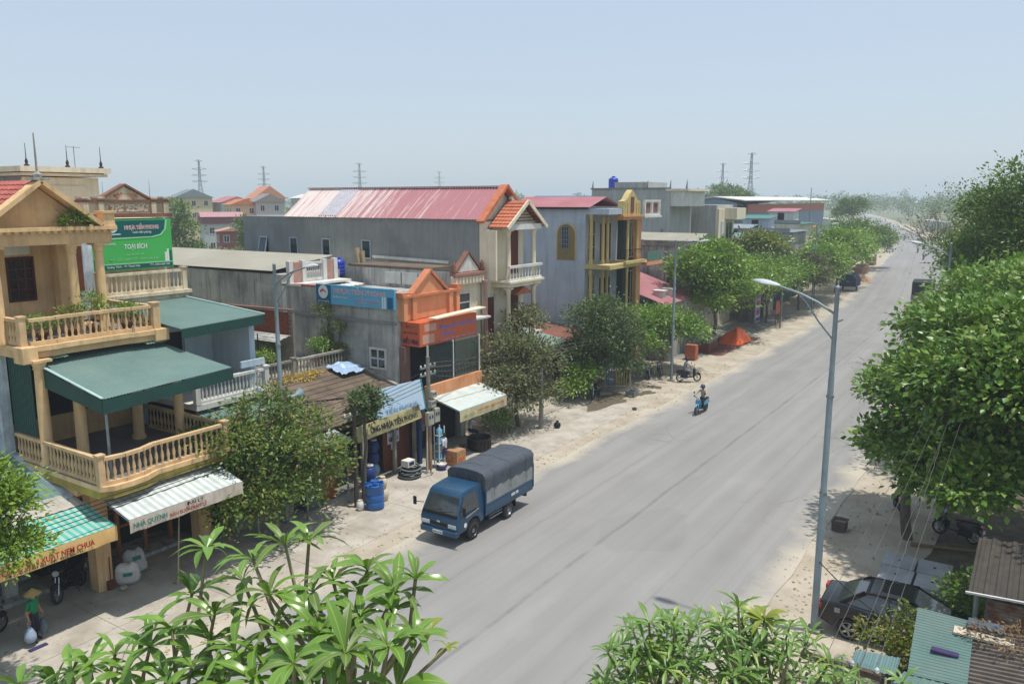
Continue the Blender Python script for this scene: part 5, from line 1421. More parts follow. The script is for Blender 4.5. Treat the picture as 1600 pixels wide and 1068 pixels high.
# ================================================================== TREES AND PLANTS
m_bark = M('grey_bark', rgb('6e665b'), rgb('4f483f'), sc=6, rough=.95, bump=.5, aniso=(3,3,.6))
m_bark2 = M('brown_bark', rgb('5e5145'), rgb('423930'), sc=6, rough=.95, bump=.5, aniso=(3,3,.6))
lf_dark = leaf_mat('dark_green_leaf', (0.028,0.070,0.019),(0.093,0.171,0.034), tint=(.2,.24,.05))
lf_olive = leaf_mat('olive_leaf', (0.046,0.078,0.025),(0.139,0.186,0.054), tint=(.32,.26,.06))
lf_grey = leaf_mat('dusty_leaf', (0.054,0.070,0.046),(0.147,0.163,0.101), rough=.6, tint=(.16,.11,.075))
lf_dusk = leaf_mat('deep_dusty_leaf', (0.028,0.053,0.028),(0.085,0.121,0.062), rough=.55)
lf_bright = leaf_mat('bright_leaf', (0.045,0.100,0.016),(0.153,0.267,0.038), tint=(.3,.4,.08))
lf_mid = leaf_mat('mid_green_leaf', (0.046,0.116,0.025),(0.132,0.240,0.046), tint=(.24,.31,.06))
lf_gloss = leaf_mat('glossy_leaf', (0.034,0.085,0.022),(0.116,0.217,0.043), rough=.36, spec=.5, trans=.2, tint=(.26,.34,.07))
lf_far = leaf_mat('far_leaf', (0.046,0.085,0.031),(0.109,0.163,0.054), rough=.7, trans=.15)
lf_lime = leaf_mat('lime_leaf', (.09,.17,.02),(.25,.38,.05), rough=.5, trans=.35)
lf_near = leaf_mat('street_leaf', (.03,.06,.018),(.12,.19,.045), tint=(.24,.22,.05))
lf_pink = leaf_mat('pinkish_leaf', (.09,.06,.045),(.17,.12,.09), rough=.6)
def leaf_cloud(lobes, n, size, seed=0, clump=14, spread=.35, up=.35, width=.5, floor=-.55, shell=.62, rough_skin=0):
    rg = np.random.default_rng(seed)
    lobes = np.array(lobes, float)
    if rough_skin:
        ex = [lobes * np.array([1,1,1,.82,.82,.82])]
        for k in range(rough_skin):
            dd = rg.normal(size=(len(lobes),3)); dd /= np.linalg.norm(dd, axis=1)[:, None]; dd[:, 2] = np.abs(dd[:, 2]) * 1.1 - .35
            q = lobes.copy(); q[:, :3] += dd * lobes[:, 3:6] * rg.uniform(.7,1.0,(len(lobes),1)); q[:, 3:6] *= rg.uniform(.28,.5,(len(lobes),1)); ex.append(q)
        lobes = np.concatenate(ex)
    wts = (lobes[:, 3] * lobes[:, 4] + lobes[:, 4] * lobes[:, 5] + lobes[:, 3] * lobes[:, 5])
    nc = max(1, n // clump)
    li = rg.choice(len(lobes), nc, p=wts / wts.sum())
    d = rg.normal(size=(nc, 3)); d /= np.linalg.norm(d, axis=1)[:, None]
    low = d[:, 2] < floor
    d[low, 2] *= -.6
    d /= np.linalg.norm(d, axis=1)[:, None]
    rad = shell + (1.06 - shell) * rg.random(nc) ** .6
    cc = lobes[li, :3] + d * lobes[li, 3:6] * rad[:, None]
    csz = rg.uniform(.6,1.25, nc)
    k = np.repeat(np.arange(nc), clump)
    m = len(k)
    off = rg.normal(size=(m, 3)) * spread * csz[k][:, None]
    off[:, 2] *= .65
    p = cc[k] + off
    out = d[k] * .8 + off / (spread + 1e-6) * .5
    ax = out + rg.normal(size=(m, 3)) * .55
    ax[:, 2] -= .15
    ax /= np.linalg.norm(ax, axis=1)[:, None]
    nr = rg.normal(size=(m, 3)) * .5 + np.array([0,0, up + .6]) + out * .35
    sd = np.cross(ax, nr); sd /= np.linalg.norm(sd, axis=1)[:, None] + 1e-9
    nn = np.cross(sd, ax)
    ln = size * rg.uniform(.65,1.3, m)[:, None]
    w = ln * width * .5
    v = np.empty((m, 4,3))
    v[:, 0] = p
    v[:, 1] = p + ax * ln * .48 + sd * w + nn * ln * .08
    v[:, 2] = p + ax * ln
    v[:, 3] = p + ax * ln * .48 - sd * w + nn * ln * .08
    base = np.arange(m)[:, None] * 4
    f = np.concatenate([base + np.array([0,1,2]), base + np.array([0,2,3])])
    return v.reshape(-1,3), f
def raw_mesh(name, v, f, mat):
    me = bpy.data.meshes.new(name)
    v = np.asarray(v, 'f'); f = np.asarray(f, 'i')
    k = f.shape[1]
    me.vertices.add(len(v)); me.vertices.foreach_set('co', v.ravel())
    me.loops.add(f.size); me.loops.foreach_set('vertex_index', f.ravel())
    me.polygons.add(len(f))
    me.polygons.foreach_set('loop_start', np.arange(len(f), dtype='i') * k)
    me.polygons.foreach_set('loop_total', np.full(len(f), k, 'i'))
    me.update(calc_edges=True)
    if mat: me.materials.append(mat)
    return me
def raw_part(name, v, f, mat, parent):
    off = origin(parent)
    me = raw_mesh(name, v - np.array(off), f, mat)
    o = bpy.data.objects.new(name, me)
    COL.objects.link(o); o.parent = parent
    return o
def limb(mb, p, q, r0, r1, rnd, n=7, bend=.12):
    p, q = Vector(p), Vector(q)
    ln = (q - p).length
    pts, rr = [],[]
    for i in range(5):
        t = i / 4
        j = Vector((rnd.uniform(-1,1), rnd.uniform(-1,1), rnd.uniform(-.3,.3))) * bend * ln * math.sin(math.pi * t)
        pts.append(p.lerp(q, t) + j); rr.append(r0 + (r1 - r0) * t)
    mb.path(pts, rr, n)
    return pts
def tree(name, label, base, fork, lobes, n, size, leaf, bark=None, r=.14, seed=1, group=None, spread=.35, clump=14, width=.5, cat='tree', shell=.62, twig=True, floor=-.55):
    t = thing(name, label, cat, base, group)
    rnd = random.Random(seed)
    mb = MB()
    f = (base[0] + rnd.uniform(-.15,.15), base[1] + rnd.uniform(-.15,.15), fork)
    limb(mb, (base[0], base[1], base[2] - .05), f, r, r * .72, rnd, 9,.05)
    for L in lobes:
        c = Vector(L[:3])
        pts = limb(mb, f, c, r * .55, r * .18, rnd, 6)
        if twig:
            for k in range(4):
                a = rnd.uniform(0,6.28)
                e = c + Vector((math.cos(a) * L[3] * .75, math.sin(a) * L[4] * .75, rnd.uniform(-.3,.6) * L[5]))
                limb(mb, pts[rnd.choice((2,3,4))], e, r * .2, r * .05, rnd, 5)
    part('trunk', mb, bark or m_bark, t, smooth=60)
    v, fc = leaf_cloud(lobes, n, size, seed, clump, spread, width=width, shell=shell, floor=floor, rough_skin=6)
    raw_part('crown', v, fc, leaf, t)
    return t
G = 'shade trees along the left pavement'
tree('shade_tree', 'dark leafy shade tree in front of the market stall and loudspeaker', (-22.95,18.7,0),1.5,
     [(-23.3,18.6,3.6,1.7,1.9,1.5),(-23.5,17.3,2.9,1.4,1.5,1.4),(-23.0,16.6,2.5,1.1,1.1,1.0),(-23.4,17.0,4.2,1.2,1.2,.9),(-22.7,20.8,2.2,1.2,1.2,1.0),(-22.6,17.2,1.5,1.0,1.1,.7),(-22.6,19.6,1.5,1.0,1.2,.7),(-22.9,20.1,2.9,1.4,1.5,1.2),(-23.7,19.0,4.8,1.2,1.3,.9),(-22.6,18.3,1.9,1.3,1.6,.9),(-23.5,20.6,4.0,1.0,1.1,.8)],
     19000,.17, lf_near, r=.13, seed=5, group=G, spread=.27)
tree('shade_tree', 'small sapling with a tight dark crown above the pipe shop banner', (-22.9,23.3,0),3.3,
     [(-23.0,23.75,4.3,.62,.66,.5),(-22.9,23.5,3.75,.45,.5,.45)],1500,.2, lf_dusk, r=.1, seed=6, group=G, spread=.18)
tree('shade_tree', 'dusty grey-green tree with pinkish tips right of the cream and blue awning', (-23.9,36.7,0),1.6,
     [(-23.6,36.0,3.2,1.7,1.8,1.5),(-23.9,37.8,3.6,1.6,1.7,1.5),(-23.4,35.3,2.0,1.3,1.3,1.1),(-24.3,38.5,5.7,1.1,1.1,.9),(-23.2,37.6,1.8,1.3,1.4,.9),(-24.2,36.6,4.7,1.5,1.5,.9)],
     12500,.2, lf_grey, r=.13, seed=7, group=G, spread=.3)
tree('shade_tree', 'darkest round-crowned tree in front of the low rust-roofed house', (-24.0,46.8,0),1.7,
     [(-23.9,46.3,4.6,2.2,2.3,1.9),(-23.7,45.4,3.2,1.6,1.7,1.4),(-23.6,48.0,3.2,1.9,2.0,1.6),(-23.4,47.0,2.0,1.6,2.0,.9)],
     16000,.2, lf_dusk, r=.15, seed=8, group=G, spread=.32)
tree('shade_tree', 'bright leafy tree with a pale trunk beside the rider on the pavement', (-21.9,53.9,0),2.2,
     [(-22.9,54.2,3.7,2.1,2.2,1.0),(-22.2,55.6,3.0,1.9,2.0,.9),(-23.8,52.6,3.9,1.9,1.9,1.0),(-23.4,56.8,3.6,1.8,1.8,1.0),(-23.9,50.8,4.2,1.6,1.8,1.0),(-23.2,49.8,3.0,1.4,1.5,.9)],
     11000,.26, lf_mid, r=.14, seed=9, group=G, spread=.34)
tree('shade_tree', 'tallest spreading tree above the orange tarpaulin', (-23.4,66.8,0),2.8,
     [(-23.6,66.0,6.2,3.2,3.2,2.0),(-23.2,68.8,5.4,3.0,3.2,1.8),(-23.4,72.6,5.6,2.8,3.2,1.8),(-24.2,64.2,7.2,2.2,2.2,1.2),(-23.8,67.5,7.8,2.4,2.4,1.2),(-23.0,70.5,4.2,2.2,2.4,1.6),(-23.0,65.0,4.2,2.0,2.0,1.1)],
     21000,.33, lf_bright, r=.18, seed=10, group=G, spread=.42)
tree('shade_tree', 'thin open tree rising above the others by the pale blue shed', (-25.2,84.8,0),4.2,
     [(-25.0,84.2,7.8,2.4,2.2,1.3),(-24.6,86.8,7.4,2.0,2.0,.9),(-25.6,82.6,8.4,1.6,1.6,.7)],3600,.36, lf_olive, r=.16, seed=11, group=G, spread=.5)
tree('shade_tree', 'dull dark tree left of the red shop sign down the street', (-23.6,83.0,0),1.8,
     [(-23.6,78.4,5.2,2.6,2.8,1.8),(-23.4,81.6,4.6,2.8,2.8,1.9),(-23.6,85.6,4.4,3.0,3.0,1.9),(-23.4,89.2,4.6,2.6,3.0,1.8)],10000,.36, lf_mid, r=.16, seed=12, group=G, spread=.5)
tree('shade_tree', 'purplish dark tree just before the bright green pair', (-23.4,95.0,0),1.8,
     [(-23.4,93.5,4.4,2.8,3.0,2.1),(-23.4,97.8,3.8,2.6,2.8,2.0)],7000,.38, leaf_mat('plum_leaf', (.04,.035,.03),(.09,.085,.055), rough=.6), r=.16, seed=13, group=G, spread=.5)
tree('shade_tree', 'bright green full tree, nearer of the bright pair', (-23.4,102.0,0),1.8,
     [(-23.4,101.5,4.6,3.2,3.2,2.8),(-23.2,105.5,4.2,3.0,3.2,2.6),(-23.4,109.0,4.6,2.8,3.0,2.6)],10000,.4, lf_bright, r=.18, seed=14, group=G, spread=.5)
tree('shade_tree', 'bright green tall tree, farther of the bright pair', (-23.8,116.0,0),2.0,
     [(-24.0,114.5,5.8,3.3,3.4,2.9),(-23.6,119.5,5.2,3.2,3.4,2.8),(-24.0,124.5,5.0,3.2,3.4,2.8),(-25.5,132,5.2,3.2,4.0,3.0),(-26.5,140,5.2,3.2,4.0,3.0)],12000,.45, lf_bright, r=.2, seed=15, group=G, spread=.55)
tree('shade_tree', 'dark tree closest to the far bend of the road', (-28.0,158.0,0),2.0,
     [(-27.6,156.0,5.8,3.6,3.8,3.2),(-27.0,162.0,5.2,3.4,3.6,2.8),(-30,152.0,6.2,3.2,3.2,2.4),(-27.5,148.0,4.6,2.8,3.0,2.4)],14000,.38, lf_dark, r=.2, seed=16, group=G, spread=.6)
tree('shade_tree', 'hazy round tree standing alone where the street bends', (-42.0,218.0,0),6.0,
     [(-42.0,218.0,10.6,3.6,3.6,2.8),(-43.5,216.0,9.4,2.8,2.8,2.0)],6500,.42, lf_far, r=.3, seed=17, spread=.6)
tree('round_tree', 'large hazy round tree under the pylons far down the street', (-62,178,0),6,
     [(-61,178,13.0,4.6,4.6,3.2),(-66,176,11.2,3.8,3.8,2.6),(-57,180,11.5,3.2,3.2,2.4)],9000,.45, lf_far, r=.35, seed=18, spread=.65)
tree('field_tree', 'dark hazy tree beside the billboard in the fields', (-108,73.5,0),4,
     [(-108,73.5,10.6,1.4,1.4,1.9),(-107.8,74.2,8.4,1.6,1.6,2.0),(-108.4,73,6.0,1.6,1.6,2.0),(-107,75,5.0,1.6,1.8,1.6)],3600,.45, lf_dark, r=.25, seed=19, spread=.5)
tree('field_tree', 'hazy tree against the end of the long grey wall', (-103,81,0),3,
     [(-103,81,8.4,1.0,1.0,1.6),(-102.6,81.4,6.2,1.3,1.3,1.6)],1800,.4, lf_dark, r=.2, seed=20, spread=.45)
tree('bush', 'yellow-green bush with drooping leaves under the darkest tree', (-24.3,44.2,0),.5,
     [(-24.2,44.0,1.5,1.2,1.2,.7),(-24.0,42.9,1.0,.9,.9,.5)],2000,.24, lf_bright, r=.06, seed=21, spread=.25, cat='bush')
tree('bush', 'small weedy bush at the foot of the dusty grey-green tree', (-23.8,34.9,0),.4,
     [(-23.8,34.9,.8,.7,.8,.5)],700,.18, lf_mid, r=.04, seed=22, spread=.2, cat='bush')
tree('edge_tree', 'bright green tree cropped by the left edge beside the striped awning', (-21.0,8.0,0),2.8,
     [(-21.3,8.6,5.5,.9,.8,.8),(-21.2,9.0,4.7,.9,.75,.8),(-21.1,8.7,3.9,.9,.8,.6),(-21.6,7.8,4.8,1.1,1.1,1.1)],
     9000,.17, lf_lime, r=.14, seed=23, spread=.2, width=.45)
G2 = 'trees along the right verge'
tree('broad_leaf_tree', 'big glossy broad-leaved tree filling the right edge above the parked car', (-3.4,32.0,0),2.6,
     [(-2.5,31.0,5.6,2.4,2.4,1.9),(-3.4,33.2,5.2,2.0,2.3,1.6),(-1.2,29.6,6.8,2.5,2.3,1.7),(-.2,31.8,7.6,2.6,2.6,1.8),(-2.4,34.2,7.4,2.8,2.8,1.7),(-3.9,32.4,3.6,1.3,1.6,1.0),(-1.4,30.2,4.0,2.0,1.7,1.3),(1.2,30.0,5.4,2.4,2.2,1.9),(-3.9,35.2,5.2,1.3,1.7,1.0),(1.0,33.6,6.4,2.6,2.6,1.6),(-.6,36.4,5.8,2.6,2.6,1.4),(-3.1,30.9,3.5,1.5,1.5,1.0),(-1.9,29.6,3.1,1.7,1.5,1.0),(-.4,29.2,3.7,1.8,1.7,1.2),(-3.6,33.0,3.2,1.5,1.5,.9)],
     46000,.27, lf_gloss, r=.2, seed=31, group=G2, spread=.25, width=.6, clump=12)
tree('broad_leaf_tree', 'overhanging tree beyond the right edge shading the brick hut', (3.0,26.5,0),2.6,
     [(3.6,26.8,6.0,2.4,2.6,1.7),(4.2,28.6,6.6,2.8,2.8,1.8),(4.8,25.4,7.0,2.4,2.6,1.6)],9000,.26, lf_gloss, r=.2, seed=36, group=G2, spread=.36, width=.62, clump=12)
tree('broad_leaf_tree', 'leafy tree right behind the big glossy one, hiding the dark van', (-4.0,46.0,0),3.0,
     [(-3.2,44.6,6.4,2.2,2.4,1.6),(-4.4,46.8,4.6,1.5,2.0,1.2),(-1.6,45.5,8.0,2.6,2.8,1.7),(0.2,43.0,8.4,2.8,2.8,2.0),(-4.2,42.4,4.4,1.4,1.8,1.1),(-1.8,41.0,6.2,2.4,2.4,1.8)],
     13000,.28, lf_mid, r=.2, seed=32, group=G2, spread=.4, width=.6, clump=12)
tree('tall_tree', 'tall dark tree rising above the horizon at the right edge', (-2.8,60.0,0),5.0,
     [(-2.4,60.0,11.4,3.0,3.2,2.2),(-1.0,57.0,12.2,3.2,3.2,2.2),(-3.8,63.5,9.0,2.6,3.0,2.0),(-3.8,59.0,8.4,2.1,2.4,1.9),(1.5,56.5,11.0,3.4,3.4,3.0),(-2.0,59.0,8.6,3.2,3.2,2.2)],
     26000,.27, lf_dark, r=.3, seed=33, group=G2, spread=.42, width=.5)
tree('tall_tree', 'half-bare tree with twiggy top behind the tall dark one', (-4.2,76.0,0),5.0,
     [(-4.6,76.0,8.4,2.6,2.8,2.2),(-5.2,79.0,7.0,2.4,2.8,2.4),(-3.6,73.0,10.2,2.4,2.6,2.0)],
     3600,.36, lf_grey, r=.26, seed=34, group=G2, spread=.55)
tree('tall_tree', 'rounded tree beside the second lamp post on the right verge', (-4.9,57.5,0),2.5,
     [(-4.2,56.5,5.2,1.7,2.2,1.5),(-4.4,61.0,4.4,1.8,2.4,1.6),(-3.8,66.0,5.0,2.2,3.0,2.0)],6000,.3, lf_mid, r=.2, seed=35, group=G2, spread=.42)
for i, (x, y, h, lab) in enumerate(((-7,92,8.5, 'rounded verge tree just past the third lamp post'),(-9,112,8, 'next verge tree along the right of the road'),(-11,136,8.5, 'verge tree opposite the dark far tree'),(-13,165,8, 'hazy verge tree right of the white minibus'),(-19,205,7.5, 'farthest hazy tree on the right verge'))):
    tree('verge_tree', lab, (x + 3, y, 0),2.4,[(x + 3, y, h * .68,3.6,4.2, h * .32),(x + 2, y + 5, h * .52,3.0,3.6, h * .26),(x + 6, y - 2, h * .6,3.4,3.6, h * .3)],7500,.36,(lf_dark, lf_olive, lf_far)[i % 3], r=.2, seed=40 + i, group=G2, spread=.6)
def bare_tree(label, base, h, seed, spread=3.0):
    t = thing('bare_tree', label, 'tree', base)
    rnd = random.Random(seed)
    mb = MB()
    limb(mb, base, (base[0], base[1], h * .55),.2,.12, rnd, 7,.04)
    def grow(p, d, ln, r, lev):
        q = p + d * ln
        mb.path([p, p.lerp(q, .5) + Vector((rnd.uniform(-1,1), rnd.uniform(-1,1), rnd.uniform(-.5,1))) * ln * .08, q],[r, r * .8, r * .6],4)
        if lev:
            for k in range(3 if lev > 1 else 4):
                nd = (d + Vector((rnd.uniform(-1,1), rnd.uniform(-1,1), rnd.uniform(-.35,.75))) * .8).normalized()
                grow(q, nd, ln * rnd.uniform(.6,.8), r * .62, lev - 1)
    for k in range(6):
        a = k * 1.05 + rnd.uniform(-.3,.3)
        grow(Vector((base[0], base[1], h * (.45 + .02 * k))), Vector((math.cos(a) * .75, math.sin(a) * .75,.75)).normalized(), h * .16,.07,4)
    part('trunk', mb, M('pale_twig', rgb('8a8478'), rgb('6f695f'), rough=.95), t, fix=False)
    v, f = leaf_cloud([(base[0], base[1], h * .82, spread, spread, h * .18)],700,.22, seed, 5,.5)
    raw_part('sparse_leaves', v, f, lf_grey, t)
bare_tree('leafless twiggy tree reaching above the tall dark tree', (-5.2,66.0,0),13.8,50)
bare_tree('leafless brown tree low among the right verge foliage', (-4.0,51.0,0),8.2,51,1.6)
def wood(name, label, pts, n_each, size, leaf, seed):
    lobes = []
    rnd = random.Random(seed)
    for (x, y, w, d, h) in pts:
        k = max(2, int(w / 9))
        for i in range(k):
            hh = h * rnd.uniform(.65,1.1)
            lobes.append((x + w * ((i + .5) / k - .5) + rnd.uniform(-3,3), y + rnd.uniform(-d, d), hh * .5, w / k * .75,6, hh * .5))
    v, f = leaf_cloud(lobes, n_each * len(lobes), size, seed, 10, size * 1.1, width=.8, floor=-.2)
    me = raw_mesh(name, v, f, leaf)
    o = bpy.data.objects.new(name, me); COL.objects.link(o)
    tag(o, label, None, None, 'stuff')
wood('distant_wood', 'hazy belt of far trees along the horizon', [(-620,330,260,20,13),(-420,400,300,30,14),(-240,420,220,30,15),(-330,560,300,40,16),(-140,480,120,30,16),(-130,640,160,40,18),(-10,420,70,60,12),(20,330,70,40,11),(40,240,60,40,10),(-22,360,40,40,11),(-50,480,60,50,13),(-70,560,60,50,14),(-8,280,24,40,9),(-60,800,220,60,20),(-330,250,160,20,10),(-240,200,90,20,9),(-560,200,220,20,11),(-300,150,90,15,8)],330,1.0, lf_far, 60)
wood('roadside_scrub', 'scrubby bushes in the fields behind the houses', [(-112,80,22,4,5),(-118,88,26,5,5.5),(-106,92,20,4,5),(-100,104,30,6,6),(-82,92,30,6,6),(-66,96,30,6,7),(-56,125,24,8,7),(-90,120,40,8,7),(-46,230,20,10,6),(-56,300,24,12,6),(-20,290,22,20,5),(-12,240,22,20,6),(-4,190,16,20,6),(-2,150,14,20,6)],420,.45, lf_far, 61)
wood('verge_scrub', 'low bushes and weeds behind the right verge', [(2,70,14,6,6),(4,52,14,6,6),(1,95,12,8,6),(0,118,10,8,6),(6,38,10,4,5)],1500,.26, lf_dark, 62)
# foreground tree with large leaves (left of centre, top of its crown)
lf_big = leaf_mat('large_glossy_leaf', (.05,.115,.03),(.16,.3,.06), rough=.3, spec=.55, trans=.22)
lf_bigold = leaf_mat('large_dusty_leaf', (.05,.085,.035),(.12,.19,.06), rough=.45, spec=.4, trans=.15)
lf_rib = leaf_mat('leaf_midrib', (.22,.32,.1),(.3,.4,.14), rough=.4)
lf_pale = leaf_mat('pale_new_leaf', (.16,.2,.03),(.26,.3,.06), rough=.4)
def big_leaf(ln, w, droop, fold=.16, seg=6, tipf=1.0):
    mb = MB()
    prof = [.12,.42,.76,.97,.98,.66,0.03]
    for i in range(seg + 1):
        t = i / seg
        x = ln * t
        z = ln * (.16 * math.sin(t * 2.2) - droop * t * t)
        hw = w * prof[i] * .5
        k = min(hw * .5, w * .035)
        e = .03 * ln * math.sin(i * 2.3 + droop * 20) * (0 < i < seg)
        mb.v += [(x, -hw, z + hw * fold * 2 + e * .4),(x, -k, z),(x, k, z),(x, hw, z + hw * fold * 2 - e * .3)]
    for i in range(seg):
        a = 4 * i
        mb.f += [(a + j, a + 4 + j, a + 5 + j, a + 1 + j) for j in range(3)]
    return mb
LEAVES = {}
def leaf_variants(key, mats, ln, w):
    if key not in LEAVES:
        LEAVES[key] = [big_leaf(ln, w * ww, dr).mesh('leaf', m, smooth=80, fix=False) for m in mats for (ww, dr) in ((1,.05),(.9,.22),(1.08,.4),(.8,.62))]
        for me in LEAVES[key]:
            me.materials.append(lf_rib)
            for p in me.polygons: p.material_index = 1 if p.index % 3 == 1 else 0
    return LEAVES[key]
LEFT_ROSETTES = [
(-3.46,2.66,10.57,0.24),(-3.84,2.64,10.54,0.22),(-3.32,2.77,10.64,0.26),(-3.29,2.91,10.62,0.24),(-3.57,2.67,10.41,0.24),(-3.89,2.56,10.28,0.23),(-3.52,2.44,10.32,0.25),(-3.21,2.56,10.47,0.25),(-2.95,2.62,10.54,0.22),(-2.94,2.75,10.55,0.22),(-2.80,2.86,10.60,0.24),(-2.54,2.78,10.58,0.27),(-2.76,2.75,10.54,0.24),(-2.43,2.81,10.67,0.20),(-2.38,2.28,10.56,0.31),(-2.60,2.18,10.49,0.29),(-2.29,2.45,10.53,0.29),(-2.26,2.59,10.52,0.24),(-2.76,2.48,10.43,0.26),(-3.79,2.36,10.19,0.24),(-3.88,2.28,10.10,0.23),(-4.13,2.22,10.00,0.22),(-4.24,2.13,9.93,0.23),(-4.32,2.07,9.90,0.22),(-3.97,2.19,9.96,0.22),(-3.51,2.28,10.11,0.24),(-3.25,2.36,10.24,0.25),(-3.00,2.28,10.21,0.26),(-3.52,2.41,10.19,0.22),(-2.32,2.78,10.45,0.12),(-2.65,2.63,10.49,0.22),(-2.48,2.69,10.54,0.22),(-3.10,2.49,10.36,0.25),(-3.70,2.25,9.98,0.24),(-3.29,2.31,10.08,0.24),(-2.89,2.53,10.47,0.22),(-4.48,2.06,9.78,0.22),(-4.66,1.94,9.77,0.24),(-2.47,2.28,10.31,0.30),(-2.24,2.45,10.34,0.30),(-2.86,2.24,10.16,0.28),(-3.86,2.12,9.85,0.25),(-3.43,2.29,9.88,0.25),(-2.27,2.85,10.34,0.10), ]
MID_ROSETTES = [
(-2.25,5.58,8.68),(-1.40,6.20,8.55),(-2.76,5.22,8.31),(-1.96,4.85,8.77),(-0.76,5.81,8.97),(-2.16,4.80,9.02),(-1.48,5.64,8.75),(-2.42,4.85,8.74),(-2.14,5.73,9.20),(-1.55,5.42,8.89),(-1.01,5.70,8.70),(-0.77,6.63,8.70),(-1.28,5.81,9.09),(-1.92,5.81,8.93),(-1.26,5.40,8.81),(-0.59,6.44,8.43),(-1.20,5.95,9.10),(-1.05,5.76,9.17),(-1.48,6.08,8.95),(-0.75,6.22,8.43),(-0.89,6.10,8.82),(-1.91,5.11,8.86),(-0.44,5.89,8.94),(-2.48,4.77,9.04),(-1.26,5.52,9.38),(-0.71,6.63,8.55),(-1.41,5.70,8.85),(-1.51,5.55,9.11),(-2.07,5.10,9.23),(-1.40,5.30,9.16),(-1.70,5.40,8.99),(-1.21,5.54,9.11),(-1.80,5.23,8.90),(-0.56,6.76,8.54),(-1.88,5.13,9.24),(-2.51,4.81,8.80),(-2.05,5.56,9.12),(-1.77,5.03,8.90),(-1.14,5.59,8.75),(-2.16,5.24,9.29),(-2.15,5.04,8.75),(-2.09,4.80,9.37),(-2.31,4.98,9.11),(-2.42,5.36,9.19),(-1.48,5.52,9.27),(-1.68,5.38,8.63),(-2.25,5.29,8.83),(-0.81,5.80,8.76),(-1.87,5.99,8.73),(-2.40,5.13,9.18),(-1.12,5.39,9.11),(-2.43,4.95,9.08),(-1.37,6.09,8.47),(-0.80,5.61,9.00),(-1.87,5.57,8.92),(-1.61,5.19,9.01),(-2.29,4.62,9.13),(-1.69,5.74,9.31),(-1.18,5.95,8.64),(-2.28,5.03,8.72),(-0.92,6.18,9.01),(-1.98,5.52,8.81),(-1.84,5.81,9.27),(-1.04,5.61,9.11),(-1.54,5.44,9.00),(-1.72,5.86,9.13),(-1.08,6.07,8.64),(-0.93,5.69,9.14),(-0.95,5.97,8.52),(-1.48,5.64,9.38),(-1.94,4.99,9.53),(-2.22,5.60,8.44),(-1.97,5.73,9.07),(-1.42,5.60,8.61),(-0.76,6.60,8.37),(-1.53,5.34,8.71),(-1.65,5.20,9.46),(-1.18,6.37,8.96),(-0.90,5.58,8.96),(-1.83,5.37,9.46),(-1.50,6.08,8.81),(-1.69,5.48,9.20),(-0.48,6.56,8.33),(-1.13,5.64,9.12),(-1.92,5.86,8.37),(-2.44,4.55,9.07),(-2.46,4.85,8.59),(-0.88,6.60,8.66),(-2.26,4.66,9.00),(-0.62,6.72,8.43),(-2.39,5.61,8.74),(-0.93,5.58,9.07),(-1.80,5.87,8.44),(-2.13,4.79,8.76),(-2.40,5.02,8.55),(-1.39,5.96,9.25),(-1.46,5.36,8.80),(-1.25,5.75,8.53),(-1.07,5.58,9.01),(-2.04,5.31,8.83),(-1.94,5.17,9.11),(-2.08,4.87,9.59),(-1.05,6.29,8.96),(-1.75,5.28,8.60),(-2.52,5.27,8.77),(-1.42,5.86,8.64),(-1.93,5.41,8.48),(-1.64,5.71,9.07),(-1.26,6.06,9.18),(-0.56,5.76,9.20),(-1.96,5.09,8.71),(-2.47,5.43,8.68),(-1.92,4.91,9.45),(-1.61,5.77,9.37),(-2.12,5.08,8.86),(-2.32,4.73,9.35),(-1.48,5.49,8.58),(-1.52,6.09,9.05),(-1.60,5.33,9.64),(-1.53,5.27,9.20),(-1.91,5.75,8.67),(-1.87,5.21,9.45),(-2.08,5.23,9.05),(-2.04,5.03,9.55),(-2.61,5.06,8.96),(-0.66,6.34,8.39),(-2.11,4.87,9.44),(-1.20,6.29,8.20), ]
def rosette(parent, c, ln, meshes, rnd, n=9, tilt=None, budget=None, over=None):
    d = Vector(tilt or (0,0,1)).normalized()
    q = d.to_track_quat('Z', 'Y')
    for k in range(n):
        a = 2 * math.pi * (k / n) + rnd.uniform(-.25,.25)
        el = rnd.choice((.75,.3,.1,-.15,.5)) + rnd.uniform(-.15,.15)
        e = Euler((rnd.uniform(-.3,.3),-el, a)).to_quaternion()
        sc_ = ln * rnd.uniform(.75,1.15)
        m_ = rnd.choice(meshes)
        if budget is not None:
            if budget[0] <= 0:
                mt = Matrix.LocRotScale(Vector(c), q @ e, Vector((sc_,) * 3))
                b0 = len(over.v)
                over.v += [tuple(mt @ v.co) for v in m_.vertices]
                over.f += [tuple(i + b0 for i in p.vertices) for p in m_.polygons]
                continue
            budget[0] -= 1
        o = inst('leaf', m_, parent, c, scale=sc_)
        o.rotation_mode = 'QUATERNION'
        o.rotation_quaternion = q @ e
t = thing('foreground_tree', 'crown of a large-leaved tree close to the viewpoint, left of the road', 'tree', (-3.3,2.4,0))
rnd = random.Random(71)
mb = MB()
hub = Vector((-3.25,2.45,9.2))
limb(mb, (-3.3,2.4,-.05),(-3.3,2.4,7.6),.2,.13, rnd, 10,.02)
hubs = [Vector((-3.5,2.3,9.3)), Vector((-2.8,2.6,9.6)), Vector((-4.1,2.2,9.3))]
for h in hubs: limb(mb, (-3.3,2.4,7.5), h, .1,.05, rnd, 8,.06)
for (x, y, z, ln) in sorted(LEFT_ROSETTES):
    p = Vector((x, y, z))
    h = min(hubs, key=lambda q: (q - p).length)
    limb(mb, h, p, .018,.009, rnd, 6,.09)
part('branches', mb, M('grey_green_stem', rgb('8f8a6c'), rgb('6f6a4e'), sc=9, rough=.9), t, smooth=60)
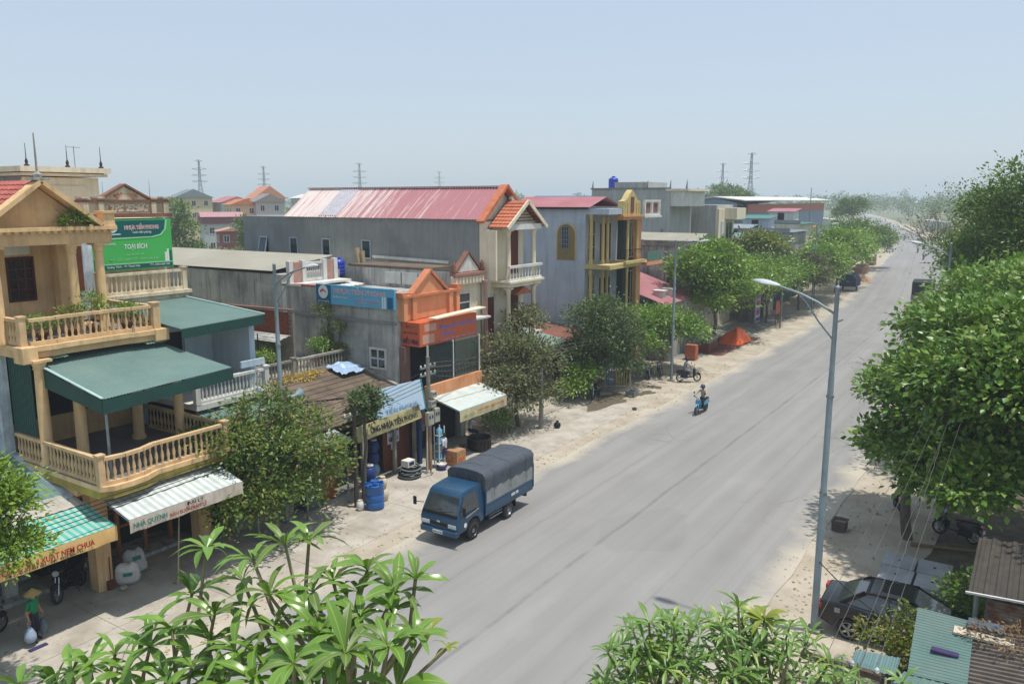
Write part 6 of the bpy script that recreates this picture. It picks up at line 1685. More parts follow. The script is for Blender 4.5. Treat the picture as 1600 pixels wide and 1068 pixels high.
vb = leaf_variants('big', (lf_big, lf_big, lf_big, lf_bigold),1.0,.25)
bud, over = [298], MB()
vy = leaf_variants('new', (lf_pale,),1.0,.34)
tot = 0
for i, (x, y, z, ln) in enumerate(sorted(LEFT_ROSETTES, key=lambda q: q[0] ** 2 + q[1] ** 2 + (q[2] - 12.5) ** 2)):
    p = Vector((x, y, z))
    h = min(hubs, key=lambda q: (q - p).length)
    d = (p - h).normalized() * .6 + Vector((0,0,.8))
    small = ln < .15
    rosette(t, p, ln * (.74 if x > -2.75 and ln > .15 else .86), vy if small else vb, rnd, n=6 if small else 10, tilt=d, budget=bud, over=over)
for k in range(20):
    a = rnd.choice(LEFT_ROSETTES)
    rosette(t, Vector((a[0] + rnd.uniform(-.22,.22), a[1] + rnd.uniform(-.22,.22), a[2] - rnd.uniform(.15,.45))),.24, vb, rnd, n=8, budget=[0], over=over)
part('lower_leaves', over, lf_big, t, kind='stuff', fix=False)
# second foreground crown, centre bottom
lf_al = leaf_mat('narrow_leaf', (.05,.12,.035),(.14,.26,.07), rough=.4, spec=.5, trans=.25, tint=(.3,.38,.07))
t = thing('foreground_tree', 'crown of a narrow-leaved tree at the bottom edge beside the lamp post', 'tree', (-1.4,5.6,0))
mb = MB()
limb(mb, (-1.4,5.6,-.05),(-1.4,5.6,6.8),.18,.12, rnd, 10,.02)
hubs = [Vector((-2.1,5.2,8.4)), Vector((-1.4,5.6,8.5)), Vector((-.8,6.0,8.3))]
for h in hubs: limb(mb, (-1.4,5.6,6.7), h, .09,.04, rnd, 8,.06)
near = sorted(MID_ROSETTES, key=lambda p: -p[2])
for (x, y, z) in near:
    p = Vector((x, y, z)); h = min(hubs, key=lambda q: (q - p).length)
    limb(mb, h, p, .02,.008, rnd, 5,.08)
mb.path([(-1.49,5.58,8.6),(-1.495,5.6,9.0),(-1.505,5.66,9.42)],[.012,.01,.006],6)
part('branches', mb, MATS['grey_green_stem'], t, smooth=60)
va_ = leaf_variants('narrow', (lf_al, lf_al),1.0,.2)
rest = MB()
for i, (x, y, z) in enumerate(near):
    if i < 34:
        rosette(t, (x, y, z), rnd.uniform(.15,.2), va_, rnd, n=8)
rosette(t, (-1.506,5.66,9.42),.2, vy, rnd, n=9)
vs, fs = [],[]
tri = np.array([[0,-.35,0],[1,0,0]])
rg = np.random.default_rng(5)
for i, (x, y, z) in enumerate(near):
    for rep in range(1 if i >= 34 else 0,3):
        c = Vector((x, y, z)) + (Vector((rg.normal() * .1, rg.normal() * .1,-.1 - .12 * rep)) if rep or i < 34 else Vector())
        for k in range(8):
            a = 2 * math.pi * k / 8 + rg.uniform(-.3,.3)
            ln = rg.uniform(.14,.2)
            el = rg.choice((.7,.3,.05,-.2)) + rg.uniform(-.15,.15)
            d = Vector((math.cos(a) * math.cos(el), math.sin(a) * math.cos(el), math.sin(el)))
            s = Vector((-math.sin(a), math.cos(a),0)) * ln * .1
            b0 = len(vs)
            mid = c + d * ln * .55 + Vector((0,0,.012))
            vs += [c, mid + s, c + d * ln - Vector((0,0,.03)), mid - s, mid - Vector((0,0,.01))]
            fs += [(b0, b0 + 4, b0 + 1),(b0 + 4, b0 + 2, b0 + 1),(b0, b0 + 3, b0 + 4),(b0 + 4, b0 + 3, b0 + 2)]
o = raw_part('inner_leaves', np.array([tuple(v) for v in vs]), np.array(fs), lf_al, t)
o['kind'] = 'stuff'
# potted plants on the terraces
m_pot = M('terracotta_pot', rgb('8b5a44'), rgb('734a38'), sc=4, rough=.9)
def potted(label, base, h, rx, leaf, n=380, size=.12, group=None, seed=1, pot=True, width=.5):
    t = thing('potted_plant', label, 'plant', base, group)
    x, y, z = base
    part('pot', MB().lathe([(.12,0),(.18,.22),(.2,.24),(.2,.28),(.001,.26)],(x, y, z), n=12), m_pot, t, smooth=40)
    mb = MB(); rn = random.Random(seed)
    limb(mb, (x, y, z + .2),(x, y, z + .28 + h * .5),.025,.012, rn, 6)
    part('stem', mb, m_bark2, t)
    v, f = leaf_cloud([(x, y, z + .3 + h * .62, rx, rx, h * .4)], n, size, seed, 8,.1, width=width)
    raw_part('foliage', v, f, leaf, t)
GP = 'potted plants on the terrace house'
for i, (x, y, h, r_, lf, lab) in enumerate(((-29.6,24.0,1.0,.5, lf_bright, 'round light green potted shrub behind the terrace balusters'),(-31.8,25.4,1.2,.42, lf_bright, 'light green potted shrub in front of the brick wall'),
        (-31.0,26.2,.9,.45, lf_mid, 'thin yellow-green potted plant near the grey side wall'),(-29.9,27.6,1.1,.5, lf_mid, 'leafy potted plant where terrace meets the grey side wall'),(-30.3,28.2,1.0,.4, lf_dark, 'dark potted plant in the terrace corner'))):
    potted(lab, (x, y, 4.34), h, r_, lf, seed=80 + i, group=GP)
t = thing('climbing_vine', 'vine with leafy tufts climbing the grey side wall under the blue sign', 'vine', (-30.5,28.7,4.34))
mb = MB(); rn = random.Random(3)
mb.path([(-30.2,28.72,4.4),(-30.4,28.74,5.4),(-30.3,28.74,6.4),(-30.5,28.74,7.2)],.03,6)
mb.path([(-29.9,28.72,4.4),(-29.5,28.74,5.6),(-29.4,28.74,6.4)],.022,6)
part('stem', mb, m_bark2, t)
v, f = leaf_cloud([(-30.5,28.6,6.95,.62,.25,.5),(-30.3,28.62,6.2,.3,.2,.4),(-30.35,28.62,5.5,.45,.2,.4),(-29.45,28.64,6.1,.3,.16,.45),(-29.5,28.6,4.9,.6,.25,.5),(-30.5,28.55,4.8,.5,.3,.4)],1900,.12,4,8,.1)
raw_part('foliage', v, f, leaf_mat('vine_leaf', (.05,.08,.015),(.14,.18,.04)), t)
GV = 'potted plants on the villa balcony'
for i, (x, y, z, h, r_, lf, lab) in enumerate(((-27.2,14.9,7.975,1.1,.5, lf_bright, 'bushy potted shrub between the upper villa columns'),(-27.2,13.2,7.975,.45,.5, lf_mid, 'low spreading fern on the upper villa balcony'),(-27.0,14.1,7.975,.7,.4, lf_olive, 'small dry potted plant beside the bushy one'),(-26.8,15.9,7.975,.6,.35, lf_mid, 'small potted plant near the right end of the upper villa balcony'))):
    potted(lab, (x, y, z), h, r_, lf, seed=90 + i, group=GV, n=420)
t = thing('wild_fern', 'dark fern sprouting on the villa cornice under the gable', 'plant', (-27.3,14.6,11.62))
v, f = leaf_cloud([(-27.25,14.6,11.8,.3,.5,.2)],360,.16,6,8,.1, width=.3)
raw_part('foliage', v, f, lf_dark, t)
t = thing('garden_shrub', 'yellow-green shrub in front of the parked black car', 'bush', (-2.3,22.0,0))
v, f = leaf_cloud([(-2.6,22.0,.95,.7,.6,.45),(-1.8,22.1,.85,.8,.6,.45),(-1.1,22.2,.8,.6,.6,.5),(-2.2,22.5,1.5,.3,.3,.3)],2300,.14,7,8,.14)
raw_part('foliage', v, f, leaf_mat('shrub_leaf', (.05,.08,.015),(.15,.19,.03), tint=(.2,.12,.06)), t)
mb = MB()
for k in range(7): limb(mb, (-2.0,22.1,0),(-2.7 + k * .28,22.1 + .1 * math.sin(k),.9),.03,.01, rn, 5)
part('stems', mb, m_bark2, t)
t = thing('garden_shrub', 'dark unkempt shrub between the concrete slabs and the brick hut', 'bush', (-1.0,26.2,0))
v, f = leaf_cloud([(-1.0,26.2,.8,.7,.9,.7),(-.4,25.0,.7,.7,.7,.6)],1900,.16,8,8,.16)
raw_part('foliage', v, f, lf_dark, t)
mb = MB()
for k in range(5): limb(mb, (-.8,25.8,0),(-1.4 + k * .28,25.6 + .2 * math.sin(k),.8),.03,.01, rn, 5)
part('stems', mb, m_bark2, t)
# ================================================================== VEHICLES AND PEOPLE
m_tyre = M('tyre_rubber', rgb('2b2b2c'), rgb('3a3835'), sc=5, rough=.9)
m_rim = M('steel_rim', rgb('8d9094'), rgb('777a7e'), sc=6, rough=.4, metal=.6)
m_chrome = M('chrome', rgb('c9ccd0'), rgb('b0b3b7'), rough=.2, metal=.9)
m_carglass = glass_mat('vehicle_glass', (.03,.036,.04), rough=.05, spec=1.0)
m_lamp = M('headlamp_glass', rgb('c9cfd2'), rgb('b4babd'), rough=.15, spec=.6)
m_redlamp = M('red_lamp', rgb('b8211c'), rgb('9c1a17'), rough=.2, spec=.6)
m_plate = M('number_plate', rgb('d6d8d4'), rgb('c4c6c2'), rough=.5)
def lpart(name, mb, mat, parent, **k):
    return part(name, mb, mat, parent, **k)
def wheel(parent, x, y, r, w, side, rim_r=.62, spokes=0):
    o = part('wheel', MB().lathe([(r * rim_r, -w / 2),(r * .9,-w / 2),(r, -w * .36),(r, w * .36),(r * .9, w / 2),(r * rim_r, w / 2)],(x, y, r), n=24, axis='x', caps=False), m_tyre, parent, smooth=40)
    s = side
    if spokes:
        mb = MB().lathe([(r * .16, s * w * .45),(r * .16, s * w * .2),(r * .05, s * w * .2)],(x, y, r), n=12, axis='x')
        mb.lathe([(r * rim_r, s * w * .5),(r * rim_r * .9, s * w * .5),(r * rim_r * .86, s * w * .3),(r * rim_r, s * w * .3)],(x, y, r), n=24, axis='x', caps=False)
        for k in range(spokes):
            a = 2 * math.pi * k / spokes
            mb.beam((x + s * w * .4, y + r * .1 * math.cos(a), r + r * .1 * math.sin(a)),(x + s * w * .4, y + r * rim_r * .92 * math.cos(a), r + r * rim_r * .92 * math.sin(a)), r * .2, w * .12, up=(1,0,0))
        part('rim', mb, m_rim, o, smooth=40)
        part('brake_disc', MB().lathe([(.001, s * w * .1),(r * rim_r, s * w * .1),(r * rim_r, s * w * .05),(.001, s * w * .05)],(x, y, r), n=20, axis='x'), m_black, o)
    else:
        part('rim', MB().lathe([(r * rim_r, s * w * .45),(r * rim_r * .82, s * w * .1),(r * .3, s * w * .05),(r * .26, s * w * .4),(.001, s * w * .42)],(x, y, r), n=20, axis='x', caps=False), m_rim, o, smooth=40)
    return o
def loft(prof, mb=None):
    mb = mb or MB()
    n = len(prof)
    o = len(mb.v)
    for s in (-1,1):
        for y, z, w in prof: mb.v.append((s * w, y, z))
    for i in range(n):
        j = (i + 1) % n
        mb.f.append((o + i, o + j, o + n + j, o + n + i))
    mb.f.append(tuple(o + i for i in reversed(range(n))))
    mb.f.append(tuple(o + n + i for i in range(n)))
    return mb
# blue light truck with canvas cover (front towards -Y)
t = thing('canvas_truck', 'blue light truck with a dark grey canvas cover parked on the near lane', 'truck')
m_tb = M('truck_blue', rgb('184563'), rgb('153d58'), sc=2, rough=.38, spec=.45, coat=.2, grime=.2, stain_c=rgb('41617a'))
m_canvas = M('grey_canvas', rgb('4e545c'), rgb('454b53'), sc=3, rough=.85, bump=.25, bsc=12)
m_silver = M('dull_silver_panel', rgb('9b9fa0'), rgb('8a8e8f'), sc=3, rough=.5, metal=.3, stain=.3)
cabp = [(-2.52,.48,.80),(-2.62,.6,.82),(-2.64,.95,.84),(-2.56,1.14,.84),(-2.2,1.86,.74),(-2.08,1.97,.70),(-1.1,2.03,.70),(-.98,1.98,.73),(-.95,1.15,.84),(-.95,.6,.84),(-1.1,.5,.82),(-1.2,.62,.84),(-1.32,.82,.84),(-1.6,.9,.84),(-1.88,.82,.84),(-2.02,.6,.84),(-2.06,.5,.82)]
cab = part('cab', loft(cabp), m_tb, t, smooth=45, bevel=.025)
def slant(y0, z0, w0, y1, z1, w1, d):
    nx, nz = (z1 - z0),-(y1 - y0)
    k = math.hypot(nx, nz)
    oy, oz = -nx / k * d, -nz / k * d * -1
    return [(-w0, y0 + oy, z0 + oz),(w0, y0 + oy, z0 + oz),(w1, y1 + oy, z1 + oz),(-w1, y1 + oy, z1 + oz)]
q = slant(-2.53,1.2,.76,-2.24,1.78,.67,.012)
part('windscreen', MB().add(q + [(x, y + .01, z) for x, y, z in q],[(0,1,2,3),(7,6,5,4),(0,4,5,1),(1,5,6,2),(2,6,7,3),(3,7,4,0)]), m_carglass, cab)
part('black_cowl', MB().hexa([(-.8,-2.6,1.1),(.8,-2.6,1.1),(.8,-2.56,1.1),(-.8,-2.56,1.1)],[(-.77,-2.555,1.2),(.77,-2.555,1.2),(.77,-2.52,1.2),(-.77,-2.52,1.2)]), m_black, cab)
for s in (-1,1):
    pts = [(-2.42,1.2),(-2.12,1.8),(-1.35,1.82),(-1.3,1.2)]
    mb = MB()
    a = [(s * (.845 - (z - 1.15) * .13), y, z) for y, z in pts]
    b = [(s * (.82 - (z - 1.15) * .13), y, z) for y, z in pts]
    mb.add(a + b, [(0,1,2,3),(7,6,5,4),(0,4,5,1),(1,5,6,2),(2,6,7,3),(3,7,4,0)])
    part('side_window', mb, m_carglass, cab)
    part('door_seam', MB().box(s * .842, s * .846,-1.27,-1.255,.95,1.85).box(s * .842, s * .846,-2.2,-2.185,.95,1.15), m_black, cab)
    part('door_stripe', MB().beam((s * .85,-2.1,1.02),(s * .85,-1.3,1.12),.008,.07), m_silver, cab)
    part('headlight', MB().box(s * .42, s * .78,-2.66,-2.6,.72,.86), m_lamp, cab, bevel=.015)
    part('mirror_arm', MB().tube((s * .82,-2.45,1.4),(s * 1.12,-2.6,1.42),.014, n=6), m_black, cab)
    part('mirror', MB().box(s * 1.06, s * 1.2,-2.64,-2.58,1.3,1.62), m_black, cab, bevel=.03)
    part('door_handle', MB().box(s * .845, s * .86,-1.45,-1.33,1.06,1.09), m_black, cab)
part('bumper', loft([(-2.72,.42,.8),(-2.72,.6,.82),(-2.6,.64,.83),(-2.5,.64,.84),(-2.5,.4,.82)]), m_tb, cab, bevel=.02)
part('grille', MB().box(-.4,.4,-2.66,-2.63,.73,.84), m_black, cab)
o = part('number_plate', MB().box(-.22,.22,-2.74,-2.72,.46,.58), m_plate, cab)
text('36N-5138', .09, m_darkletter, o, (0,-2.742,.52), '-y', w=.38, depth=.002)
part('badge', MB().box(-.07,.07,-2.67,-2.655,.87,.93), m_chrome, cab)
part('wiper', MB().beam((-.5,-2.58,1.22),(.05,-2.52,1.32),.012,.012).beam((.0,-2.58,1.22),(.55,-2.52,1.32),.012,.012), m_black, cab)
part('dash_cloth', MB().lathe([(.05,0),(.09,.03),(.05,.08)],(-.05,-2.42,1.2), n=10), M('lime_cloth', rgb('8fae2f'), rgb('7d9a2a')), cab)
part('chassis', MB().box(-.42,.42,-2.3,2.45,.42,.6).box(-.78,.78,-.6,-.2,.38,.62).box(-.75,.75,2.2,2.3,.45,.6), m_black, t)
bed = part('cargo_bed', MB().box(-.86,.86,-.88,2.6,.66,.78), m_tb, t)
for s in (-1,1):
    part('drop_side', MB().box(s * .82, s * .88,-.86,2.58,.78,1.12), m_tb, bed)
    part('silver_side', MB().box(s * .83, s * .875,-.84,2.56,1.125,1.66), m_silver, bed)
    part('side_rail', MB().box(s * .88, s * .9,-.84,2.56,1.09,1.13), m_tb, bed)
    part('corner_stake', MB().box(s * .84, s * .9,-.9,-.84,.78,1.75).box(s * .84, s * .9,2.56,2.62,.78,1.75), m_tb, bed)
    part('guard_bar', MB().tube((s * .8,-.5,.42),(s * .8,.35,.42),.02, n=6).tube((s * .8,-.5,.55),(s * .8,.35,.55),.02, n=6), m_galv, bed)
    part('mudguard', MB().box(s * .55, s * .86,1.25,1.28,.35,.68), m_black, bed)
part('tail_gate', MB().box(-.84,.84,2.56,2.61,.78,1.66), m_tb, bed)
part('head_board', MB().box(-.85,.85,-.9,-.86,.78,1.7), m_tb, bed)
o = text('BÁO TẢI', .13, m_bwhite, bed, (.9,1.15,.97), w=.5, bold=.006)
mb = MB()
ny, na = 26,16
rn = random.Random(4)
for j in range(ny + 1):
    y = -.92 + 3.54 * j / ny
    bow = .01 * math.cos(j / ny * 5 * 2 * math.pi)
    for i in range(na + 1):
        a = i / na
        if a < .28: x, z = -.885,1.64 + (2.24 - 1.64) * a / .28
        elif a > .72: x, z = .885,1.64 + (2.24 - 1.64) * (1 - a) / .28
        else:
            u = (a - .28) / .44
            x = -.885 + 1.77 * u
            z = 2.24 + .15 * math.sin(math.pi * u) ** .5
        k = .03 * math.sin(y * 11 + i) * (1 if a < .25 or a > .75 else .25)
        mb.v.append((x + (k if abs(x) > .8 else 0) * (1 if x > 0 else -1) * .6, y, z + (bow if .3 < a < .7 else 0) + rn.uniform(-.004,.004)))
W = na + 1
mb.f = [(j * W + i, j * W + i + 1,(j + 1) * W + i + 1,(j + 1) * W + i) for j in range(ny) for i in range(na)]
o_ = len(mb.v)
mb.f.append(tuple(reversed(range(W)))); mb.f.append(tuple(ny * W + i for i in range(W)))
part('canvas_cover', mb, m_canvas, t, smooth=50)
mb = MB()
for k in range(9):
    x = -.75 + k * .19
    mb.path([(x, -.935,2.28 - abs(x) * .2),(x + .08 * math.sin(k * 2.1),-.945,2.0),(x + .05 * math.cos(k),-.935,1.75)],[.012,.022,.008],5)
part('canvas_folds', mb, m_canvas, t, smooth=60)
for y in (-.3,.85,2.0):
    part('tie_rope', MB().path([(-.91, y, 1.3),(-.905, y, 2.1),(-.86, y + .02,2.3),(0, y + .02,2.44),(.86, y + .02,2.3),(.905, y, 2.1),(.91, y, 1.3)],.006,5), m_canvas, t)
for s in (-1,1):
    wheel(t, s * .74,-1.6,.34,.2, s)
    wheel(t, s * .70,.82,.34,.28, s)
    part('wheel_well', MB().lathe([(.4, s * .60),(.4, s * .82)],(0,-1.6,.42), n=16, axis='x'), m_black, t)
part('round_badge', MB().lathe([(.001,.845),(.09,.845),(.09,.852),(.001,.852)],(0,-2.15,.74), n=14, axis='x'), m_bwhite, t)
t.location = (-17.72,24.45,.035)
t.rotation_euler = (0,0, R(1.0))
# black saloon (front towards +X once placed)
t = thing('black_saloon', 'glossy black saloon car parked nose-in under the lamp post', 'car')
m_cb = M('black_car_paint', rgb('101319'), rgb('0c0f14'), sc=2, rough=.3, spec=.4, coat=.25)
bp = [(-2.2,.42,.78),(-2.24,.7,.82),(-2.18,.98,.8),(-1.6,1.04,.8),(-.6,.98,.87),(.7,.96,.87),(1.5,.9,.82),(2.1,.74,.76),(2.22,.52,.72),(2.15,.3,.74),(1.78,.28,.84),(1.7,.5,.86),(1.36,.66,.87),(1.02,.5,.86),(.95,.26,.86),(-.95,.26,.86),(-1.02,.5,.86),(-1.36,.68,.87),(-1.7,.5,.86),(-1.78,.28,.82)]
body = part('body', loft(bp), m_cb, t, smooth=50, bevel=.06)
roofp = [(-1.78,1.0,.68),(-1.35,1.25,.61),(-.95,1.40,.56),(-.3,1.46,.58),(.25,1.42,.57),(.65,1.2,.63),(1.12,.94,.7),(.6,.9,.76),(-1.2,.92,.76)]
gh = part('glasshouse', loft(roofp), m_carglass, t, smooth=40)
part('roof_panel', MB().hexa([(-.57,-1.02,1.395),(.57,-1.02,1.395),(.58,.28,1.41),(-.58,.28,1.41)],[(-.53,-.95,1.44),(.53,-.95,1.44),(.54,.2,1.455),(-.54,.2,1.455)]), m_cb, gh, bevel=.02)
part('roof_panel', MB().hexa([(-.55,-.9,1.44),(.55,-.9,1.44),(.56,.18,1.45),(-.56,.18,1.45)],[(-.4,-.6,1.5),(.4,-.6,1.5),(.42,-.05,1.5),(-.42,-.05,1.5)]), m_cb, gh)
for s in (-1,1):
    part('pillar', MB().beam((s * .735,1.02,.97),(s * .565,.26,1.44),.05,.07), m_cb, gh)
    part('pillar', MB().beam((s * .75,-.35,.95),(s * .575,-.35,1.46),.04,.09), m_cb, gh)
    part('pillar', MB().beam((s * .715,-1.62,1.02),(s * .565,-1.0,1.42),.06,.12), m_cb, gh)
    part('roof_rail', MB().beam((s * .57,-1.0,1.42),(s * .575,.27,1.45),.05,.05), m_cb, gh)
    part('tail_light', MB().box(s * .5, s * .82,-2.27,-2.12,.76,.92), m_redlamp, body, bevel=.02)
    part('headlight', MB().box(s * .46, s * .76,2.06,2.16,.6,.72), m_lamp, body, bevel=.02)
    part('door_mirror', MB().box(s * .86, s * 1.02,.62,.72,.98,1.1), m_cb, body, bevel=.02)
    part('door_handle', MB().box(s * .875, s * .895,-.15,.02,.84,.87).box(s * .875, s * .895,-1.05,-.88,.86,.89), m_chrome, body)
    part('sill_trim', MB().beam((s * .87,-.9,.33),(s * .87,.9,.33),.02,.05), m_chrome, body)
    for y in (-1.36,1.36):
        wheel(t, s * .76, y, .31,.2, s, rim_r=.7, spokes=5)
part('number_plate', MB().box(-.24,.24,-2.26,-2.24,.62,.74), m_plate, body)
part('fuel_flap', MB().box(.862,.872,-1.75,-1.6,.76,.9), m_silver, body)
t.location = (-2.45,24.1,.0)
t.rotation_euler = (0,0, R(-89))
# motorbikes
def motorbike(label, loc, rz, paint, group=None, seat=None, lean=0., cat='motorbike', basket=False):
    t = thing('motorbike', label, cat, (0,0,0), group)
    for y in (-.62,.62):
        w = part('wheel', MB().lathe([(.2,-.04),(.26,-.045),(.285,0),(.26,.045),(.2,.04)],(0, y, .285), n=20, axis='x', caps=False), m_tyre, t, smooth=50)
        mb = MB().lathe([(.205,-.02),(.19,-.02),(.19,.02),(.205,.02)],(0, y, .285), n=16, axis='x', caps=False).tube((-.05, y, .285),(.05, y, .285),.035, n=8)
        for k in range(5):
            a = 2 * math.pi * k / 5
            mb.beam((0, y, .285),(0, y + .2 * math.cos(a),.285 + .2 * math.sin(a)),.02,.03, up=(1,0,0))
        part('rim', mb, m_rim, w)
    part('front_fork', MB().tube((-.06,.62,.285),(-.06,.42,.8),.022, n=6).tube((.06,.62,.285),(.06,.42,.8),.022, n=6), m_chrome, t)
    part('front_mudguard', MB().path([(0,.36,.5),(0,.5,.6),(0,.66,.62),(0,.84,.5)],[.05,.07,.07,.04],8), paint, t, smooth=60)
    part('leg_shield', loft([(.3,.35,.1),(.36,.4,.17),(.44,.72,.19),(.44,.92,.13),(.36,.92,.12),(.3,.6,.15)]), paint, t, smooth=60, bevel=.015)
    part('floor_board', loft([(-.1,.3,.13),(.32,.32,.13),(.32,.37,.12),(-.1,.36,.12)]), m_black, t)
    part('rear_body', loft([(-.92,.66,.07),(-.7,.52,.13),(-.2,.45,.15),(-.05,.5,.14),(.02,.66,.13),(-.2,.74,.14),(-.8,.78,.12)]), paint, t, smooth=60, bevel=.015)
    part('seat', loft([(-.82,.77,.11),(-.3,.74,.14),(.08,.7,.1),(.06,.76,.1),(-.3,.82,.14),(-.8,.85,.12)]), seat or m_black, t, smooth=60, bevel=.02)
    part('engine', MB().box(-.14,.14,-.55,-.1,.22,.45), m_black, t, bevel=.03)
    part('exhaust', MB().path([(.14,-.1,.25),(.17,-.4,.25),(.17,-.85,.34)],[.03,.05,.055],8), m_chrome, t, smooth=60)
    part('handlebar', MB().path([(-.34,.3,1.02),(-.12,.4,1.0),(0,.4,.96),(.12,.4,1.0),(.34,.3,1.02)],.018,6), m_black, t, smooth=60)
    part('headlamp', MB().lathe([(.001,.0),(.09,.0),(.1,-.06),(.05,-.14)],(0,.5,.93), n=12, axis='y'), m_lamp, t, smooth=50)
    part('tail_light', MB().box(-.07,.07,-.95,-.9,.66,.74), m_redlamp, t)
    part('number_plate', MB().box(-.09,.09,-.95,-.94,.48,.62), m_plate, t)
    for s in (-1,1):
        part('mirror', MB().tube((s * .28,.33,1.02),(s * .33,.3,1.2),.008, n=5).lathe([(.001,-.01),(.055,-.008),(.055,.008),(.001,.01)],(s * .34,.29,1.25), n=10, axis='y'), m_black, t)
    if lean:
        part('kick_stand', MB().tube((-.08,-.15,.3),(-.26,-.1,.03),.012, n=5), m_black, t)
    if basket:
        part('basket', MB().box(-.16,.16,.56,.82,.78,1.0), m_galv, t)
    t.location = loc
    t.rotation_euler = (0, lean, rz)
    return t
# people
def human(label, loc, rz, J, mats, cat='person', scale=1., extra=None, hair=None):
    t = thing('person', label, cat, (0,0,0))
    names = list(J)
    E_ = [('pelvis', 'chest', 'top'),('chest', 'neck', 'top'),('neck', 'head', 'skin'),('head', 'crown', 'skin')]
    for s in 'lr':
        E_ += [('chest', 'sho' + s, 'top'),('sho' + s, 'elb' + s, 'sleeve'),('elb' + s, 'wri' + s, 'arm'),('wri' + s, 'palm' + s, 'skin'),
               ('pelvis', 'hip' + s, 'leg'),('hip' + s, 'kne' + s, 'leg'),('kne' + s, 'ank' + s, 'shin'),('ank' + s, 'toe' + s, 'foot')]
    RAD = dict(pelvis=.145, chest=.15, neck=.062, head=.092, crown=.07, sho=.075, elb=.047, wri=.033, palm=.036, hip=.095, kne=.062, ank=.042, toe=.036)
    me = bpy.data.meshes.new('body')
    me.from_pydata([J[n] for n in names],[(names.index(a), names.index(b)) for a, b, _ in E_],[])
    o = bpy.data.objects.new('body', me)
    COL.objects.link(o)
    o.modifiers.new('skin', 'SKIN').use_smooth_shade = True
    sv_ = me.skin_vertices[0].data
    for i, n in enumerate(names):
        k = n if n in RAD else n[:-1]
        r = RAD[k]
        sv_[i].radius = (r * (1.15 if k in ('pelvis', 'chest') else 1), r * (.85 if k in ('pelvis', 'chest') else 1))
        sv_[i].use_root = n == 'pelvis'
    md = o.modifiers.new('sub', 'SUBSURF'); md.levels = 2; md.render_levels = 2
    dg = bpy.context.evaluated_depsgraph_get()
    me2 = bpy.data.meshes.new_from_object(o.evaluated_get(dg))
    bpy.data.objects.remove(o)
    slots = []
    for m in mats.values():
        if m not in slots: slots.append(m)
    me2.materials.clear()
    for m in slots: me2.materials.append(m)
    segs = [(Vector(J[a]), Vector(J[b]), slots.index(mats[g])) for a, b, g in E_]
    for p in me2.polygons:
        c = p.center
        best, bi = 9,0
        for a, b, i in segs:
            ab = b - a
            tt = max(0, min(1,(c - a).dot(ab) / max(1e-9, ab.length_squared)))
            d = (c - (a + ab * tt)).length
            if d < best: best, bi = d, i
        p.material_index = bi
    bm = bmesh.new(); bm.from_mesh(me2)
    fb = MB()
    for s, sg in (('l', -1),('r', 1)):
        w, pa = Vector(J['wri' + s]), Vector(J['palm' + s])
        d = (pa - w).normalized()
        sd = d.cross(Vector((0,1,.3))).normalized()
        cur = sd.cross(d).normalized()
        for k, ln in enumerate((.07,.08,.075,.06)):
            b0 = pa + sd * (-.03 + k * .02) + d * .015
            fb.path([b0, b0 + d * ln * .5, b0 + d * ln * .8 + cur * ln * .35, b0 + d * ln * .85 + cur * ln * .7],[.009,.009,.008,.006],6)
        b0 = pa + sd * -.035 - d * .02
        fb.path([b0, b0 - sd * .03 + d * .02, b0 - sd * .035 + d * .055 + cur * .02],[.011,.01,.007],6)
    n0 = len(bm.faces)
    vs = [bm.verts.new(v) for v in fb.v]
    for f in fb.f:
        bm.faces.new([vs[i] for i in f]).material_index = slots.index(mats['skin'])
    h = Vector(J['head']); u = (Vector(J['crown']) - h).normalized()
    fw = Vector((0,1,0)); fw = (fw - u * fw.dot(u)).normalized()
    for c, r in ((h + fw * .1 + u * .01,.018),(h + Vector((.092,0,0)) + u * .015,.022),(h - Vector((.092,0,0)) + u * .015,.022)):
        g = bmesh.ops.create_uvsphere(bm, u_segments=8, v_segments=6, radius=r, matrix=Matrix.Translation(c))
        for v in g['verts']:
            for f in v.link_faces: f.material_index = slots.index(mats['skin'])
    bm.to_mesh(me2); bm.free()
    me2.name = 'body'
    for p in me2.polygons: p.use_smooth = True
    b = bpy.data.objects.new('body', me2); COL.objects.link(b); b.parent = t
    for s in (-1,1):
        part('eye', MB().lathe([(.001,-.006),(.012,0),(.001,.006)], tuple(h + fw * .088 + u * .03 + Vector((s * .034,0,0))), n=8, axis='y'), m_black, b)
    if hair:
        part('hair', MB().lathe([(.098,-.02),(.108,.03),(.1,.08),(.06,.125),(.001,.14)], tuple(h - fw * .018), n=14), hair, t, smooth=60)
    if extra: extra(t, J)
    t.location = loc
    t.rotation_euler = (0,0, rz)
    t.scale = (scale,) * 3
    return t
m_skin = M('skin', rgb('a97a5c'), rgb('9a6d50'), sc=8, rough=.6)
m_hair = M('black_hair', rgb('1a1614'), rgb('100d0c'), rough=.5)
def helmet(mat):
    def f(t, J):
        h = Vector(J['head'])
        part('helmet', MB().lathe([(.125,-.04),(.142,.02),(.14,.09),(.105,.155),(.05,.185),(.001,.192)], tuple(h), n=16), mat, t, smooth=60)
        part('visor', MB().prism([(-.1,.1),(.1,.1),(.07,.19),(-.07,.19)], 'z', h.z + .03, h.z + .045), m_black, t)
    return f
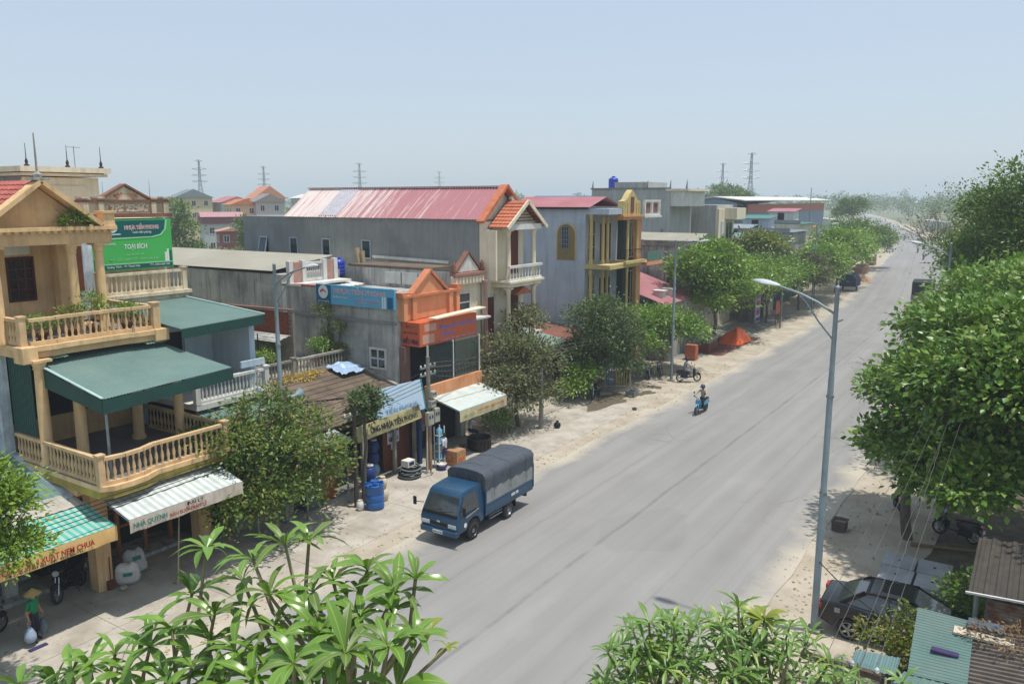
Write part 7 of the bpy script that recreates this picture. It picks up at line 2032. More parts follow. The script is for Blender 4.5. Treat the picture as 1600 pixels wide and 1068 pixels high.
RIDE = dict(pelvis=(0,-.3,.9), chest=(0,-.24,1.2), neck=(0,-.17,1.42), head=(0,-.13,1.54), crown=(0,-.12,1.64),
            shol=(-.19,-.2,1.34), elbl=(-.3,.02,1.16), wril=(-.32,.24,1.07), palml=(-.33,.3,1.05), shor=(.19,-.2,1.34), elbr=(.3,.02,1.16), wrir=(.32,.24,1.07), palmr=(.33,.3,1.05),
            hipl=(-.1,-.27,.86), knel=(-.16,.14,.78), ankl=(-.15,.08,.42), toel=(-.15,.24,.38), hipr=(.1,-.27,.86), kner=(.16,.14,.78), ankr=(.15,.08,.42), toer=(.15,.24,.38))
STAND = dict(pelvis=(0,0,.92), chest=(0,.01,1.22), neck=(0,.02,1.43), head=(0,.05,1.55), crown=(0,.05,1.65),
             shol=(-.18,0,1.36), elbl=(-.25,-.02,1.1), wril=(-.26,.08,.88), palml=(-.26,.1,.81), shor=(.18,0,1.36), elbr=(.26,-.02,1.1), wrir=(.29,.06,.88), palmr=(.3,.07,.81),
             hipl=(-.09,0,.88), knel=(-.1,.03,.49), ankl=(-.1,-.02,.09), toel=(-.11,.14,.04), hipr=(.09,0,.88), kner=(.11,.05,.49), ankr=(.12,.02,.09), toer=(.13,.18,.04))
def outfit(top, leg, shoe=None, sleeve=None, arm=None, shin=None):
    return dict(top=top, sleeve=sleeve or top, arm=arm or m_skin, leg=leg, shin=shin or leg, foot=shoe or m_black, skin=m_skin)
m_c_beige = M('beige_jacket', rgb('b5a994'), rgb('9f937f'), rough=.9)
m_c_grey = M('grey_work_shirt', rgb('8d8d92'), rgb('7b7b80'), rough=.9)
m_c_dk = M('dark_trousers', rgb('2a2c36'), rgb('22242c'), rough=.9)
m_c_green = M('emerald_blouse', rgb('137a4f'), rgb('0f6a44'), rough=.85)
m_c_white = M('white_shirt', rgb('c9cad0'), rgb('b8b9c0'), rough=.9)
m_c_pur = M('purple_shorts', rgb('33306a'), rgb('2b285a'), rough=.9)
m_helm = M('violet_helmet', rgb('5a5278'), rgb('4d4668'), rough=.35)
m_helm2 = M('dark_helmet', rgb('33333a'), rgb('2a2a30'), rough=.35)
m_mbk = M('black_bike_paint', rgb('1d1d20'), rgb('161618'), rough=.3, coat=.3)
m_mbb = M('sky_blue_bike_paint', rgb('3f9cc4'), rgb('3890b6'), rough=.3, coat=.3)
P1 = (-16.3,44.9,.05)
motorbike('sky-blue scooter ridden down the middle of the road', P1, R(176), m_mbb)
human('rider in beige jacket and violet helmet on the sky-blue scooter', P1, R(176), RIDE, outfit(m_c_beige, m_c_dk, sleeve=m_c_beige, arm=m_c_beige), extra=helmet(m_helm))
P2 = (-20.1,52.6,.02)
motorbike('black motorbike with a rider at the edge of the asphalt', P2, R(-52), m_mbk)
human('rider in grey work clothes on the black motorbike beside the pale-trunked tree', P2, R(-52), RIDE, outfit(m_c_grey, m_c_grey, arm=m_c_grey), extra=helmet(m_helm2))
GB = 'motorbikes parked in the tree shade'
motorbike('black motorbike parked nearest the road beside the blue table', (-22.9,52.4,0), R(200), m_mbk, GB, lean=R(9))
motorbike('black motorbike parked farther in, beside the gate', (-23.9,50.6,0), R(215), m_mbk, GB, lean=R(9))
motorbike('motorbike parked behind the others under the bright leafy tree', (-22.6,53.6,0), R(205), M('maroon_bike_paint', rgb('4a2226'), rgb('3c1b1e'), rough=.3), GB, lean=R(9))
motorbike('black motorbike half hidden under the yellow-green bush', (-23.3,44.9,0), R(190), m_mbk, GB, lean=R(9))
motorbike('motorbike with a pale number plate cropped by the left edge', (-24.35,9.35,0), R(25), m_mbk, lean=R(8))
motorbike('dark motorbike parked beside the ochre pillar', (-25.2,12.3,0), R(-150), m_mbk, lean=R(8))
motorbike('dark motorbike parked in deep shade under the big glossy tree', (-1.9,32.9,0), R(70), m_mbk, lean=R(9))
motorbike('motorbike parked beside the trunk of the big glossy tree', (-4.1,34.6,0), R(20), m_mbk, lean=R(9))
far = [(-21.9,190, R(0), 'far motorbike on the right half of the road'),(-26,214, R(0), 'far motorbike near the right verge behind the first far one'),(-37.6,276, R(190), 'far motorbike coming round the bend'),(-60,405, R(190), 'tiniest motorbike at the vanishing bend')]
for i, (x, y, rz, lab) in enumerate(far):
    motorbike(lab, (x, y, .02), rz, m_mbk, 'far motorbikes')
    human('rider on the ' + lab, (x, y, .02), rz, RIDE, outfit((m_c_grey, m_c_beige, m_c_dk, m_c_grey)[i], m_c_dk), extra=helmet(m_helm2))
def bags(t, J):
    h = Vector(J['head'])
    part('conical_hat', MB().lathe([(.25,.02),(.24,.035),(.02,.2),(.001,.215)], tuple(h), n=20), M('palm_leaf_hat', rgb('b79c64'), rgb('a58a55'), sc=10, rough=.85), t, smooth=40)
    for s, m, sz in (('r', M('pale_blue_bag', rgb('9aa9bb'), rgb('7f90a6'), sc=5, rough=.35),1.0),('l', M('clear_grey_bag', rgb('5c6670'), rgb('4c555e'), sc=5, rough=.35),.75)):
        p = Vector(J['palm' + s])
        mb = MB().path([p + Vector((-.05,0,.0)), p + Vector((-.06,0,-.12)), p + Vector((-.02,0,-.2))],.008,5).path([p + Vector((.05,0,.0)), p + Vector((.06,0,-.12)), p + Vector((.02,0,-.2))],.008,5)
        mb.lathe([(.03,-.16),(.1,-.26),(.17 * sz, -.42),(.18 * sz, -.56),(.12 * sz, -.66),(.001,-.67)],(p.x, p.y, p.z), n=10)
        part('plastic_bag', mb, m, t, smooth=60)
human('woman in green blouse and conical hat carrying plastic bags', (-23.25,10.25,0), R(-62), STAND, outfit(m_c_green, m_c_dk, sleeve=m_c_green, arm=m_skin), scale=.93, extra=bags)
human('man in white shirt standing with his back turned beside the meter pole', (-23.0,28.9,.02), R(110), STAND, outfit(m_c_white, m_c_pur, sleeve=m_c_white, shin=m_skin), scale=.98, hair=m_hair)
human('man in pale shirt sitting in the shade under the cream and blue awning', (-24.2,33.0,.05), R(-60), dict(RIDE, ankl=(-.13,.12,.36), toel=(-.13,.28,.3), ankr=(.13,.12,.36), toer=(.13,.28,.3)), outfit(m_c_white, m_c_dk), hair=m_hair).location.z = -.25
t = thing('covered_lorry', 'dark covered lorry driving away beside the right-hand trees', 'truck')
m_lor = M('dark_tarp', rgb('2d302f'), rgb('252827'), rough=.8)
part('tarp', MB().box(-1.15,1.15,-2.9,1.6,1.5,3.0), m_lor, t, bevel=.06)
part('lower_body', MB().box(-1.18,1.18,-2.9,1.6,.85,1.5), M('grey_lorry_side', rgb('7d7c73'), rgb('6c6b63'), rough=.7), t)
part('cab', loft([(1.7,.6,1.0),(3.3,.6,1.0),(3.35,1.4,1.0),(3.1,2.3,.9),(1.7,2.35,.9)]), M('grey_cab', rgb('6c7477'), rgb('5d6568'), rough=.4), t, bevel=.04)
part('rear_window', MB().box(-.9,.9,-2.93,-2.9,1.9,2.75), m_black, t)
part('rear_bumper', MB().box(-1.1,1.1,-2.98,-2.86,.45,.62), m_black, t)
for s in (-1,1):
    part('tail_light', MB().box(s * .8, s * 1.05,-2.95,-2.9,.9,1.05), m_redlamp, t)
    wheel(t, s * .95,-1.7,.45,.3, s); wheel(t, s * .95,2.5,.45,.26, s)
t.location = (-12.1,107.5,.03); t.rotation_euler = (0,0, R(5))
def van(label, loc, rz, paint, L=4.8, H=2.1, cat='minibus'):
    t = thing('minibus', label, cat)
    h = L / 2
    b = part('body', loft([(-h, .35,.84),(-h - .03,1.0,.86),(-h + .15, H - .05,.74),(-h + .4, H, .72),(h - 1.1, H, .72),(h - .25,1.15,.82),(h, .95,.8),(h, .35,.8)]), paint, t, smooth=40, bevel=.03)
    part('rear_window', MB().hexa([(-.68,-h - .02,1.15),(.68,-h - .02,1.15),(.68,-h + .02,1.15),(-.68,-h + .02,1.15)],[(-.62,-h + .1, H - .25),(.62,-h + .1, H - .25),(.62,-h + .14, H - .25),(-.62,-h + .14, H - .25)]), m_carglass, b)
    part('windscreen', MB().hexa([(-.72, h - .36,1.2),(.72, h - .36,1.2),(.74, h - .25,1.2),(-.74, h - .25,1.2)],[(-.64, h - 1.0, H - .12),(.64, h - 1.0, H - .12),(.66, h - .93, H - .1),(-.66, h - .93, H - .1)]), m_carglass, b)
    for s in (-1,1):
        part('side_window', MB().hexa([(s * .83,-h + .3,1.2),(s * .86,-h + .3,1.2),(s * .86, h - 1.0,1.2),(s * .83, h - 1.0,1.2)],[(s * .74,-h + .4, H - .2),(s * .77,-h + .4, H - .2),(s * .77, h - 1.25, H - .2),(s * .74, h - 1.25, H - .2)]), m_carglass, b)
        part('tail_light', MB().box(s * .66, s * .82,-h - .05,-h, .8,1.1), m_redlamp, b)
        wheel(t, s * .74,-h + .95,.33,.2, s); wheel(t, s * .74, h - .95,.33,.2, s)
    t.location = loc; t.rotation_euler = (0,0, rz)
    return t
m_vwhite = M('white_van_paint', rgb('c9ced2'), rgb('bcc1c5'), rough=.3, coat=.4)
van('pale minibus driving away far down the road', (-30.8,256,.03), R(6), m_vwhite)
van('white car parked on the left shoulder at the far bend', (-32.6,217,.03), R(186), m_vwhite, L=4.2, H=1.5, cat='car')
# ================================================================== STREET FURNITURE AND SMALL THINGS
m_pole = M('painted_steel_pole', rgb('8c9aa0'), rgb('7d8b91'), sc=3, rough=.5, metal=.2, stain=.25)
m_lampw = M('lamp_housing', rgb('c4c9cc'), rgb('b2b7ba'), rough=.4)
m_conc = M('concrete_pole', rgb('8f8a80'), rgb('7a756c'), sc=3, rough=.95, stain=.4)
m_wire = M('black_cable', rgb('232323'), rgb('1a1a1a'), rough=.7)
def street_lamp(label, x, y, h, side, reach=1.75, group='street lamps'):
    t = thing('street_lamp', label, 'street lamp', (x, y, 0), group)
    part('base_plate', MB().box(x - .2, x + .2, y - .2, y + .2,0,.06), m_conc, t)
    part('post', MB().lathe([(.105,.06),(.1, h * .42),(.088, h * .42 + .05),(.082, h * .75),(.074, h * .75 + .04),(.06, h),(.07, h + .02),(.045, h + .06),(.001, h + .09)],(x, y, 0), n=14), m_pole, t, smooth=40)
    for z in (h * .42, h * .7):
        part('collar', MB().lathe([(.108, z - .03),(.108, z + .03)],(x, y, 0), n=14), m_galv, t)
    a = part('arm', MB().path([(x + side * .02, y, h - .72),(x + side * .5, y, h - .42),(x + side * 1.0, y, h - .2),(x + side * reach * .95, y, h - .02)],[.036,.034,.032,.03],8), m_pole, t, smooth=50)
    part('brace', MB().path([(x + side * .02, y, h - 1.45),(x + side * .45, y, h - .95),(x + side * .8, y, h - .45),(x + side * 1.05, y, h - .18)],.024,8), m_pole, t, smooth=50)
    part('stub', MB().tube((x, y, h - .95),(x - side * .2, y, h - .85),.03, n=6), m_pole, t)
    hd = MB()
    o0 = len(hd.v)
    secs = [(0,.05,.04),(.12,.1,.07),(.3,.15,.1),(.5,.15,.1),(.68,.11,.07),(.78,.03,.03)]
    for d, w, hh in secs:
        cx = x + side * (reach * .9 + d); cz = h - .02 + d * .13
        for k in range(10):
            t_ = 2 * math.pi * k / 10
            zz = math.sin(t_)
            hd.v.append((cx, y + w * math.cos(t_), cz + hh * (zz if zz > 0 else zz * .45)))
    for i in range(len(secs) - 1):
        for k in range(10):
            p, q = o0 + i * 10 + k, o0 + i * 10 + (k + 1) % 10
            hd.f.append((p, q, q + 10, p + 10))
    hd.f += [tuple(o0 + k for k in reversed(range(10))), tuple(o0 + 50 + k for k in range(10))]
    l = part('lamp_head', hd, m_lampw, t, smooth=60)
    part('lens', MB().lathe([(.001,-.05),(.1,-.04),(.12,0),(.001,.01)],(x + side * (reach * .9 + .45), y, h - .02 + .03), n=12), M('lamp_glass', rgb('9aa0a3'), rgb('8e9497'), rough=.2), l)
    return t
street_lamp('tall grey street lamp in the right foreground beside the black car', -4.72,23.25,10.12,-1,1.72)
street_lamp('street lamp on the left pavement behind the loudspeaker tree', -24.1,20.25,10.1,1)
street_lamp('thin street lamp on the left pavement by the pale-trunked tree', -21.25,52.3,9.75,1)
street_lamp('second street lamp on the right verge, above the foliage', -4.9,55.0,9.9,-1)
street_lamp('third street lamp on the right verge, near the tall dark tree', -5.2,80.5,10.0,-1)
street_lamp('far street lamp on the left pavement amid the bright trees', -22.4,97.0,9.8,1)
street_lamp('farthest street lamp on the right verge', -7.6,118.0,10.0,-1)
for ang, lab in ((R(-150), 'grey horn loudspeaker pointing left on the lamp post'),(R(20), 'grey horn loudspeaker pointing right on the lamp post')):
    t = thing('loudspeaker', lab, 'loudspeaker', (0,0,0))
    part('horn', MB().lathe([(.05,0),(.06,.14),(.1,.28),(.18,.42),(.26,.5),(.245,.5),(.16,.4),(.06,.26),(.001,.2)],(0,0,0), n=18, axis='y', caps=False), M('speaker_grey', rgb('8ea0aa'), rgb('7f919b'), rough=.45), t, smooth=50)
    part('driver', MB().lathe([(.001,-.16),(.09,-.15),(.09,0),(.001,.02)],(0,0,0), n=14, axis='y'), MATS['speaker_grey'], t, smooth=40)
    part('bracket', MB().box(-.02,.02,-.05,.02,-.18,-.05), m_galv, t)
    s = 1 if abs(ang) < 1.5 else -1
    t.location = (-24.1 + (.22 if s > 0 else -.1),20.25 + (.25 if s > 0 else -.28),5.0)
    t.rotation_euler = (R(4),0, ang - R(25))
def utility_pole(label, x, y, h, r=.13, arm=None, boxes=0, timber=False):
    t = thing('utility_pole', label, 'pole', (x, y, 0), 'poles along the street')
    part('shaft', MB().path([(x, y, -.05),(x + .01, y + .02, h * .5),(x, y, h)],[r, r * .85, r * .68],10), m_bark2 if timber else m_conc, t, smooth=50)
    if arm:
        for z in arm:
            part('crossarm', MB().beam((x, y - .55, z),(x, y + .55, z),.07,.07), m_galv, t)
            for k in (-.5,-.2,.2,.5):
                part('insulator', MB().lathe([(.02,0),(.045,.03),(.03,.06),(.045,.09),(.02,.12)],(x, y + k, z + .035), n=8), m_white, t)
    for k in range(boxes):
        px, py, pz, w, hh = ((x + .14, y - .22,2.25,.42,.62),(x + .16, y + .22,2.3,.36,.66),(x + .14, y - .02,3.05,.34,.34),(x + .14, y + .05,3.5,.3,.3))[k]
        b = part('meter_box', MB().box(px, px + .2, py - w / 2, py + w / 2, pz, pz + hh), M('meter_box_grey', rgb('a9aa9c'), rgb('97988b'), sc=3, rough=.6, stain=.4), t, bevel=.015)
        for i in (-1,1):
            part('meter_window', MB().box(px + .2, px + .208, py + i * w * .22 - .05, py + i * w * .22 + .05, pz + hh * .5, pz + hh * .75), m_glass, b)
    return t
utility_pole('concrete pole hung with grey meter boxes beside the pale blue signboard', -23.35,28.2,5.4, boxes=4, arm=(4.9,4.55))
utility_pole('rough timber pole in front of the pipe shop entrance', -22.85,22.85,4.2, r=.1, timber=True, arm=(3.9,))
utility_pole('short bare concrete pole among the dusty trees', -22.6,37.0,3.4, r=.14)
utility_pole('thin pole with a red notice down the street', -21.5,80.5,4.6, r=.1)
t = thing('utility_pole', 'pole with insulator crossarm between the bottom foliage and the black car', 'pole', (-1.95,11.6,0), 'poles along the street')
part('shaft', MB().tube((-1.95,11.65,-.05),(-1.95,11.6,5.95),.13,.1, n=10), m_conc, t, smooth=50)
part('crossarm', MB().beam((-2.5,11.55,5.86),(-1.4,11.55,5.86),.09,.09), m_bark2, t)
for k in range(4):
    x = -2.45 + k * .33
    part('insulator', MB().lathe([(.012,0),(.03,.02),(.018,.045),(.03,.065),(.012,.09)],(x, 11.55,5.9), n=8), m_white, t)
def cable(label, p, q, sag, r=.012, seg=14, group='overhead cables', twist=0., name='cable'):
    p, q = Vector(p), Vector(q)
    pts = []
    for i in range(seg + 1):
        t_ = i / seg
        v = p.lerp(q, t_) - Vector((0,0,4 * sag * t_ * (1 - t_)))
        if twist: v += Vector((math.sin(i * 2.1) * twist, 0, math.cos(i * 1.7) * twist))
        pts.append(tuple(v))
    o = solo(name, MB().path(pts, r, 5), m_wire if r > .0125 else M('grey_bundle', rgb('5f5d57'), rgb('4d4b46'), rough=.8), label, 'cable', group, smooth=60)
ws = ('first', 'second', 'third', 'fourth', 'fifth')
for k in range(4):
    cable('%s wire from the left running up the right verge from the bottom crossarm' % ws[k],(-2.45 + k * .33,11.55,6.03),(-3.4 + k * .33,62,6.6),.55,.0045)
cable('thick twisted cable bundle hanging down to the bottom foliage beside the black car', (-1.75,11.9,5.7),(-2.6,40,6.2),.9,.008,60, twist=.012)
cable('yellowish support wire crossing in front of the black car', (-4.72,23.2,2.2),(-1.9,20.5,2.0),.15,.014)
for k in range(5):
    cable('%s lowest-to-highest wire above the left pavement, meter pole to view edge' % ws[k],(-23.35,27.9,3.95 + k * .2),(-22.2 + .05 * k, 1.5,3.5 + k * .24),.45 + .08 * k, .013,18)
for k in range(3):
    cable('%s service wire from the meter pole to the orange-fronted house' % ws[k],(-23.35,28.2,4.6 + k * .15),(-24.5,33.4 + k * .2,3.7 + k * .4),.2,.011)
for k in range(2):
    cable('%s long wire from the meter pole past the dusty tree' % ws[k],(-23.3,28.3,4.9 + .2 * k),(-21.9,80.5,4.2 + .2 * k),1.1,.012,20)
drum = [(.36,0),(.38,.03),(.38,.3),(.365,.32),(.38,.34),(.38,.6),(.365,.62),(.38,.64),(.38,.9),(.39,.93),(.39,1.0),(.34,1.02),(.32,.94),(.001,.93)]
t = water_tank((-22.15,23.2,.02),1.0, m_tank, 'bright blue ribbed drum standing on the pavement before the pipe shop', drum)
for k in range(5):
    a = k * 1.256
    part('rim_lug', MB().box(-22.15 + .34 * math.cos(a) - .05,-22.15 + .34 * math.cos(a) + .05,23.2 + .34 * math.sin(a) - .05,23.2 + .34 * math.sin(a) + .05,1.0,1.1), m_tank, t)
def jar(label, loc, r, h, mat, cat='jar', group='jars and pots before the pipe shop', lid=None):
    t = thing('jar', label, cat, loc, group)
    part('vessel', MB().lathe([(r * .75,0),(r * .95, h * .2),(r, h * .5),(r * .85, h * .8),(r * .55, h * .92),(r * .62, h),(r * .5, h),(r * .45, h * .9),(.001, h * .88)], loc, n=16), mat, t, smooth=50)
    if lid: part('lid', MB().lathe([(r * .6, h),(r * .6, h * 1.08),(.001, h * 1.1)], loc, n=12), lid, t)
m_navy = M('navy_plastic', rgb('203a70'), rgb('1b3262'), rough=.4)
m_creamp = M('cream_glaze', rgb('c9bda8'), rgb('b8ab95'), rough=.5)
m_brownj = M('brown_glaze', rgb('5f3c2c'), rgb('4c3024'), rough=.35)
jar('navy drum with white print standing behind the timber pole', (-22.95,23.75,.9),.3,.6, m_navy, lid=m_white)
jar('brown jar under the navy drum', (-22.95,23.75,.02),.34,.86, m_brownj)
jar('small cream pot behind the blue drum', (-22.5,24.05,.55),.2,.45, m_creamp, lid=m_creamp)
jar('taller cream crock under the small cream pot', (-22.5,24.05,.02),.26,.52, m_creamp)
jar('white pot at the foot of the timber pole', (-22.5,22.7,.02),.16,.4, m_white)
for k in range(3):
    jar(('lowest', 'middle', 'topmost')[k] + ' blue and white drum of the stack inside the pipe shop', (-24.85,26.05,.08 + k * .55),.26,.54,(M('pale_blue_plastic', rgb('7f9fb5'), rgb('6f90a8'), rough=.4), m_navy, m_navy)[k], lid=m_white)
t = thing('hose_coil', 'coils of black hose piled on the pavement before the brown door', 'hose', (-23.4,26.9,0))
rn = random.Random(9)
for k in range(9):
    r_ = .42 + rn.uniform(-.06,.12)
    z = .05 + k * .055
    cx, cy = -23.4 + rn.uniform(-.06,.06),26.9 + rn.uniform(-.06,.06)
    part('coil', MB().path([(cx + r_ * math.cos(a), cy + r_ * math.sin(a), z + .02 * math.sin(3 * a + k)) for a in [2 * math.pi * i / 18 for i in range(19)]],.028,6, caps=False),(m_wire, m_pole, m_wire)[k % 3], t, smooth=60)
part('loose_end', MB().path([(-23.0,26.9,.4),(-22.8,27.2,.3),(-22.75,27.6,.1),(-22.9,27.9,.04)],.025,6), m_pole, t, smooth=60)
t = thing('cardboard_box', 'small white and blue carton lying on the hose coils', 'box', (-23.4,26.75,.56), 'cartons before the shops')
part('carton', MB().box(-23.62,-23.2,26.5,27.0,.56,.86), m_white, t, bevel=.01)
part('label_print', MB().box(-23.2,-23.196,26.58,26.92,.63,.8), m_navyl, t)
t = thing('cardboard_box', 'large brown carton standing on the pavement beside the truck', 'box', (-22.75,29.5,0), 'cartons before the shops')
m_card = M('brown_card', rgb('b08a68'), rgb('9b7656'), sc=3, rough=.9)
part('carton', MB().box(-23.1,-22.45,29.15,29.85,.02,.72), m_card, t, bevel=.01)
part('print_band', MB().box(-22.45,-22.446,29.25,29.75,.12,.6).box(-23.0,-22.55,29.144,29.149,.12,.6), M('carton_red_print', rgb('b0583c'), rgb('a58a5c'), sc=6, lo=.48, hi=.52), t)
part('flap', MB().box(-23.1,-22.8,29.16,29.84,.72,.735).box(-22.77,-22.45,29.16,29.84,.722,.738), m_card, t)
t = thing('black_tub', 'large round black tub on the pavement behind the truck', 'tub', (-23.2,32.0,0))
part('tub_wall', MB().lathe([(.5,.02),(.56,.1),(.58,.55),(.62,.6),(.62,.66),(.56,.66),(.52,.58),(.48,.12),(.001,.1)],(-23.2,32.0,0), n=26), M('black_plastic', rgb('1c1c1f'), rgb('141417'), rough=.45), t, smooth=50)
mb = MB()
for k in range(16):
    a = 2 * math.pi * k / 16
    mb.beam((-23.2 + .585 * math.cos(a),32 + .585 * math.sin(a),.08),(-23.2 + .605 * math.cos(a),32 + .605 * math.sin(a),.58),.05,.03)
part('ribs', mb, MATS['black_plastic'], t)
t = thing('basket', 'grey wire basket lying in the shade under the cream and blue awning', 'basket', (-24.0,31.3,0))
part('bowl', MB().lathe([(.2,.02),(.3,.22),(.33,.24),(.28,.2),(.18,.05)],(-24.0,31.3,0), n=16, caps=False), m_galv, t)
t = thing('water_rack', 'tall narrow rack of blue water bottles beside the meter pole', 'rack', (-23.2,28.75,0))
part('frame', MB().box(-23.32,-23.28,28.5,28.54,0,2.0).box(-23.32,-23.28,28.9,28.94,0,2.0).box(-23.04,-23.0,28.5,28.54,0,2.0).box(-23.04,-23.0,28.9,28.94,0,2.0), m_white, t)
for k in range(5):
    part('bottle', MB().lathe([(.15,0),(.15,.22),(.1,.28),(.05,.34)],(-23.16,28.72,.08 + k * .38), n=12), M('blue_water_bottle', rgb('5fa6c8'), rgb('549abc'), rough=.2), t, smooth=50)
    part('shelf', MB().box(-23.32,-23.0,28.5,28.94,.05 + k * .38,.07 + k * .38), m_white, t)
t = thing('purple_basin', 'purple and white basins at the foot of the meter pole', 'basin', (-22.85,28.6,0))
part('basin', MB().lathe([(.15,.02),(.24,.16),(.26,.16),(.22,.1),(.001,.05)],(-22.85,28.5,0), n=16), M('violet_plastic', rgb('4a3f9c'), rgb('41378b'), rough=.4), t, smooth=40)
part('basin_stack', MB().lathe([(.16,.17),(.22,.3),(.24,.3),(.2,.25),(.001,.2)],(-22.85,28.5,0), n=16), m_white, t, smooth=40)
def sack(label, loc, rz, s=1., tilt=0.):
    t = thing('rice_sack', label, 'sack', (0,0,0), 'full white sacks by the ochre pillar')
    rn = random.Random(int(s * 100))
    mb = MB()
    n = 14
    secs = [(.2,.01),(.33,.06),(.36,.22),(.35,.42),(.33,.6),(.29,.7),(.2,.76),(.16,.79)]
    for i, (r_, z) in enumerate(secs):
        for k in range(n):
            a = 2 * math.pi * k / n
            rr = r_ * (1 + rn.uniform(-.06,.06))
            mb.v.append((rr * math.cos(a) * 1.1, rr * math.sin(a) * .6, z + rn.uniform(-.02,.02) + .05 * math.cos(2 * a) * (z > .6)))
    for i in range(len(secs) - 1):
        for k in range(n):
            a, b = i * n + k, i * n + (k + 1) % n
            mb.f.append((a, b, b + n, a + n))
    mb.f += [tuple(reversed(range(n))), tuple((len(secs) - 1) * n + k for k in range(n))]
    part('bag', mb, M('woven_sack', rgb('c2c0bd'), rgb('acaaa8'), sc=6, rough=.85, bump=.3), t, smooth=70)
    part('printed_mark', MB().prism([(-.14,.44),(.14,.44),(.14,.58),(-.14,.58)], 'y', -.225,-.215), m_teal, t)
    t.location = loc; t.rotation_euler = (tilt, 0, rz); t.scale = (s,) * 3
sack('front white sack with teal print leaning by the ochre pillar', (-24.35,13.75,.05), R(60),1.0, R(18))
sack('rear white sack slumped behind the printed one', (-24.75,14.3,.05), R(85),1.02, R(-14))
solo('bamboo_stick', MB().tube((-22.9,14.6,.0),(-24.0,15.6,2.55),.03,.022, n=7), M('bamboo', rgb('a39a74'), rgb('8c8362'), rough=.6), 'long bamboo stick leaning against the pale striped awning', 'stick', smooth=50)
solo('spade', MB().tube((-24.42,13.2,.1),(-24.46,13.24,1.1),.018, n=6).box(-24.5,-24.36,13.1,13.32,.02,.3), m_wood, 'spade standing against the ochre pillar', 'spade')
solo('cloth_strip', MB().box(-22.9,-22.74,9.85,10.35,.0,.03), M('violet_cloth', rgb('3a3866'), rgb('302e55'), rough=.9), 'strip of violet cloth on the ground in front of the woman', 'cloth', bevel=.015)  # thin violet strip lying flat by the woman's feet
m_stone = M('pale_rubble', rgb('a9a08f'), rgb('8d8474'), sc=6, rough=.95, bump=.4)
def rock(label, loc, s, seed, group=None, mat=None, cat='stone'):
    rn = random.Random(seed)
    mb = MB()
    bm = bmesh.new()
    bmesh.ops.create_icosphere(bm, subdivisions=2, radius=s)
    for v in bm.verts:
        v.co *= rn.uniform(.8,1.15); v.co.z *= .6
        v.co.z = max(v.co.z, -.15 * s)
    me = bpy.data.meshes.new('stone'); bm.to_mesh(me); bm.free()
    me.materials.append(mat or m_stone)
    o = bpy.data.objects.new('stone', me); o.location = loc; COL.objects.link(o)
    return tag(o, label, cat, group)
rock('pale lump of plaster beside the white sacks', (-24.05,13.4,.08),.14,1)
rock('dark lump of rubbish on the road edge', (-20.0,43.6,.05),.16,2, mat=m_bark2)
for k, (x, y) in enumerate(((-21.9,37.6), )):
    t = thing('rubbish_bag', 'small black rubbish bag at the foot of the short concrete pole', 'bag', (x, y, 0))
    part('bag', MB().lathe([(.12,.01),(.2,.1),(.18,.25),(.06,.34),(.1,.4)],(x, y, 0), n=9), m_black, t, smooth=60)
v, f = leaf_cloud([(-24.4,34.6,.05,.9,1.6,.16)],900,.12,3,6,.14)
me = raw_mesh('rubbish_heap', v, f, M('paper_litter', rgb('a39c8d'), rgb('6b665c'), sc=6, rough=.9))
o = bpy.data.objects.new('rubbish_heap', me); COL.objects.link(o); tag(o, 'heap of pale litter and scrap under the dusty tree', None, None, 'stuff')
m_wet = M('damp_ground', rgb('6a604f'), rgb('5a5143'), sc=3, rough=.55, spec=.5)
def blob(name, cx, cy, rx, ry, z, mat, seed, rot=0.):
    rn = random.Random(seed)
    pts = []
    for k in range(26):
        a = 2 * math.pi * k / 26
        q = 1 + .3 * math.sin(2 * a + seed) + .2 * math.sin(5 * a + seed * 2) + rn.uniform(-.1,.1)
        x, y = rx * q * math.cos(a), ry * q * math.sin(a)
        pts.append((cx + x * math.cos(rot) - y * math.sin(rot), cy + x * math.sin(rot) + y * math.cos(rot)))
    o = part(name, MB().prism(pts, 'z', z - .02, z), mat)
    o['kind'] = 'structure'
blob('damp_patch', -22.3,44.6,.9,2.4,.004, m_wet, 3, R(-12))
blob('damp_patch', -21.4,47.6,.5,.9,.004, m_wet, 5, R(-20))
blob('damp_patch', -21.4,49.8,.4,.45,.004, m_wet, 8)
t = thing('plastic_crate', 'grey plastic crate with strings on the dusty pavement by the damp patch', 'crate', (-21.6,46.6,0))
part('crate_wall', MB().box(-21.9,-21.3,46.3,46.36,.02,.36).box(-21.9,-21.3,46.84,46.9,.02,.36).box(-21.9,-21.84,46.36,46.84,.02,.36).box(-21.36,-21.3,46.36,46.84,.02,.36), M('grey_crate', rgb('6d7376'), rgb('5d6366'), rough=.6), t)
part('crate_floor', MB().box(-21.84,-21.36,46.36,46.84,.02,.06), MATS['grey_crate'], t)
solo('bamboo_stick', MB().tube((-23.6,47.0,.06),(-21.4,46.2,.08),.035, n=6), MATS['bamboo'], 'pole lying on the pavement between the gate and the crate', 'stick')
t = thing('folding_gate', 'blue and yellow barred gate standing on the pavement under the trees', 'gate', (-23.4,48.4,0))
m_gb = M('gate_blue', rgb('3d88b4'), rgb('357aa3'), rough=.5)
m_gy = M('gate_yellow', rgb('c2b24e'), rgb('ad9e44'), rough=.5)
part('frame', MB().beam((-24.2,47.9,.1),(-22.7,48.7,.1),.05,.05).beam((-24.2,47.9,1.35),(-22.7,48.7,1.55),.05,.05).beam((-24.2,47.9,.02),(-24.2,47.9,1.4),.05,.05).beam((-22.7,48.7,.02),(-22.7,48.7,1.6),.05,.05), m_white, t)
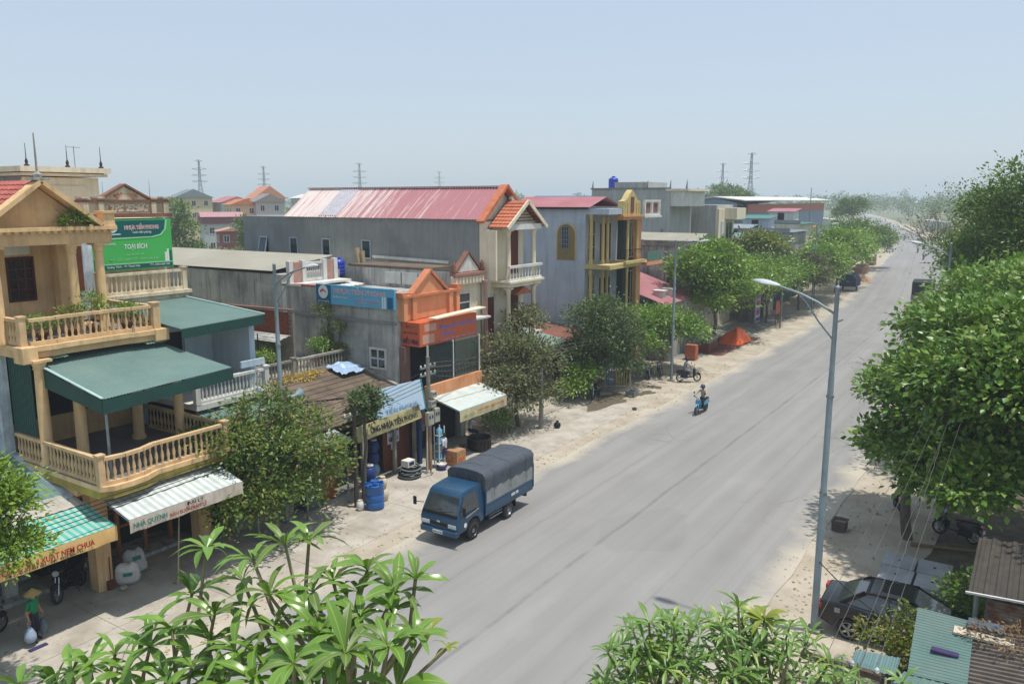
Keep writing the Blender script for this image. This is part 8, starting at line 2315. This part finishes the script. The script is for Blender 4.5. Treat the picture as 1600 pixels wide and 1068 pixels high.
for k in range(10):
    u = (k + .5) / 10
    x, y = -24.2 + 1.5 * u, 47.9 + .8 * u
    part('gate_bar', MB().beam((x, y, .12),(x, y, 1.36 + .18 * u),.1,.03), m_gb if k < 4 else m_gy, t)
t = thing('low_table', 'teal folding table among the parked motorbikes', 'table', (-23.4,51.6,0))
part('table_top', MB().box(-23.9,-22.9,51.2,52.0,.95,1.0), M('teal_top', rgb('2c6f7c'), rgb('27626e'), rough=.5), t)
for x in (-23.8,-23.0):
    for y in (51.3,51.9):
        part('leg', MB().tube((x, y, 0),(x, y, .95),.025, n=6), MATS['teal_top'], t)
t = thing('tarpaulin', 'bright orange tarpaulin draped over goods on the red paving', 'tarpaulin', (-23.4,70.0,0))
mb = MB(); rn = random.Random(12)
n = 14
for j in range(n + 1):
    for i in range(n + 1):
        u, v_ = i / n * 2 - 1, j / n * 2 - 1
        r_ = max(abs(u), abs(v_))
        z = 1.15 * (1 - r_ ** 2.2) + .12 * math.sin(u * 5 + v_ * 3) * (1 - r_) + rn.uniform(-.05,.05)
        mb.v.append((-22.5 + u * .95 + .1 * v_, 69.6 + v_ * 1.5, max(.03, z * (1.1 + .3 * u)) + .03))
W = n + 1
mb.f = [(j * W + i, j * W + i + 1,(j + 1) * W + i + 1,(j + 1) * W + i) for j in range(n) for i in range(n)]
part('sheet', mb, M('orange_tarp', rgb('ec6a30'), rgb('e06028'), sc=2, rough=.5), t, smooth=35, fix=False)
part('covered_goods', MB().box(-22.9,-21.8,68.6,70.6,.02,.55), m_dark, t)
t = thing('brick_stack', 'stack of new orange bricks beside the cream shutter', 'bricks', (-22.9,60.3,0))
bm2 = MB().box(0,.42,0,.2,0,.115).mesh('brick', M('new_brick', rgb('b5694c'), rgb('9f5a40'), sc=5, rough=.9))
for k in range(10):
    for i in range(2):
        for j in range(3):
            inst('brick', bm2, t, (-23.3 + i * .43,60.0 + j * .21,.01 + k * .12))
t = thing('display_board', 'dark red and green display cabinet behind the orange bricks', 'cabinet', (-22.9,64.3,0))
part('cabinet', MB().box(-23.4,-22.6,63.4,65.6,.02,.8), M('dark_red_cabinet', rgb('6d2a2c'), rgb('5c2325'), rough=.5), t)
part('glass_top', MB().box(-23.35,-22.65,63.5,65.5,.8,1.3), M('teal_case', rgb('3b5e5c'), rgb('314f4d'), rough=.2), t)
t = thing('standing_sign', 'blue and white standing sign with red lettering before the green-roofed shop', 'sign', (-23.6,80.0,0))
part('board', MB().box(-23.66,-23.6,79.2,80.7,.5,3.4), M('lilac_board', rgb('9aa6c8'), rgb('8a96ba'), rough=.5), t)
for z in (1.2,2.2):
    part('red_panel', MB().box(-23.6,-23.592,79.4,80.5, z, z + .45), M('magenta_print', rgb('b03a58'), rgb('9c334e')), t)
part('blue_panel', MB().box(-23.6,-23.592,79.3,80.6,.6,.95), m_navyl, t)
part('leg', MB().box(-23.66,-23.6,79.25,79.31,0,.5), m_galv, t)
part('leg', MB().box(-23.66,-23.6,80.6,80.66,0,.5), m_galv, t)
for z, s_ in ((3.05, 'BÁN'),(1.75, 'GAS')):
    text(s_, .5, m_navyl, t, (-23.59,79.95, z), w=1.0)
t = thing('red_notice', 'small red notice board behind the thin pole', 'sign', (-22.2,81.8,0))
part('board', MB().box(-22.25,-22.2,81.3,82.5,1.2,2.4), M('red_board', rgb('b03a28'), rgb('9c3222'), rough=.5), t)
part('frame', MB().box(-22.26,-22.19,81.2,82.6,2.4,2.55), m_wood, t)
part('leg', MB().box(-22.25,-22.2,81.4,81.46,0,1.2), m_wood, t)
part('leg', MB().box(-22.25,-22.2,82.35,82.41,0,1.2), m_wood, t)
t = thing('covered_cart', 'dark blue covered cart parked on the sandy shoulder', 'cart', (-22.7,119.5,0))
part('cover', MB().prism([(-23.8,.7),(-21.6,.7),(-21.6,1.7),(-22.1,2.3),(-23.3,2.3),(-23.8,1.7)], 'y', 118,121.2), M('navy_cover', rgb('22304f'), rgb('1c2944'), rough=.7), t, bevel=.06)
for s in (-23.6,-21.8):
    part('wheel', MB().lathe([(.3,-.08),(.36,0),(.3,.08)],(s, 119.6,.36), n=16, axis='x'), m_tyre, t)
def heap(name, label, cx, cy, rx, ry, h, mat, seed):
    rn = random.Random(seed)
    mb = MB(); n = 18
    for j in range(6):
        q = j / 5
        for k in range(n):
            a = 2 * math.pi * k / n
            r_ = (1 - q) * (1 + .12 * math.sin(3 * a + seed))
            mb.v.append((cx + rx * r_ * math.cos(a), cy + ry * r_ * math.sin(a), h * (q ** 1.1) + rn.uniform(-.03,.03) * (q < 1) - (.02 if j == 0 else 0)))
    for j in range(5):
        for k in range(n):
            a, b = j * n + k, j * n + (k + 1) % n
            mb.f.append((a, b, b + n, a + n))
    mb.f.append(tuple(5 * n + k for k in range(n)))
    o = solo(name, mb, mat, label, 'heap', smooth=60)
    return o
heap('sand_heap', 'orange-brown heap of sand on the left shoulder', -24.0,134,2.0,5.0,1.3, M('orange_sand', rgb('ac8f74'), rgb('9a7e64'), sc=2, rough=.95, bump=.4),4)
for k, (y, lab) in enumerate(((142, 'nearer stack of red bricks on the far left shoulder'),(150, 'middle stack of red bricks on the far left shoulder'),(170, 'farther stack of red bricks on the far left shoulder'))):
    x = smooth_left(y) - 1.6
    t = thing('brick_pallet', lab, 'bricks', (x, y, 0), 'brick stacks on the far shoulder')
    for lay in range(4):
        part('brick_layer', MB().box(x - .8 + .02 * lay, x + .8 - .02 * (lay % 2), y - 1.4, y + 1.4, lay * .4 + .01, lay * .4 + .38), M('far_brick_red', rgb('96705f'), rgb('84645a'), sc=4, rough=.9), t)
# right foreground: slabs, hut roofs, basket
m_slabtop = M('cast_slab', rgb('b0b2b4'), rgb('9da0a2'), sc=1.5, rough=.9, bump=.25, grime=.3)
pos = [(-3.25,29.05, 'left far'),(-2.18,29.05, 'right far'),(-3.2,27.85, 'left near'),(-2.12,27.85, 'right near')]
for x, y, lab in pos:
    t = thing('concrete_slab', lab + ' concrete slab of the block of four by the black car', 'slab', (x, y, 0), 'block of four concrete slabs')
    part('slab', MB().box(x - .5, x + .5, y - .56, y + .56,.02,.3), m_slabtop, t, bevel=.02)
    part('lifting_eye', MB().box(x - .04, x + .04, y - .04, y + .04,.3,.315), m_black, t)
solo('timber_pole', MB().tube((-3.2,31.3,.08),(-.9,31.9,.1),.07,.055, n=8), M('peeled_timber', rgb('8a6f50'), rgb('735b41'), rough=.8), 'long timber pole lying beside the concrete slabs', 'log', smooth=50)
t = thing('wicker_basket', 'small square wicker basket on the dusty right verge', 'basket', (-5.7,31.4,0))
m_wick = M('wicker', rgb('6a5b54'), rgb('54473f'), sc=20, rough=.9)
for k in range(5):
    z = .03 + k * .07
    part('weave', MB().box(-5.95,-5.45,31.15,31.18, z, z + .05).box(-5.95,-5.45,31.62,31.65, z, z + .05).box(-5.95,-5.92,31.18,31.62, z, z + .05).box(-5.48,-5.45,31.18,31.62, z, z + .05), m_wick, t)
part('rim', MB().box(-5.98,-5.42,31.12,31.19,.38,.42).box(-5.98,-5.42,31.61,31.68,.38,.42).box(-5.98,-5.91,31.19,31.61,.38,.42).box(-5.49,-5.42,31.19,31.61,.38,.42), m_wick, t)
part('contents', MB().box(-5.9,-5.5,31.2,31.6,.02,.3), M('pale_paper', rgb('a89fa6'), rgb('948b92'), sc=9), t)
t = thing('roadside_hut', 'low hut roofed with green tin and brown corrugated sheet at the bottom right', 'hut', (-.2,18.6,0))
part('wall', MB().box(-1.5,2.5,16.0,20.2,0,2.25), m_cement, t)
part('green_sheet', MB().sheet((-1.68,18.0,2.42),(-1.85,20.9,2.62),(-.62,20.65,2.72),(-.55,18.0,2.5),24,.015), M('worn_green_tin', rgb('5f7a73'), rgb('53706a'), sc=2, rough=.65, grime=.5, stain_c=rgb('6f7a74')), t)  # darker copy of the green tin: grime plus painted-in part shade
part('brown_sheet', MB().sheet((-.66,18.0,2.44),(-.72,20.5,2.62),(2.6,20.5,2.95),(2.6,18.0,2.7),16,.05), M('brown_fibre_sheet', rgb('6f665e'), rgb('5b534c'), sc=3, rough=.9, grime=.5, stain_c=rgb('4a443d')), t)
part('lower_green_sheet', MB().sheet((-1.9,17.6,2.34),(2.6,17.6,2.6),(2.6,18.1,2.66),(-1.75,18.1,2.4),26,.015), MATS['worn_green_tin'], t)
part('purple_rag', MB().box(-1.35,-.8,18.95,19.15,2.56,2.63), M('violet_rag', rgb('43395f'), rgb('382f50'), sc=9, rough=.95), t, bevel=.03)
v, f = leaf_cloud([(.6,20.0,2.86,1.3,.7,.06)],700,.1,13,6,.12)
o = raw_part('dead_leaves', v, f, leaf_mat('dead_leaf', (.1,.07,.05),(.2,.13,.09), rough=.9, trans=.05), t); o['kind'] = 'stuff'
part('folded_sheet', MB().box(-.75,.0,20.2,20.6,2.72,2.84), M('slate_sheet', rgb('4f5b68'), rgb('444f5b'), rough=.7), t, bevel=.02)
part('board', MB().box(-1.0,.2,19.9,20.25,2.66,2.71), m_creamp, t)
t = thing('brick_hut', 'small brick hut with a sheet roof in the deep shade at the right edge', 'hut', (1.0,24.0,0))
part('core', MB().box(-.5,3.5,23.3,26,0,2.2), m_mortar, t)
bm3 = MB().box(0,.235,-.02,0,0,.085).mesh('brick', M('old_brick', rgb('8a5a46'), rgb('9c8f80'), sc=3, rough=.92, lo=.45, hi=.6))
for r_ in range(14):
    for k in range(8):
        inst('brick', bm3, t, (-.45 + k * .25 + (.12 if r_ % 2 else 0),23.298,.85 + r_ * .097))
part('roof', MB().sheet((-.9,22.6,2.5),(3.6,22.6,2.75),(3.6,26.2,3.0),(-.9,26.2,2.75),18,.04), M('dark_fibre_sheet', rgb('4f4a43'), rgb('3f3b36'), sc=3, rough=.95, grime=.5), t)
part('edge_strip', MB().beam((-.95,22.58,2.56),(3.6,22.58,2.81),.06,.05), m_white, t)
part('corner_post', MB().tube((-.7,22.8,0),(-.7,22.8,2.5),.06, n=8), m_galv, t)
t = thing('tin_sheet_shelter', 'small flat teal tin shelter beside the bottom crossarm', 'shelter', (-2.4,19.3,0))
part('sheet', MB().sheet((-2.95,18.7,1.78),(-2.0,18.9,1.78),(-2.0,19.6,1.86),(-2.95,19.4,1.86),8,.02), M('teal_tin', rgb('6a8686'), rgb('5d7979'), rough=.6), t)
for x, y in ((-2.9,18.8),(-2.05,18.95),(-2.05,19.5),(-2.9,19.35)):
    part('leg', MB().tube((x, y, 0),(x, y, 1.78),.03, n=6), m_galv, t)
solo('rubble_wall', MB().hexa([(-4.2,19.6,0),(-2.2,19.9,0),(-2.2,20.2,0),(-4.2,19.9,0)],[(-4.2,19.65,.5),(-2.2,19.95,.7),(-2.2,20.15,.7),(-4.2,19.85,.5)]), m_oldconc, 'low broken rubble wall in front of the black car', 'wall', bevel=.03)
for k in range(3):
    pass
t = thing('plastic_sheet', 'crumpled pale blue plastic sheet on the brown tile roof', 'tarpaulin', (-28.2,27.9,4.3))
mb = MB(); rn = random.Random(31); n = 9
for j in range(n + 1):
    for i in range(n + 1):
        u, v_ = i / n - .5, j / n - .5
        mb.v.append((-28.1 + u * 1.2,27.7 + v_ * 1.5,4.36 - u * .3 + rn.uniform(0,.16)))
W = n + 1
mb.f = [(j * W + i, j * W + i + 1,(j + 1) * W + i + 1,(j + 1) * W + i) for j in range(n) for i in range(n)]
part('sheet', mb, M('pale_blue_plastic_sheet', rgb('8fa9c6'), rgb('a9bfd4'), sc=3, rough=.3), t, smooth=25, fix=False)
v, f = leaf_cloud([(-28.6,25.2,4.32,.35,1.3,.12)],700,.12,15,6,.1)
me = raw_mesh('husks', v, f, leaf_mat('yellow_husk', (.45,.3,.06),(.6,.42,.12), rough=.8))
o = bpy.data.objects.new('husks', me); COL.objects.link(o); tag(o, 'yellow husks drying along the top of the tile roof', None, None, 'stuff')
for k, (dx, dy, h_) in enumerate(((0,0,2.3),(.1,.12,2.0),(.05,-.14,1.7))):
    solo('plastic_pipe', MB().tube((-23.1 + dx, 27.75 + dy, .02),(-23.3 + dx * .4,28.0 + dy * .4, h_),.035, n=8),(m_creamp, m_orangewood, m_galv)[k],
         ('tallest cream', 'middle orange-brown', 'shortest grey')[k] + ' pipe leaning against the meter pole', 'pipe', 'pipes leaning on the meter pole', smooth=50)
rn = random.Random(77)
for k in range(7):
    y = 21.6 + k * .75
    c = (m_card, m_navy, m_white, m_tank, m_creamp, m_card, m_brownj)[k]
    hh = rn.uniform(.4,.9)
    solo('stock_box', MB().box(-26.6,-26.0 + rn.uniform(-.1,.2), y, y + .55,.08,.08 + hh), c, '%s box from the left in the row of stock on the pipe shop floor' % ('first', 'second', 'third', 'fourth', 'fifth', 'sixth', 'seventh')[k], 'box', 'boxes of stock inside the pipe shop', bevel=.01)
def scraps(name, label, boxes, n, mat, seed, lo=.02, hi=.07):
    rg = np.random.default_rng(seed)
    V_, F_ = [],[]
    for i in range(n):
        x0, x1, y0, y1 = boxes[i % len(boxes)]
        x, y = rg.uniform(x0, x1), y0 + (y1 - y0) * rg.random() ** 1.4
        s_ = rg.uniform(lo, hi); a = rg.uniform(0,6.28); z = .012 if x > -18.8 and x < -6.3 else -.004
        b = len(V_)
        for k in range(4):
            V_.append((x + s_ * math.cos(a + k * 1.57) * rg.uniform(.6,1.2), y + s_ * math.sin(a + k * 1.57) * rg.uniform(.6,1.2), z))
        V_.append((x, y, z + s_ * rg.uniform(.3,.8)))
        F_ += [(b, b + 1, b + 4),(b + 1, b + 2, b + 4),(b + 2, b + 3, b + 4),(b + 3, b, b + 4)]
    me = raw_mesh(name, np.array(V_), np.array(F_), mat)
    o = bpy.data.objects.new(name, me); COL.objects.link(o); tag(o, label, None, None, 'stuff')
scraps('roadside_grit', 'pale grit and pebbles scattered along the road edges', [(-20.6,-18.3,9,70),(-26,-20.5,9,60),(-7.2,-4.6,18,60)],1500, m_stone, 1)
scraps('fallen_leaves', 'brown leaves and paper scraps blown over the pavement and verge', [(-25.5,-19.5,9,70),(-6.2,-2.5,20,45),(-20.4,-18.6,12,60)],900, leaf_mat('dry_leaf', (.1,.075,.05),(.3,.25,.18), rough=.9, trans=.05),2,.03,.08)
